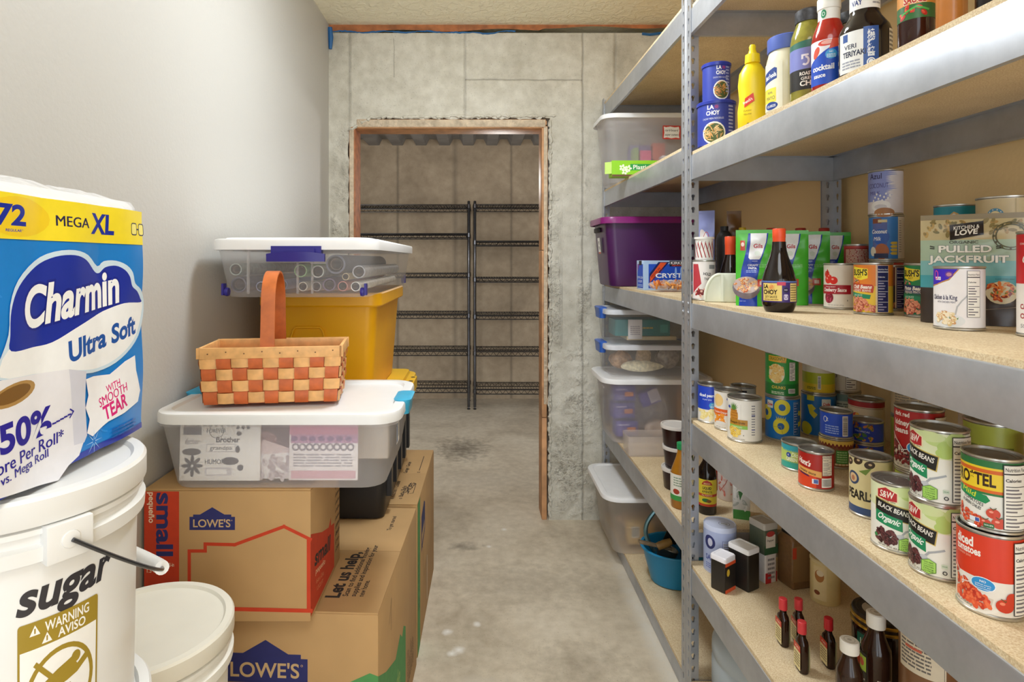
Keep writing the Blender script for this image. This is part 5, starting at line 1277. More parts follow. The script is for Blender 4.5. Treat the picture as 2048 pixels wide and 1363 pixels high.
def a_jack(A, w, h):
    s = lambda x, y: ((x / 680 - .5) * w, h * (1 - (y - 420) / 880))
    P = lambda *p: [s(*q) for q in p]
    A.rect(-w / 2, h * .80, w / 2, h - .001, '#c2b184'); A.rect(-w / 2, h * .58, w / 2, h * .80, '#a8bda4'); A.rect(-w / 2, h * .44, w / 2, h * .60, '#7fb9bd'); A.rect(-w / 2, h * .33, w / 2, h * .46, '#4aa6b8'); A.rect(-w / 2, 0, w / 2, h * .34, '#3a2f2a')
    A.pile(-w / 2 + .006, h * .84, -.012, h * .985, 26, .006, ['#8a7a4c', '#a8864c', '#b99a5a', '#77704a'], 3, .5); A.pile(.02, h * .86, w / 2 - .006, h * .985, 22, .006, ['#8a7a4c', '#b0905a', '#77704a'], 4, .5)
    A.ring(.056, h * .83, .022, .022, .002, '#5a563c', 26); A.ring(.056, h * .83, .026, .026, .0015, '#5a563c', 26)
    for k in range(12): A.ell(.056 + .0238 * math.cos(k * .52), h * .83 + .0238 * math.sin(k * .52), .0016, .0022, '#5a563c')
    A.poly(P((200, 470), (420, 440), (420, 555), (200, 600)), '#2b231f'); A.txt('KITCHEN &', *s(310, 505), h * .033, '#efeae0', w=w * .25, rot=5, shear=.15); A.txt('LOVE', *s(310, 552), h * .047, '#f6f2e8', w=w * .23, rot=5, shear=.2, bold=.05)
    A.txt('ORGANIC', *s(290, 628), h * .026, '#3c3a30', w=w * .28); A.txt('PULLED', *s(297, 700), h * .062, '#f4f2ea', w=w * .51, bold=.07, outline=('#6a7a74', .03)); A.txt('JACKFRUIT', *s(315, 785), h * .062, '#f4f2ea', w=w * .77, bold=.07, outline=('#5f8a90', .03))
    for sx in (-1, 1):
        for k in range(2): A.line([s(297 + sx * 205, 655 + 14 * k), s(297 + sx * 228, 648 + 18 * k)], .002, '#3c3a30')
    A.txt('PLANT BASED MEAT', *s(550, 925), h * .01, '#214a54', w=w * .18)
    A.ell(*s(530, 1030), w * .15, h * .105, '#d9d0b0', .2); c = s(520, 1015); A.pile(c[0] - w * .12, c[1] - h * .09, c[0] + w * .12, c[1] + h * .09, 46, .0052, ['#e8823c', '#b9481c', '#8a2f20', '#d9a05a', '#6a8a3c'], 5, .5, lambda u, v: ((u - c[0]) / (w * .12)) ** 2 + ((v - c[1]) / (h * .085)) ** 2 < 1)
    A.line([s(430, 1170), s(660, 1140)], .001, '#8a7a6c')
x, y = on(1946, 658, DK, .02); pouch('large pulled jackfruit pouch in gold and teal', .927, 1.125, DK, .152, .197, .045, a_jack, '#8a7a58', '#a08a58', .06)

# ---- bottles and jars
def bottle(label, x, y, z, prof, body, cap=None, capm=None, labels=(), name='sauce_bottle', cat='bottle', sx=1.0, sy=1.0, rz=0.0, captop=None, seg=36, alpha_in=None, neck=None):
    """prof: outline of the vessel; cap: outline of the cap; labels: (radius, art function) wraps"""
    u = thing(name, label, cat, (x, y, z), face_cam(x, y) + rz)
    mb = MB(); mb.lathe(prof, body, seg, sx, sy); mb.build('vessel', u, smooth=50)
    if cap:
        mb = MB(); mb.lathe(cap, capm, seg, min(1, sx * 1.0) if sx == 1 else 1, 1)
        if captop:
            A = Art(); captop(A); mb.art(A, lambda a, b, l: (a, b, cap[-1][1] + l + 1e-4))
        mb.build('cap', u, smooth=40)
    for i, (r, f) in enumerate(labels):
        A = Art(); f(A); mb = MB()
        mb.art(A, cylmap(r + .0006, sx, sy), r * PI / 18); mb.build('label', u, smooth=30)
    return u
SOY = M('#1c1310', .08, 0, .1, 20); AMBER = M('#2b160d', .1, 0, .1, 20)
ORC = M('#e8532a', .4, 0, .03); REDC = M('#c4202c', .4, 0, .03); REDC2 = M('#d63a40', .4, 0, .03); WHC = M('#e9e6de', .45, 0, .02)
def soy_prof(r, h): return [(0, 0), (r * .78, 0), (r * .84, .003), (r, h * .09), (r, h * .37), (r * .97, h * .40), (r * .80, h * .52), (r * .55, h * .66), (r * .44, h * .74), (r * .40, h * .82), (r * .40, h * .84), (0, h * .84)]
def cap_prof(r, z0, z1): return [(0, z0), (r * .98, z0), (r, z0 + .001), (r, z0 + (z1 - z0) * .55), (r * 1.04, z0 + (z1 - z0) * .58), (r * 1.04, z1 - .002), (r * .95, z1), (0, z1)]
r, h = .0365, .193
def a_soy(A):
    A.rect(-.1, h * .12, .1, h * .37, '#3a2470'); A.rect(-.040, h * .135, .006, h * .345, '#e9cf74'); A.rect(-.1, h * .355, .1, h * .372, '#5a78b8')
    for k in range(12): A.poly([(-.016, h * .30), (-.016 + .010 * math.cos(k * .52), h * .30 + .009 * math.sin(k * .52)), (-.016 + .004 * math.cos(k * .52 + .26), h * .30 + .004 * math.sin(k * .52 + .26))], '#e2603a')
    A.txt('LA', -.030, h * .285, .0085, '#2c1a14', w=.013, bold=.05); A.txt('CHOY', -.020, h * .215, .0098, '#2c1a14', w=.034, bold=.05); A.txt('SOY SAUCE', -.018, h * .17, .0052, '#3c2a1c', w=.028); A.lines(-.034, h * .145, .0, h * .16, 1, '#8a6a3c')
    A.rect(-.004, h * .32, .014, h * .36, '#c83a5a'); A.ell(.0145, h * .265, .006, .006, '#1f1440').txt('NO', .0145, h * .26, .003, '#d8d0f0'); A.rrect(.010, h * .15, .019, h * .215, .002, '#cfc8e6').txt('U', .0145, h * .165, .007, '#3a2470'); A.rect(.024, h * .13, .045, h * .345, '#e2cd84'); A.lines(.025, h * .14, .044, h * .335, 7, '#7a6a3c')
x, y = on(1558, 625, DK, r)
bottle('soy sauce bottle with orange cap standing in front of the pasta pouches', x, y, DK, soy_prof(r, h), SOY, cap_prof(.0135, h * .745, h), ORC, [(r, a_soy)])
bottle('soy sauce bottle with orange cap behind the white jug', .757, 1.79, DK, soy_prof(.031, .19), SOY, cap_prof(.0148, .135, .19), ORC)
for i, (px, yy) in enumerate(((1543, 1.79), (1601, 1.79), (1648, 1.79))):
    X = (px - VX) / FPX * yy
    bottle(('red-capped soy bottle behind the first pasta pouch', 'red-capped soy bottle behind the second pasta pouch', 'red-capped soy bottle behind the third pasta pouch')[i], X, yy, DK, soy_prof(.034, .20), SOY, cap_prof(.0138, .17, .215), M('#a82a20', .4, 0, .05))
def a_must(A):
    A.poly([(-.02, .055), (.005, .07), (.002, .09), (-.018, .078)], '#d83a2c'); A.txt("French's", -.010, .068, .007, '#f8ece0', w=.024, rot=28, bold=.03); A.txt('CLASSIC', -.012, .045, .004, '#9a7a10', w=.02); A.txt('YELLOW', -.012, .036, .004, '#9a7a10', w=.02); A.ell(-.01, .014, .003, .002, '#5a4a1c')
YEM = M('#f0d61e', .35, 0, .02, 10)
z2 = S2R + D
bottle('yellow mustard squeeze bottle on the upper shelf', .70, 1.522, z2, [(0, 0), (.030, 0), (.034, .004), (.035, .05), (.031, .08), (.034, .115), (.031, .145), (.020, .165), (.015, .170), (.014, .176), (0, .176)], YEM, [(0, .170), (.0175, .170), (.018, .172), (.017, .192), (.011, .194), (.0075, .206), (.0085, .212), (.006, .217), (0, .217)], YEM, [(.0345, lambda A: a_must(A))], sx=1.0, sy=.72, name='mustard_bottle')
def a_mayo(A):
    A.rect(-.06, .012, .0, .12, '#eae6d2'); A.poly([(-.06, .095), (-.018, .108), (-.012, .105), (-.012, .082), (-.06, .07)], '#24428c'); A.txt('Best Foods', -.030, .085, .010, '#f2f2f0', w=.034, rot=10, bold=.04); A.rect(-.06, .03, -.014, .062, '#ecd94a'); A.txt('REAL', -.03, .050, .005, '#3a3a5a', w=.016); A.txt('MAYO', -.03, .036, .008, '#3a3a5a', w=.026); A.ell(-.028, .022, .018, .009, '#24428c').txt('SQUEEZE', -.028, .019, .005, '#f2f2f0', w=.026)
bottle('mayonnaise jar with blue lid', .712, 1.376, z2, [(0, 0), (.040, 0), (.044, .004), (.044, .11), (.043, .125), (.038, .145), (.036, .152), (0, .152)], M('#e9e3cc', .2, 0, .03), [(0, .148), (.0405, .148), (.041, .150), (.041, .178), (.038, .181), (0, .181)], M('#5268b8', .45, 0, .05), [(.044, a_mayo)], name='mayonnaise_jar', cat='jar', rz=-.2)
def a_chile(A):
    A.rect(-.06, .072, .06, .125, '#7d84c4'); A.poly([(-.06, .118), (.06, .118), (.06, .128), (.0, .134), (-.06, .128)], '#2f6a5a'); A.rect(-.06, .030, .06, .073, '#22201f'); A.ring(-.012, .09, .008, .010, .004, '#e9e8f2', 24, -2.4, 1.6); A.rect(-.02, .100, -.006, .104, '#e9e8f2'); A.rect(-.02, .094, -.016, .104, '#e9e8f2'); A.txt('ROASTED', -.006, .060, .007, '#efece4', w=.035, bold=.05); A.txt('GREEN', -.006, .0505, .006, '#efece4', w=.03, bold=.05); A.txt('CHILE', -.002, .038, .010, '#efece4', w=.042, bold=.07)
GRN = M('#8f8a3a', .12, 0, .25, 60)
bottle('roasted green chile jar with black and white lid', .712, 1.285, z2, [(0, 0), (.033, 0), (.036, .004), (.036, .135), (.034, .15), (.026, .172), (.024, .18), (0, .18)], GRN, [(0, .178), (.0265, .178), (.027, .18), (.027, .202), (.024, .205), (0, .205)], M('#3a3a3e', .4, 0, .6, 120), [(.036, a_chile)], name='chile_jar', cat='jar', rz=.15)
def a_cock(A):
    A.rect(-.045, .018, .03, .095, '#1e4fc0'); A.poly([(-.045, .06), (-.012, .08), (.012, .095), (.020, .095), (.020, .105), (-.045, .105)], '#eceaf0'); A.ell(-.004, .098, .016, .006, '#d84a3c').ell(-.002, .099, .012, .004, '#f0b0a4'); A.poly([(.0, .085), (.02, .09), (.02, .105), (.006, .105)], '#d84a2c'); A.ell(-.024, .082, .006, .012, '#d84a2c', -.4); A.ell(.004, .075, .0105, .0095, '#3a9fdc').txt('NO', .004, .078, .003, '#f2f6f8').lines(-.004, .068, .012, .076, 3, '#d8ecf8'); A.txt('cocktail', -.012, .046, .0105, '#f4f4f8', w=.042, bold=.04); A.txt('sauce', -.018, .032, .008, '#f4f4f8', w=.024, bold=.03)
bottle('red cocktail sauce bottle with white cap and blue label', .705, 1.20, z2, [(0, 0), (.028, 0), (.031, .004), (.031, .11), (.029, .122), (.022, .142), (.019, .15), (.0185, .165), (0, .165)], M('#a8281c', .12, 0, .15, 40), [(0, .146), (.0195, .146), (.0195, .170), (.021, .171), (.021, .192), (.019, .195), (0, .195)], WHC, [(.031, a_cock), (.0195, lambda A: A.ell(-.010, .160, .0055, .0085, '#2a8a5c').ring(-.010, .160, .003, .004, .001, '#e6eee8'))])
bottle('jar with black and white lid half hidden behind the cocktail sauce', .79, 1.26, z2, [(0, 0), (.033, 0), (.036, .004), (.036, .14), (.026, .165), (0, .17)], M('#5a4a22', .15, 0, .2), [(0, .165), (.028, .165), (.028, .188), (.025, .19), (0, .19)], M('#3a3a3e', .4, 0, .6, 120), name='sauce_jar', cat='jar')
def a_teri(A):
    A.rect(-.046, .012, .016, .085, '#e9ebea'); A.rect(.0, .012, .024, .088, '#24509c'); A.txt('燒', .012, .068, .012, '#eef2f6', w=.012); A.txt('烤', .012, .052, .012, '#eef2f6', w=.012); A.txt('醬', .012, .036, .012, '#eef2f6', w=.012); A.ell(.012, .024, .007, .008, '#eef2f6').ring(.012, .024, .005, .006, .001, '#24509c'); A.rect(-.036, .068, -.026, .082, '#24509c'); A.txt('VERI', -.022, .054, .008, '#2a2f4a', w=.022); A.txt('VERI', -.024, .0635, .004, '#2a2f4a', w=.012) if False else None; A.txt('TERIYAKI', -.016, .040, .0095, '#2a2f4a', w=.04, bold=.03); A.lines(-.038, .018, -.004, .034, 3, '#9a9fae'); A.rect(.046, .02, .064, .085, '#dcd6c8'); A.lines(.047, .022, .063, .083, 8, '#5a5650')
bottle('dark teriyaki sauce bottle with white and blue label', .715, 1.105, z2, [(0, 0), (.038, 0), (.042, .004), (.042, .088), (.039, .098), (.027, .116), (.024, .124), (.0225, .15), (.022, .19), (0, .19)], SOY, [(0, .178), (.023, .178), (.0235, .18), (.0235, .212), (.021, .215), (0, .215)], M('#22201f', .4), [(.042, a_teri), (.0235, lambda A: A.rect(-.07, .128, .07, .172, '#e9e8e6').txt('SOY', -.012, .150, .009, '#2a3a7a', w=.02, bold=.05).txt('VAY', -.012, .136, .009, '#2a3a7a', w=.02, bold=.05).lines(.014, .134, .032, .166, 5, '#8a8a92'))], rz=-.05)
def a_chip(A):
    A.rect(-.075, .052, .075, .15, '#2f6a34'); A.rect(-.075, .075, .075, .15, '#d8913a'); A.txt('CHIPOTLE', -.002, .094, .012, '#b3261c', w=.038, bold=.06, outline=('#f2e8d0', .05)); A.txt('SAUCE', -.002, .077, .012, '#b3261c', w=.031, bold=.06, outline=('#f2e8d0', .05))
    A.ell(.017, .09, .007, .009, '#c42a34').ell(.015, .093, .002, .003, '#f2c8c0'); A.pile(-.024, .054, .024, .072, 9, .005, ['#e05a3a', '#b3241c', '#c83224'], 3); A.line([(-.02, .062), (.0, .07), (.016, .064)], .003, '#4fae4a')
bottle('chipotle sauce bottle with green and orange label', .705, .962, z2, [(0, 0), (.022, 0), (.0245, .003), (.0245, .155), (.02, .18), (.013, .2), (.013, .22), (0, .22)], M('#33150f', .12, 0, .1), [(0, .215), (.0145, .215), (.0145, .24), (0, .241)], REDC, [(.0245, a_chip)])
bottle('caramel-coloured bottle near the right end of the upper shelf', .703, .888, z2, [(0, 0), (.017, 0), (.019, .003), (.019, .11), (.012, .14), (.011, .16), (0, .16)], M('#c07a3a', .15, 0, .08), [(0, .156), (.012, .156), (.012, .18), (0, .181)], WHC, [(.019, lambda A: A.poly([(-.03, .075), (.03, .06), (.03, .1), (-.03, .1)], '#e6ddd0'))])
bottle('dark bottle at the right end of the upper shelf', .715, .83, z2, [(0, 0), (.018, 0), (.02, .003), (.02, .12), (.012, .15), (.011, .165), (0, .165)], SOY, [(0, .16), (.012, .16), (.012, .185), (0, .186)], WHC)
def noodle(w):
    def f(A, r, h):
        A.rect(-.2, .004, .2, h - .006, '#2f3f9c'); u = .010 if w == 0 else -.012
        A.txt('LA', u - .006, h * .80, h * .09, '#f2f2f6', w=r * .36, bold=.05); A.txt('CHOY', u, h * .67, h * .09, '#f2f2f6', w=r * .72, bold=.05)
        k = h * .09; cx, cy = u + r * .2, h * .845
        for i in range(10): A.poly([(cx + .15 * k * math.cos(i * .628 + .3), cy + .15 * k * math.sin(i * .628 + .3)), (cx + k * .75 * math.cos(i * .628), cy + k * .75 * math.sin(i * .628)), (cx + .15 * k * math.cos(i * .628 - .3), cy + .15 * k * math.sin(i * .628 - .3))], '#d8303a')
        A.txt('CHOW MEIN NOODLES', u, h * .57, h * .04, '#d8dcf2', w=r * 1.15); bx, by = u + r * .05, h * .27
        A.ell(bx, by, r * .62, h * .25, '#eceae2').ell(bx, by, r * .54, h * .215, '#4a5a2c'); A.pile(bx - r * .5, by - h * .2, bx + r * .5, by + h * .2, 60, r * .16, ['#e6c48a', '#c98f4c', '#d9ab6a'] if w else ['#d9a05a', '#a8622e', '#c4823f'], 4, .16, lambda a, b: ((a - bx) / (r * .48)) ** 2 + ((b - by) / (h * .2)) ** 2 < 1)
        A.lines(r * .62, h * .2, r * .95, h * .9, 9, '#aab2dc')
    return f
def paper_can(label, x, y, z, r, h, f, rz=0):
    u = thing('noodle_can', label, 'can', (x, y, z), face_cam(x, y) + rz)
    mb = MB(); mb.lathe([(0, .002), (r - .002, 0), (r, .002), (r - .0008, .004), (r - .0008, h - .01), (r - .0008, h - .004)], M('#2f3f9c', .45), 40); mb.build('can_body', u)
    mb = MB(); mb.lathe([(r - .001, h - .010), (r + .0022, h - .010), (r + .0026, h - .002), (r + .001, h), (r - .004, h), (r - .006, h - .003), (0, h - .003)], M('#27379a', .3), 40); mb.build('lid', u)
    A = Art(); f(A, r, h); A2 = A; mb = MB(); mb.art(A, cylmap(r - .0006), r * PI / 18); mb.build('paper_label', u, smooth=25)
    return u
paper_can('larger blue chow mein noodle can, under the smaller one', .70, 1.752, z2, .052, .128, noodle(1), .05)
paper_can('smaller blue noodle can on top of the larger', .700, 1.752, z2 + .1286, .0385, .112, noodle(0), .1)

# ---- condiments by the left post on the middle shelf
def jug():
    u = thing('plastic_jug', 'white plastic caddy with curved side beside the post', 'container', (.709, 1.722, DK), face_cam(.709, 1.722) + .03)
    m = M('#e3e6d6', .35, 0, .02)
    out = [(-.052, 0), (.06, 0), (.06, .082)] + [(-.010 - .042 * math.sin(PI / 2 * i / 10), .006 + .076 * math.cos(PI / 2 * i / 10)) for i in range(10)]
    mb = MB(); mb.prism(out, m, lambda a, b: (a, -.02, b), lambda a, b: (a, .022, b)); mb.build('jug_body', u, bevel=.003, bseg=3, smooth=50)
    mb = MB(); mb.box(-.008, -.024, .002, -.001, -.018, .080, m); mb.tube([(-.010 - .040 * math.sin(PI / 2 * i / 10), -.021, .006 + .073 * math.cos(PI / 2 * i / 10)) for i in range(11)], .0045, m, 8); mb.build('rib', u)
jug()
def a_holdcan(A, r, h):
    A.rect(-.12, .005, .12, h - .005, '#e6dfdc'); A.poly([(-.04, .02), (-.01, .05), (-.02, h * .9), (-.04, h * .9)], '#b93a44'); A.txt('HOLD', .006, h * .62, .008, '#2a2a2c', w=.022, bold=.04, rot=-6); A.txt('THE', .004, h * .5, .007, '#2a2a2c', w=.014, rot=-6); A.rect(.012, h * .78, .034, h * .88, '#8a8a8c'); A.ell(-.012, h * .2, .016, .009, '#7a2a2c'); A.pile(-.03, .008, .02, h * .3, 12, .005, ['#c8484a', '#8a2024', '#e6c8b8'], 3)
can('red and white can with a dark red lid beside the post', .684, 1.805, DK, .0335, .12, a_holdcan, '#e6dfdc', rz=.1)
u = thing('straw_cup', 'white cup printed with red stripes behind the red and white can', 'cup', (.735, 1.865 - .03, DK + .106), face_cam(.73, 1.84)); u.location = (.685, 1.806, DK + .1206)
mb = MB(); mb.lathe([(0, 0), (.026, 0), (.026, .062), (.029, .062), (.029, .068), (0, .068)], M('#e9e6e2', .4), 30); mb.build('cup_body', u)
A = Art()
for k in range(9): A.line([(-.05 + .011 * k, .008), (-.062 + .011 * k, .05)], .003, '#a83a3c'); A.line([(-.05 + .011 * k, .055), (-.056 + .011 * k, .03)], .0012, '#6a4a44')
mb = MB(); mb.art(A, cylmap(.0264), .0045); mb.build('print', u)
bottle('cream bottle with orange cap squeezed against the post', .703, 1.885, DK, [(0, 0), (.018, 0), (.02, .002), (.02, .11), (.011, .14), (0, .145)], M('#dcd2a8', .3), [(0, .14), (.0115, .14), (.0115, .168), (0, .169)], ORC)
bottle('black ridged bottle behind the soy sauce by the post', .785, 1.90, DK, [(0, 0), (.024, 0), (.026, .003)] + [(.026 - .001 * (i % 2), .02 + .008 * i) for i in range(21)] + [(.022, .198), (.012, .212), (0, .215)], M('#242122', .45), [(0, .21), (.012, .21), (.012, .226), (0, .227)], M('#1b1a1b', .5))
bottle('small yellow mustard bottle behind the white caddy', .842, 1.90, DK, [(0, 0), (.025, 0), (.028, .004), (.028, .13), (.025, .165), (.014, .188), (0, .19)], M('#d9ab1a', .35), [(0, .184), (.014, .184), (.012, .198), (.0105, .222), (0, .224)], M('#d9b81e', .35), [(.028, lambda A: A.ell(-.018, .12, .008, .012, '#b8402a'))], name='mustard_bottle')
def a_packet(A, w, h): A.ell(0, h * .62, w * .28, h * .2, '#e6dcd8', .3).ring(0, h * .62, w * .24, h * .16, .002, '#b8403a').txt('DASH', 0, h * .59, h * .07, '#b8403a', w=w * .36, rot=20); A.pile(-w * .3, .01, w * .3, h * .3, 14, .005, ['#e8ddd6', '#c8a08a'], 2)
pouch('lilac packet with red oval leaning by the post', .748, 1.955, DK, .05, .272, .02, a_packet, '#8f96c8', None, -.25, 'seasoning_packet', .03)
mb = MB()
pouch('brown paper packet standing behind the mustard', .845, 1.965, DK, .045, .272, .02, lambda A, w, h: A.lines(-w * .3, h * .3, w * .3, h * .5, 3, '#5a3c20'), '#7a5228', None, .25, 'seasoning_packet', .02)
# ------------------------------------------------------------------ spices and extracts on the lower shelf
DK = S5R + D
def tin(label, x, y, z, w, d, h, rz, body, lidc, front=None, right=None, lidh=.014, name='spice_tin', cat='tin', ex=.001):
    u = thing(name, label, cat, (x, y, z), rz)
    mb = MB(); mb.loft([rr(w - .002, d - .002, .005, 0), rr(w, d, .005, .002), rr(w, d, .005, h - lidh)], M(body, .35, 0, .06, 60)); b = mb.build('tin_body', u)
    mb = MB()
    if front: A = Art(); front(A, w, h); mb.art(A, planemap((-w / 2, -d / 2, 0), (1, 0, 0), (0, 0, 1)))
    if right: A = Art(); right(A, d, h); mb.art(A, planemap((w / 2, -d / 2, 0), (0, 1, 0), (0, 0, 1)))
    if front or right: mb.build('print', b, smooth=0)
    mb = MB(); mb.loft([rr(w + .002, d + .002, .006, h - lidh), rr(w + .002, d + .002, .006, h - .003), rr(w - .002, d - .002, .005, h), rr(w - .010, d - .010, .004, h), rr(w - .012, d - .012, .004, h - .0015)], M(lidc, .35, 0, .02)); mb.build('lid', u)
    return u
def a_salt(A, r, h): A.rect(-.2, .004, .2, h * .9, '#aebbe2'); A.ell(-.026, h * .66, .018, .02, '#2c3470').ell(-.024, h * .66, .008, .012, '#c9cde6'); A.txt('SALT', -.022, h * .28, .014, '#4a5aa8', w=.036, bold=.04); A.lines(-.04, h * .1, .0, h * .22, 3, '#6a7ac0'); A.nutri(.012, h * .16, .044, h * .74, bg='#c4cdea', ink='#3c4a90', head=False)
x, y = .726, 1.79
u = thing('salt_canister', 'round blue salt canister with white top by the post', 'canister', (x, y, DK), face_cam(x, y) - .1)
r, h = .046, .138
mb = MB(); mb.lathe([(0, 0), (r, 0), (r, h - .003), (r - .002, h), (r - .004, h - .002), (0, h - .002)], M('#c3cbe4', .5), 40)
A = Art(); A.ring(.012, .0, .016, .014, .0012, '#55585f', 20).rect(.002, -.006, .022, .006, '#b9bcc4').txt('POUR', .012, -.003, .006, '#3c3f48', w=.016)
mb.art(A, lambda a, b, l: (a, b, h - .002 + l + 1e-4)); mb.build('canister_body', u)
A = Art(); a_salt(A, r, h); mb = MB(); mb.art(A, cylmap(r + .0002), r * PI / 18); mb.build('paper_label', u, smooth=25)
def f_black(A, w, h): A.rect(0, 0, w, .010, '#e2562a').rect(0, h - .024, w, h - .014, '#e2562a').rect(0, .010, w, h - .024, '#221d1b').ell(.014, .055, .007, .010, '#d9b83a')
def r_black(A, w, h): A.rect(0, 0, w, .010, '#e2562a').rect(0, h - .024, w, h - .014, '#e2562a').rect(0, .010, w, h - .024, '#221d1b').barcode(.010, .014, .036, .05, vert=True).lines(.008, .054, .038, .066, 2, '#a8a098')
tin('black and orange spice tin with white lid, nearest the shelf edge', .692, 1.685, DK, .05, .046, .097, .62, '#221d1b', '#eceaf0', f_black, r_black)
tin('plain black tin with white lid beside the orange-trimmed tin', .757, 1.70, DK, .05, .066, .116, .52, '#1d1a19', '#eeeef0', None, lambda A, w, h: A.rect(.004, .002, .006, h - .02, '#3a3532'))
def f_wb(A, w, h): A.rect(0, 0, w * .5, .03, '#c4242c').lines(w * .2, .01, w * .8, h * .9, 5, '#8a8688')
tin('white carton with red corner under the green spice tin', .832, 1.735, DK, .042, .05, .082, .35, '#e4e0de', '#e4e0de', f_wb, f_wb, .004, 'spice_carton', 'box')
def f_gr(A, w, h): A.rect(0, 0, w, h * .3, '#2f5a3c').rect(w * .1, h * .22, w * .8, h * .62, '#e2ddd2').ell(w * .45, h * .66, w * .3, .008, '#b8403c').txt('Pepper', w * .45, h * .42, .006, '#3a3a34', w=w * .5)
def r_gr(A, w, h): A.rect(0, 0, w, h * .3, '#1f3a2a').rect(w * .2, h * .1, w * .8, h * .6, '#7aa06a').lines(w * .24, h * .14, w * .76, h * .56, 5, '#3c5a3a')
tin('green pepper tin with clear grey lid on the white carton', .83, 1.737, DK + .0824, .05, .058, .088, .35, '#57604f', '#b9b6ae', f_gr, r_gr, .018)
def spice_bottle(label, x, y, h, w, rz, red=False):
    u = thing('spice_bottle', label, 'spice jar', (x, y, DK), rz)
    mb = MB(); mb.loft([rr(w - .004, w - .004, .006, 0), rr(w, w, .007, .003), rr(w, w, .007, h * .74), rr(w * .92, w * .92, .012, h * .80), rr(w * .8, w * .8, .015, h * .83), rr(w * .8, w * .8, .015, h * .86)], M('#7a5a38', .3, 0, .12, 120)); b = mb.build('jar_body', u)
    mb = MB(); A = Art(); A.rect(.002, h * .12, w - .002, h * .70, '#8f6f48' if not red else '#b3242c'); A.rect(.0, h * .5, w * .2, h * .68, '#c8452c'); mb.art(A, planemap((-w / 2, -w / 2, 0), (1, 0, 0), (0, 0, 1))); mb.build('label', b, smooth=0)
    mb = MB(); mb.loft([rr(w * .86, w * .86, .016, h * .84), rr(w * .88, w * .88, .018, h * .97), rr(w * .8, w * .8, .016, h)], M('#1b1918', .4)); mb.build('cap', u)
spice_bottle('tall brown spice bottle with black cap right of the green tin', .905, 1.71, .172, .064, .22)
spice_bottle('second brown spice bottle with red label, behind the first', .985, 1.72, .16, .06, .3, True)
def jar(label, x, y, z, r, h, body, lidm, art=None, lidh=.014, name='jar', lidr=None, rz=0, captop=None):
    lr = lidr or r + .001
    return bottle(label, x, y, z, [(0, 0), (r * .95, 0), (r, .003), (r, h - lidh - .008), (r * .93, h - lidh)], body, [(0, h - lidh), (lr, h - lidh), (lr, h - .002), (lr - .002, h), (lr - .008, h), (lr - .010, h - .002), (0, h - .002)], lidm, [(r, art)] if art else (), name, 'jar', rz=rz, captop=captop)
x, y = on(1650, 1212, DK, .032)
jar('cream jar pictured with cookies behind the extract bottles', x, y, DK, .036, .115, M('#e2cf96', .4), M('#dccb9c', .4), lambda A: A.rect(-.03, .012, .004, .1, '#e9d7a6').ell(-.014, .075, .012, .016, '#b3783f').ell(-.012, .083, .009, .008, '#e9dcc0').ell(-.02, .03, .008, .006, '#8a4a2c'), .008)
jar('white-lidded jar with red label behind the dark jar', 1.01, 1.47, DK, .045, .105, M('#d8d0c2', .4), M('#e2ddd2', .4), lambda A: A.rect(-.05, .05, .02, .085, '#b8453c').lines(-.046, .052, .016, .082, 4, '#ecd8cc'), .012)
EXT = M('#2a140b', .08, 0, .1)
def extract(label, px, py, h=.105, rz=0.0, red=REDC2):
    x, y = on(px, py, DK, .013)
    u = thing('extract_bottle', label, 'bottle', (x, y, DK), face_cam(x, y) + .62 + rz, 'extract bottles with red caps')
    mb = MB(); w, d = .034, .021
    L_ = [rr(w - .002, d - .002, .009, 0), rr(w, d, .010, .002), rr(w, d, .010, h * .56), rr(w * .9, d * .95, .010, h * .62), rr(w * .5, d * .72, .0072, h * .68), rr(.015, .015, .0073, h * .72), rr(.015, .015, .0073, h * .8)]
    mb.loft(L_, EXT); mb.build('vessel', u, smooth=50)
    mb = MB(); mb.lathe([(0, h * .76), (.0093, h * .76), (.0095, h * .77), (.0093, h - .001), (.008, h), (0, h)], red, 22); mb.build('cap', u)
    A = Art(); A.rrect(.002, .006, w - .002, h * .55, .002, '#e6d9a4').rect(.002, h * .42, w - .002, h * .55, '#c8402c'); A.txt('PURE', w / 2, h * .46, .004, '#f2e8d4', w=.016); A.lines(.005, .012, w - .005, h * .38, 5, '#7a6a4a')
    mb = MB(); mb.art(A, planemap((-w / 2, -d / 2 - .0002, 0), (1, 0, 0), (0, 0, 1))); 
    B = Art(); B.rrect(.002, .006, w - .002, h * .55, .002, '#e6d9a4').rect(.002, h * .42, w - .002, h * .55, '#c8402c'); mb.art(B, planemap((w / 2, d / 2 + .0002, 0), (-1, 0, 0), (0, 0, 1))); mb.build('label', u, smooth=0)
extract('red-capped extract bottle furthest left of the four', 1566, 1293, .109, -1.75)
extract('red-capped extract bottle at the back of the left trio', 1597, 1290, .105, -1.8)
extract('red-capped extract bottle nearest the shelf edge', 1604, 1347, .11, -1.75)
extract('red-capped extract bottle standing apart beside the dark jar', 1657, 1337, .108, -1.7, REDC)
def cap_dark(A): A.ell(0, 0, .048, .048, '#2a2522', n=30).ell(0, 0, .036, .036, '#b9b2a6', n=30); A.poly([(-.030, .020), (.022, -.030), (.034, -.012), (.036, .006), (.026, .026), (.004, .036), (-.018, .031)], '#161413'); A.txt('PURE MOLASSES', .008, .006, .006, '#b9b2a6', w=.04, rot=-42); A.txt('KEEP COOL', .014, .012, .005, '#8f897f', w=.028, rot=-42); A.ell(.012, -.008, .005, .006, '#c9c2b6')
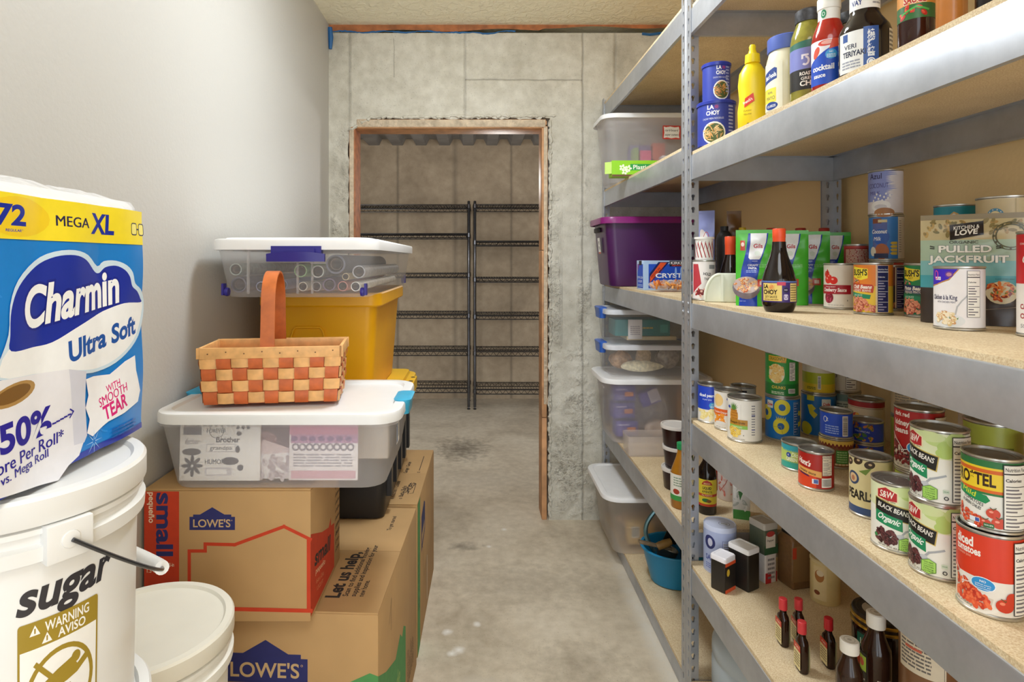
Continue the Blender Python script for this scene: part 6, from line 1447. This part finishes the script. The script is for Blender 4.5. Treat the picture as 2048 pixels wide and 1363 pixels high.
bigjar = jar('big dark jar with gold-ringed black lid', .90, 1.335, DK, .056, .142, M('#22120d', .12, 0, .1), M('#3a3028', .3, .4), lambda A: A.rect(-.05, .02, .02, .105, '#1c1412').rect(-.05, .068, .0, .1, '#1f6a5a').txt('100%', -.03, .078, .012, '#dff0e4', w=.024, bold=.05).ell(-.012, .1, .014, .008, '#e2d98a').rect(-.05, .03, .016, .05, '#b8402c').lines(-.046, .052, .0, .064, 2, '#c9c0a8'), .030, 'jar', .056, captop=cap_dark)
mb = MB()
for zz in (.112, .126): mb.lathe([(.0555, zz), (.0585, zz + .002), (.0585, zz + .006), (.0555, zz + .008)], M('#c9a545', .25, .8), 40)
mb.build('gold_ring', bigjar)
def van(label, px, py, Y, r, h, lab):
    X = (px - VX) / FPX * Y
    bottle(label, X, Y, DK, [(0, 0), (r * .92, 0), (r, .004), (r, h * .60), (r * .95, h * .66), (r * .6, h * .78), (r * .52, h * .84), (r * .52, h * .88), (0, h * .88)], M('#2e1a12', .08, 0, .1), [(0, h * .86), (.0165, h * .86), (.017, h * .87), (.017, h - .002), (.015, h), (0, h)], WHC, [(r, lab)], captop=lambda A: A.ring(0, 0, .010, .010, .001, '#b9b4a8').ell(0, 0, .004, .004, '#c4bfb4'))
van('dark bottle with white cap in front of the gold-ringed jar', 1699, 1363, 1.19, .0235, .168, lambda A: A.lines(-.05, .01, -.03, .08, 8, '#c9bba8'))
van('taller dark vanilla bottle with white cap and green label', 1752, 1363, 1.22, .027, .205, lambda A: A.rect(-.05, .0, -.016, .125, '#191312').rect(-.038, .088, -.018, .118, '#a9c83a').ell(-.03, .104, .007, .008, '#c8452c').txt('Pure', -.028, .07, .005, '#d8cfc0', w=.014).txt('Vanilla', -.030, .05, .011, '#efe8dc', w=.036, bold=.04).lines(.002, .015, .03, .085, 10, '#cfc4b4', 4, .3))
bottle('brown plastic jar with a typed paper label', .865, 1.14, DK, [(0, 0), (.050, 0), (.052, .003), (.052, .26), (.048, .28), (.045, .285)], M('#7c5638', .3, 0, .06), [(0, .282), (.048, .282), (.048, .305), (0, .306)], M('#6a4a32', .4), [(.052, lambda A: A.rect(-.06, .15, .022, .222, '#d9cfb9').ring(.010, .195, .006, .006, .001, '#5a5a60', 10).line([(-.058, .218), (.019, .218), (.019, .154)], .0008, '#55504a').lines(-.055, .158, .0, .214, 8, '#6a6460').rect(-.045, .192, -.015, .197, '#c8604a'))], 'jar', 'jar')
jar('tan jar at the right end beneath the shelf beam', .93, 1.02, DK, .05, .14, M('#a88a62', .4), M('#5a4636', .4))

# ---- water jug on the lowest deck
u = thing('water_jug', 'large pale blue water jug under the lowest deck of spices', 'jug', (.805, 1.685, S5L + D))
JM = M('#b9c4cc', .25, 0, .04, 6, alpha=.9, trans=.15)
mb = MB(); mb.lathe([(0, 0), (.125, 0), (.135, .01), (.135, .05), (.131, .058), (.131, .066), (.135, .075), (.135, .15), (.131, .158), (.131, .166), (.135, .174), (.134, .20), (.122, .235), (.095, .262), (.05, .276), (.032, .282), (.030, .30), (0, .302)], JM, 48); mb.build('jug_body', u, smooth=50)
mb = MB(); mb.lathe([(0, .296), (.034, .296), (.034, .318), (0, .32)], M('#3a6fb0', .4), 24); mb.build('cap', u)

# ------------------------------------------------------------------ far shelving unit: tubs and what is in them
GTUB = M('#f0eef0', .35, 0, .03, 8, alpha=.38, trans=.5); GLID = M('#efeff0', .35, 0, .02)
def tub(label, x0, x1, y0, y1, z, h, body, lid, r=.045, taper=.1, over=.015, lidh=.022, latch=None, name='storage_bin', sticker=None, cat='storage bin', thick=.003, handle=False):
    u = thing(name, label, cat, ((x0 + x1) / 2, (y0 + y1) / 2, z)); w, d = x1 - x0, y1 - y0
    b = tub_body(w, d, h - .004, taper, r, thick, body)
    if handle:
        hh = h * .82; y = d / 2
        for sx in (-1,):
            b.box(sx * w / 2 - .012 if sx > 0 else -w / 2 - .004, -.06, hh - .006, -w / 2 + .01, .06, hh + .004, body)
    b.build('bin_body', u)
    lid_mesh(w, d, r, lid, over, lidh, -.004).build('bin_lid', u, loc=(0, 0, h + .003))
    if latch:
        for sx in (-1, 1):
            mb = MB(); mb.loft([rr(.03, .11, .014, -.045), rr(.034, .13, .016, -.012), rr(.042, .13, .016, .004), rr(.03, .10, .014, .008)], M(latch, .35)); mb.build('latch', u, loc=(sx * (w / 2 + over * .6), 0, h + .001), smooth=50)
    if sticker:
        A, o, U, V = sticker; mb = MB(); mb.art(A, planemap(o, U, V)); mb.build('sticker', u, smooth=0)
    return u
def boxthing(name, label, cat, x0, x1, y0, y1, z, h, c, art=None, rz=0, rough=.5, rot=None):
    u = thing(name, label, cat, ((x0 + x1) / 2, (y0 + y1) / 2, z), rz, None, rot); w, d = x1 - x0, y1 - y0
    mb = MB(); mb.box(-w / 2, -d / 2, 0, w / 2, d / 2, h, M(c, rough, 0, .05, 30)); b = mb.build('box_body', u, bevel=.0015)
    if art: A = Art(); art(A, w, h); mb = MB(); mb.art(A, planemap((-w / 2, -d / 2, 0), (1, 0, 0), (0, 0, 1))); mb.build('print', b, smooth=0)
    return u
def bag(name, label, cat, x, y, z, w, d, h, c, seed=1, mat=None, bits=None, rz=0):
    """a soft lumpy packet"""
    u = thing(name, label, cat, (x, y, z), rz); r_ = random.Random(seed); mb = MB(); n, m_ = 22, 9; L_ = []
    ph = [r_.uniform(0, 6) for _ in range(6)]
    for j in range(m_ + 1):
        t = j / m_; s = math.sin(PI * min(.98, max(.02, t)) ) ** .45; lp = []
        for i in range(n):
            a = 2 * PI * i / n; k = s * (1 + .09 * math.sin(3 * a + ph[0] + 3 * t) + .07 * math.sin(5 * a + ph[1] - 4 * t) + .04 * math.sin(9 * a + ph[2]) + r_.uniform(-.05, .03))
            ca, sa = math.cos(a), math.sin(a); q = (abs(ca) ** 3 + abs(sa) ** 3) ** (-1 / 3)
            lp.append((w / 2 * q * ca * k, d / 2 * q * sa * k, h * t * (1 + .06 * math.sin(2 * a + ph[3]))))
        L_.append(lp)
    mb.loft(L_, mat or M(c, .35, 0, .3, 60)); mb.build('packet', u, smooth=25)
    if bits:
        cols, nb, sz, asp = bits; mb = MB()
        for i in range(nb):
            a, b, c_ = r_.uniform(-.42, .42) * w, r_.uniform(-.5, .3) * d, r_.uniform(.4, .85) * h
            xf = Matrix.Translation((a, b, c_)) @ Matrix.Rotation(r_.uniform(0, 3), 4, 'Z') @ Matrix.Rotation(r_.uniform(0, 3), 4, 'X')
            mb.lathe([(0, -sz), (sz * asp * .8, -sz * .7), (sz * asp, 0), (sz * asp * .8, sz * .7), (0, sz)], M(r_.choice(cols), .6), 7, xf=xf)
        mb.build('contents', u)
    return u
# upper tub
zt_ = S2L + D
A = Art(); A.rrect(0, 0, .082, .062, .004, '#c8392f').poly([(.005, .005), (.02, .008), (.04, .004), (.06, .008), (.077, .005), (.074, .02), (.077, .04), (.074, .057), (.055, .054), (.035, .058), (.015, .054), (.005, .057), (.008, .03)], '#f0ebe4').txt('card-board', .041, .036, .010, '#3c3834', w=.06, shear=.2).txt('paper cutters', .041, .016, .010, '#3c3834', w=.062, shear=.2)
tub('frosted tub with white lid and red-bordered label on the upper far shelf', .598, 1.06, 2.765, 3.01, zt_, .315, GTUB, GLID, .04, .12, .02, .022, sticker=(A, (.02, -.150, .195), (1, 0, -.02), (0, -.02, 1)))
boxthing('paper_stack', 'pink pack seen through the frosted tub', 'paper', .775, .83, 2.85, 2.92, zt_ + .014, .15, '#e0407c', lambda A, w, h: [A.rect(0, h * (.15 + .14 * i), w, h * (.155 + .14 * i), '#f6a0bc') for i in range(6)])
boxthing('card_pack', 'green card pack standing in the frosted tub', 'card', .745, .765, 2.83, 2.9, zt_ + .014, .16, '#7f9a5c')
boxthing('card_pack', 'orange card pack at the back of the frosted tub', 'card', .86, .92, 2.925, 2.972, zt_ + .014, .2, '#d8603c')
boxthing('paper_pad', 'white paper pad at the right in the frosted tub', 'paper', .88, .99, 2.84, 2.9, zt_ + .014, .125, '#e9e6e6')
boxthing('card_pack', 'violet card pack behind the pink pack', 'card', .75, .85, 2.93, 2.98, zt_ + .014, .19, '#6a5a98')
def a_wrap(A, w, h):
    A.rect(0, 0, w, h, '#8fcf2a'); A.rect(w * .26, h * .38, w * .9, h * .78, '#2f9a4c'); A.txt('Plastic Wrap', w * .30, h * .45, h * .27, '#f4f8ec', w=w * .46, al='l', bold=.06)
    for cx, cy in ((.045, h * .55), (.07, h * .5), (.055, h * .3), (.15, h * .27)):
        for k in range(5): A.ell(cx + .009 * math.cos(k * 1.26), cy + .009 * math.sin(k * 1.26), .006, .0045, '#eef6dc', k * 1.26)
    A.rect(0, 0, w, h * .12, '#6a4a34')
u = boxthing('plastic_wrap_box', 'lime green plastic wrap box with an open end flap on the upper far shelf', 'box', .578, .88, 2.56, 2.625, zt_, .068, '#9ad22e', a_wrap)
mb = MB(); mb.box(-.03, -.002, 0, 0, .002, .05, M('#b9d96a', .6)); mb.build('end_flap', u, loc=(-.151, -.03, .012), rot=(0, 0, -.5))
# purple tote, cutlery box, snack bag
z3 = S3 + D
PURP = M('#45164f', .35, 0, .06, 4)
A = Art(); A.rrect(0, 0, .05, .075, .003, '#f0eeec').rect(0, 0, .05, .008, '#c8553c').txt('PIE', .025, .045, .014, '#55505a', w=.028).txt('TINS', .025, .02, .014, '#55505a', w=.032)
u = tub('deep purple tote with magenta lid on the far middle shelf', .585, 1.04, 2.70, 3.008, z3, .312, PURP, M('#84206f', .3, 0, .03), .04, .1, .022, .03, sticker=(A, (-.226, .02, .15), (0, -1, 0), (-.1, 0, 1)), cat='tote', name='storage_tote')
mb = MB(); mb.box(-.012, -.055, -.012, .002, .055, .012, M('#15060f', .6)); mb.build('handle_slot', u, loc=(-.2265, .03, .262), bevel=.006)
def a_cut(A, w, h):
    A.rect(0, 0, w, h, '#a9c4e6'); A.rect(.02, h * .06, w - .004, h * .88, '#1d4fc0'); A.poly([(.024, h * .55), (.06, h * .95), (.105, h * .95), (.024, h * .22)], '#14205a') ; A.poly([(.026, h * .45), (.068, h * .93), (.094, h * .93), (.026, h * .26)], '#e2562a')
    A.txt('PREMIUM', .052, h * .56, .009, '#7a1c10', w=.05, rot=48, bold=.04); A.txt('STRENGTH', .062, h * .52, .009, '#7a1c10', w=.055, rot=48, bold=.04)
    A.rect(.105, h * .80, w - .04, h * .99, '#1a1a22'); A.txt('KIRKLAND', .110, h * .87, .011, '#f4f4f6', w=.09, al='l', bold=.06); A.txt('Signature', .113, h * .815, .006, '#d84a3c', w=.05, al='l', shear=.3)
    A.txt('CRYSTAL', .048, h * .42, .017, '#f0f4fa', w=.15, al='l', bold=.03); A.txt('CUTLERY', .095, h * .20, .017, '#f0f4fa', w=.15, al='l', bold=.03); A.txt('Heavy weight', .03, h * .13, .004, '#cfe0f6', w=.04, al='l')
    for k in range(3): A.ell(.13 + .022 * k, h * .62, .004, .018, '#8fb4ee').line([(.13 + .022 * k, h * .57), (.13 + .022 * k, h * .3)], .003, '#8fb4ee')
u = boxthing('cutlery_box', 'blue box of crystal clear cutlery in front of the purple tote', 'box', .665, .945, 2.40, 2.49, z3, .118, '#b4cbe8', a_cut, .04)
A = Art(); w, h = .09, .118; A.rect(.012, h * .06, w - .008, h * .88, '#1d4fc0').poly([(.012, h * .6), (.012, h * .88), (.04, h * .88)], '#7a3a9c').rect(.03, h * .84, .066, h * .99, '#1a1a22').txt('CRYSTAL CLEAR', .046, h * .38, .009, '#dfe8f6', w=.066).txt('CUTLERY', .046, h * .25, .009, '#dfe8f6', w=.05).lines(.016, h * .1, .078, h * .2, 2, '#9fbcea')
mb = MB(); mb.art(A, planemap((-.14, .045, 0), (0, -1, 0), (0, 0, 1))); mb.build('end_print', u, smooth=0)
bag('snack_bag', 'clear bag of orange-brown snacks lying by the cutlery box', 'bag', .745, 2.30, z3, .17, .07, .042, '#e6c9a8', 4, M('#e9d8c4', .25, 0, .1, 40, alpha=.35), (['#c8702c', '#b3541f', '#d9893c', '#e2a45a'], 70, .013, .35))
# small latch bins on the big clear bin
z4 = S4L + D
tub('large clear bin with white lid on the lower far shelf', .592, 1.05, 2.70, 3.005, z4, .296, GTUB, GLID, .05, .12, .026, .022, handle=True)
bx = lambda px, Y: (px - VX) / FPX * Y
def a_purp(A, w, h): A.rect(w * .1, h * .72, w * .6, h * .8, '#b9b0e0').rect(w * .5, h * .3, w * .9, h * .6, '#e0854a').lines(w * .1, h * .1, w * .45, h * .6, 3, '#7a6ac0')
for i, (dx, dz, rz) in enumerate(((.09, .18, 0), (.085, .10, .1), (.10, .016, .05))):
    boxthing('snack_carton', ('top purple and orange carton at the left in the clear bin', 'middle purple and orange carton at the left in the clear bin', 'lowest purple and orange carton at the left in the clear bin')[i], 'box', .592 + dx - .045, .592 + dx + .055, 2.78, 2.85, z4 + dz, .07, '#3f34a0', a_purp, rz)
boxthing('snack_carton', 'tilted purple and white carton in the middle of the clear bin', 'box', .77, .86, 2.775, 2.83, z4 + .165, .065, '#4a3cb0', lambda A, w, h: A.rect(w * .45, h * .1, w, h, '#d8d4e2').lines(w * .5, h * .3, w * .9, h * .8, 3, '#8a86a0'), 0, .5, (0, -.35, 0))
bag('foil_bag', 'silver bag leaning in the clear bin', 'bag', .86, 2.89, z4 + .014, .12, .065, .20, '#b9b5ae', 7)
bag('paper_bag', 'brown bag at the right in the clear bin', 'bag', .98, 2.86, z4 + .014, .075, .09, .23, '#b5916a', 9)
bag('flour_bag', 'pale bag along the bottom of the clear bin', 'bag', .87, 2.795, z4 + .014, .17, .06, .075, '#d3bda8', 12)
zl = z4 + .302
CL2 = M('#e4e6ea', .25, 0, .03, 10, alpha=.2, trans=.4)
tub('lower small clear bin with blue latches, stacked under another', .602, .99, 2.735, 3.012, zl, .140, CL2, M('#e6e8ee', .3, alpha=.8), .03, .08, .012, .022, '#2f62c0')
for i, a in enumerate((('tan wrapped candy bag at the left of the lower latch bin', .69, 2.875, .10, .08, .085, '#c9a27c'), ('cream paper packet lying in the lower latch bin', .76, 2.785, .18, .038, .05, '#e2d6b4'), ('white and orange packet in the middle of the lower latch bin', .80, 2.88, .068, .06, .11, '#e8c9a0'), ('grey packet at the right of the lower latch bin', .91, 2.87, .11, .08, .1, '#b3a89a'))):
    bag('snack_packet', a[0], 'packet', a[1], a[2], zl + .013, a[3], a[4], a[5], a[6], 20 + i)
zu = zl + .146
tub('upper small clear bin with blue latches holding a teal box', .602, .99, 2.735, 3.012, zu, .155, CL2, M('#dfe3ea', .3, alpha=.7), .03, .08, .012, .022, '#2f62c0')
boxthing('teal_carton', 'teal boxed set lying in the upper latch bin', 'box', .645, .90, 2.79, 2.93, zu + .032, .075, '#157a78', lambda A, w, h: A.lines(w * .45, h * .4, w * .7, h * .6, 1, '#b9a04c').rect(w * .82, h * .2, w * .96, h * .7, '#2f9a92'))
boxthing('note_card', 'white folded note in front of the teal box', 'card', .70, .765, 2.768, 2.774, zu + .02, .09, '#e6e2e2', lambda A, w, h: A.lines(w * .15, h * .2, w * .85, h * .7, 5, '#a9a4b0'))
boxthing('recipe_cards', 'cream cards under the teal box', 'card', .70, .93, 2.79, 2.95, zu + .012, .018, '#d6c49c')
# open clear tray, jam tubs, bottles
ztr = z4
u = thing('clear_tray', 'low open clear tray in front of the large clear bin', 'tray', (.755, 2.59, ztr))
mb = MB(); w, d, h = .23, .11, .085
mb.loft([rr(w - .01, d - .01, .01, 0), rr(w, d, .012, h), rr(w - .005, d - .005, .010, h), rr(w - .015, d - .015, .008, .004)], M('#d9cfc8', .15, 0, .02, alpha=.3)); mb.build('tray_body', u)
JAM = M('#2a0d12', .25, 0, .1); WTL = M('#e2dcd6', .35, 0, .02, alpha=.9)
for i in range(3):
    x, y, r, h = .735, 2.20, .056, .077
    u = thing('jam_tub', ('lowest of the three stacked tubs of dark jam', 'middle of the three stacked tubs of dark jam', 'topmost of the three stacked tubs of dark jam')[i], 'tub', (x + (0, .004, -.002)[i], y, z4 + i * (h + .0006)))
    mb = MB(); mb.lathe([(0, .0), (r * .80, 0), (r * .82, .002), (r * .93, h - .012), (r * .95, h - .008)], JAM, 36); mb.build('tub_body', u)
    mb = MB(); mb.lathe([(r * .95, h - .012), (r, h - .012), (r, h - .003), (r * .98, h), (r * .9, h), (r * .87, h - .003), (0, h - .003)], WTL, 36); mb.build('lid', u)
x, y = on(1364, 1020, z4, .036)
VIN = M('#a8701f', .1, 0, .1, 20)
bottle('amber vinegar bottle with green cap, half behind the post', x, y, z4, [(0, 0), (.034, 0), (.037, .004), (.037, .105), (.034, .125), (.02, .165), (.015, .185), (.015, .2), (0, .2)], VIN, [(0, .193), (.0165, .193), (.017, .195), (.017, .214), (0, .216)], M('#1f9a5c', .4), [(.037, lambda A: A.rect(-.07, .028, .07, .115, '#eceae2').rect(-.07, .028, .07, .045, '#3f9a4c').ell(-.02, .058, .012, .009, '#a8402c').lines(-.03, .075, .01, .108, 4, '#8aa08a'))], 'vinegar_bottle')
bottle('white spray can standing behind the vinegar bottle', .80, 2.30, z4, [(0, 0), (.026, 0), (.028, .002), (.028, .15), (.02, .165), (0, .166)], M('#d6d2e4', .3), [(0, .160), (.0225, .160), (.0225, .205), (.02, .21), (0, .21)], WHC, [(.028, lambda A: A.rect(-.08, .04, .08, .09, '#4f9a4c'))], 'spray_can', 'can')
def a_amino(A):
    A.rect(-.06, .028, .06, .115, '#e6cf3c'); A.rect(-.06, .028, .06, .036, '#c8442a'); A.rect(-.06, .060, .06, .068, '#c8442a'); A.poly([(-.018, .098), (.018, .098), (.012, .108), (0, .114), (-.012, .108)], '#b8362a'); A.txt('BRAGG', 0, .100, .005, '#f2e2a0', w=.02); A.txt('LIQUID', 0, .084, .008, '#2a2414', w=.028, bold=.04); A.txt('AMINOS', 0, .072, .008, '#2a2414', w=.032, bold=.04); A.txt('ALL PURPOSE', 0, .0622, .004, '#f4e8c0', w=.034); A.ell(-.004, .048, .012, .006, '#2f7a3c').ell(.006, .046, .008, .005, '#8a5a2c')
x, y = on(1414, 1030, z4, .028)
bottle('liquid aminos bottle with yellow label, seen past the post', x, y, z4, [(0, 0), (.027, 0), (.0295, .003), (.0295, .125), (.026, .145), (.014, .168), (.0125, .19), (0, .19)], SOY, [(0, .185), (.014, .185), (.014, .206), (0, .207)], M('#c4272c', .4), [(.0295, a_amino)])
bottle('red jar behind the liquid aminos bottle', .878, 2.2, z4, [(0, 0), (.03, 0), (.033, .003), (.033, .11), (.028, .125), (0, .126)], M('#a8341c', .2, 0, .2), [(0, .122), (.03, .122), (.03, .138), (0, .139)], M('#2a2422', .4), name='jar', cat='jar')
bottle('white bottle with pink floral print', .882, 2.1, z4, [(0, 0), (.034, 0), (.036, .004), (.036, .09), (.028, .125), (.012, .145), (0, .147)], M('#e9dcd6', .35), [(0, .142), (.012, .142), (.012, .16), (0, .161)], WHC, [(.036, lambda A: [A.pile(-.04, .02, .03, .085, 18, .008, ['#e6b0a8', '#d87a6a', '#e8c4bc'], 3, .4), A.line([(-.03, .03), (-.01, .06), (.0, .085)], .002, '#c8604a')][0])], 'floral_bottle')
boxthing('milk_carton', 'white and green carton beside the floral bottle', 'carton', .835, .885, 1.925, 1.975, z4, .10, '#e9e9e4', lambda A, w, h: A.rect(0, 0, w, h * .3, '#4f9a4c').pile(.004, h * .3, w - .004, h * .95, 10, .010, ['#d8dcd8', '#b9c0ba', '#f2f4f0'], 3, .4).poly([(w * .3, h * .9), (w * .4, h * .6), (w * .6, h * .88)], '#3f7a3c'), -.35)
# bottom deck: tub and blue pan of tools
z5 = S5L + D
tub('clear tub with white lid on the bottom far shelf', .575, 1.02, 2.60, 3.01, z5, .262, M('#efe8e0', .35, 0, .03, 8, alpha=.36, trans=.5), GLID, .05, .13, .026, .018)
boxthing('seed_packets', 'yellow barcoded packets in the bottom tub', 'packet', .68, .80, 2.69, 2.75, z5 + .014, .10, '#d8b36a', lambda A, w, h: A.barcode(.015, h * .3, .05, h * .8).rect(.06, h * .2, .11, h * .9, '#c89a3c'))
bag('fabric_bundle', 'blue-grey bundle at the top of the bottom tub', 'bundle', .80, 2.86, z5 + .112, .24, .12, .11, '#77757c', 31)
bag('fabric_bundle', 'tan bundle at the base of the bottom tub', 'bundle', .80, 2.86, z5 + .014, .27, .13, .09, '#c3a182', 32)
px_, py_ = .800, 2.42
u = thing('dishpan', 'teal blue pan full of kitchen tools on the bottom far shelf', 'pan', (px_, py_, z5))
PB = M('#1c86b8', .35, 0, .04, 8)
mb = MB(); mb.lathe([(0, .002), (.085, 0), (.095, .004), (.118, .09), (.128, .132), (.133, .134), (.133, .138), (.126, .138), (.115, .09), (.09, .008), (0, .006)], PB, 56, 1, .9); mb.build('pan_body', u)
mb = MB(); mb.tube([(.133 * math.cos(2 * PI * i / 40), .1197 * math.sin(2 * PI * i / 40), .136) for i in range(40)], .0045, PB, 8, True); mb.build('rim', u)
CH_ = M('#8f8f8c', .3, .9, .1, 20)
u = thing('food_mill', 'metal food mill with curved clamp and wooden crank, resting in the blue pan', 'food mill', (px_ - .055, py_ - .01, z5 + .07))
mb = MB(); mb.lathe([(.0, 0), (.022, 0), (.04, .05), (.043, .07), (.041, .07), (.037, .048), (.0, .006)], CH_, 36, xf=Matrix.Rotation(.35, 4, 'Y')); mb.build('mill_bowl', u)
mb = MB(); pts = [(-.03 - .05 * math.sin(PI * i / 14) + .03 * i / 14, 0, .05 + .19 * i / 14) for i in range(15)]; mb.tube(pts, .009, M('#5f7f86', .3, .7), 8); mb.build('clamp', u)
mb = MB(); mb.tube([(-.005, .0, .24), (.03, -.005, .17), (.07, -.01, .10)], .007, M('#3f4f4c', .4, .5), 8); mb.build('strut', u)
mb = MB(); mb.loft([[(-.105 + .13 * t, -.04 - .004 + a, .11 - .03 * t + b) for a, b in ((-.008, -.006), (.008, -.006), (.008, .006), (-.008, .006))] for t in (0, .3, .6, 1)], M('#7a6a55', .4, .3, .2)); mb.build('crank', u, bevel=.002)
mb = MB(); mb.lathe([(0, -.03), (.014, -.03), (.016, 0), (.012, .03), (0, .032)], M('#8a6a34', .5, 0, .2), 14, xf=Matrix.Translation((-.005, -.045, .10)) @ Matrix.Rotation(1.2, 4, 'Y')); mb.build('knob', u)
u = thing('spatula', 'dark square-bladed turner sticking out of the blue pan', 'utensil', (px_ - .045, py_ + .062, z5 + .03), 0, None, (.0, .45, .1))
mb = MB(); mb.box(-.03, -.002, .10, .03, .002, .17, M('#34362f', .4, .3)); mb.build('blade', u, bevel=.002)
mb = MB(); mb.tube([(0, 0, 0), (0, 0, .11)], .004, CH_, 8); mb.build('handle', u)
u = thing('tongs', 'red-handled tool standing in the blue pan', 'utensil', (px_ + .0, py_ - .055, z5 + .02), 0, None, (0, .35, 0))
mb = MB(); mb.loft([rr(.010, .006, .002, 0), rr(.014, .008, .003, .09), rr(.016, .009, .004, .20)], M('#b3553c', .5)); mb.build('grip', u)
bag('plastic_bag', 'black crumpled bag of utensils in the blue pan', 'bag', px_ + .062, py_ + .02, z5 + .009, .06, .09, .21, '#1c1c20', 41, M('#232326', .15, 0, .3, 40))
# ------------------------------------------------------------------ lamps, world, camera
def lamp(name, loc, power, size, color=(1, .93, .83), kind='AREA', rot=(0, 0, 0), sy=None):
    l = bpy.data.lights.new(name, kind); l.energy = power; l.color = color
    if kind == 'AREA':
        l.shape = 'RECTANGLE' if sy else 'DISK'; l.size = size
        if sy: l.size_y = sy
    else: l.shadow_soft_size = size
    o = bpy.data.objects.new(name, l); COL.objects.link(o); o.location = loc; o.rotation_euler = rot; return o
CW = (.93, 1, 1.07)
lamp('flush_ceiling_lamp', (.04, 1.75, 2.52), 12, .34, CW)
lamp('ceiling_bulb', (.04, 1.75, 2.32), 7.5, .06, CW, 'POINT')
lamp('rear_overhead_fill', (.1, -.3, 2.5), 11, 1.0, CW)  # unseen soft fill, added overhead behind the camera
lamp('vault_fill_light', (.2, 4.2, 1.9), 12, .1, (1, .98, .94), 'POINT')  # added point light that lifts the back room; no fixture there
# even background light, added as fill through the open end behind the camera
w = bpy.data.worlds.new('ambient_fill'); bpy.context.scene.world = w; w.use_nodes = True
w.node_tree.nodes['Background'].inputs[0].default_value = (.94, 1, 1.06, 1); w.node_tree.nodes['Background'].inputs[1].default_value = 2.1
cam = bpy.data.cameras.new('camera'); co = bpy.data.objects.new('camera', cam); COL.objects.link(co)
co.location = (0, 0, EYE); co.rotation_euler = (PI / 2, 0, 0)
cam.sensor_fit = 'HORIZONTAL'; cam.sensor_width = 36; cam.lens = 36 * FPX / 2048
cam.shift_x = (1024 - VX) / 2048; cam.shift_y = -(681.5 - VY) / 2048
cam.clip_start = .05
sc = bpy.context.scene; sc.camera = co
sc.view_settings.view_transform = 'Standard'; sc.view_settings.look = 'None'; sc.view_settings.gamma = 1; sc.view_settings.use_curve_mapping = False
sc.view_settings.exposure = 0.40
sc.cycles.use_denoising = True
sc.cycles.max_bounces = 12; sc.cycles.diffuse_bounces = 8; sc.cycles.glossy_bounces = 4; sc.cycles.transparent_max_bounces = 24; sc.cycles.transmission_bounces = 6
sc.cycles.sample_clamp_indirect = 6
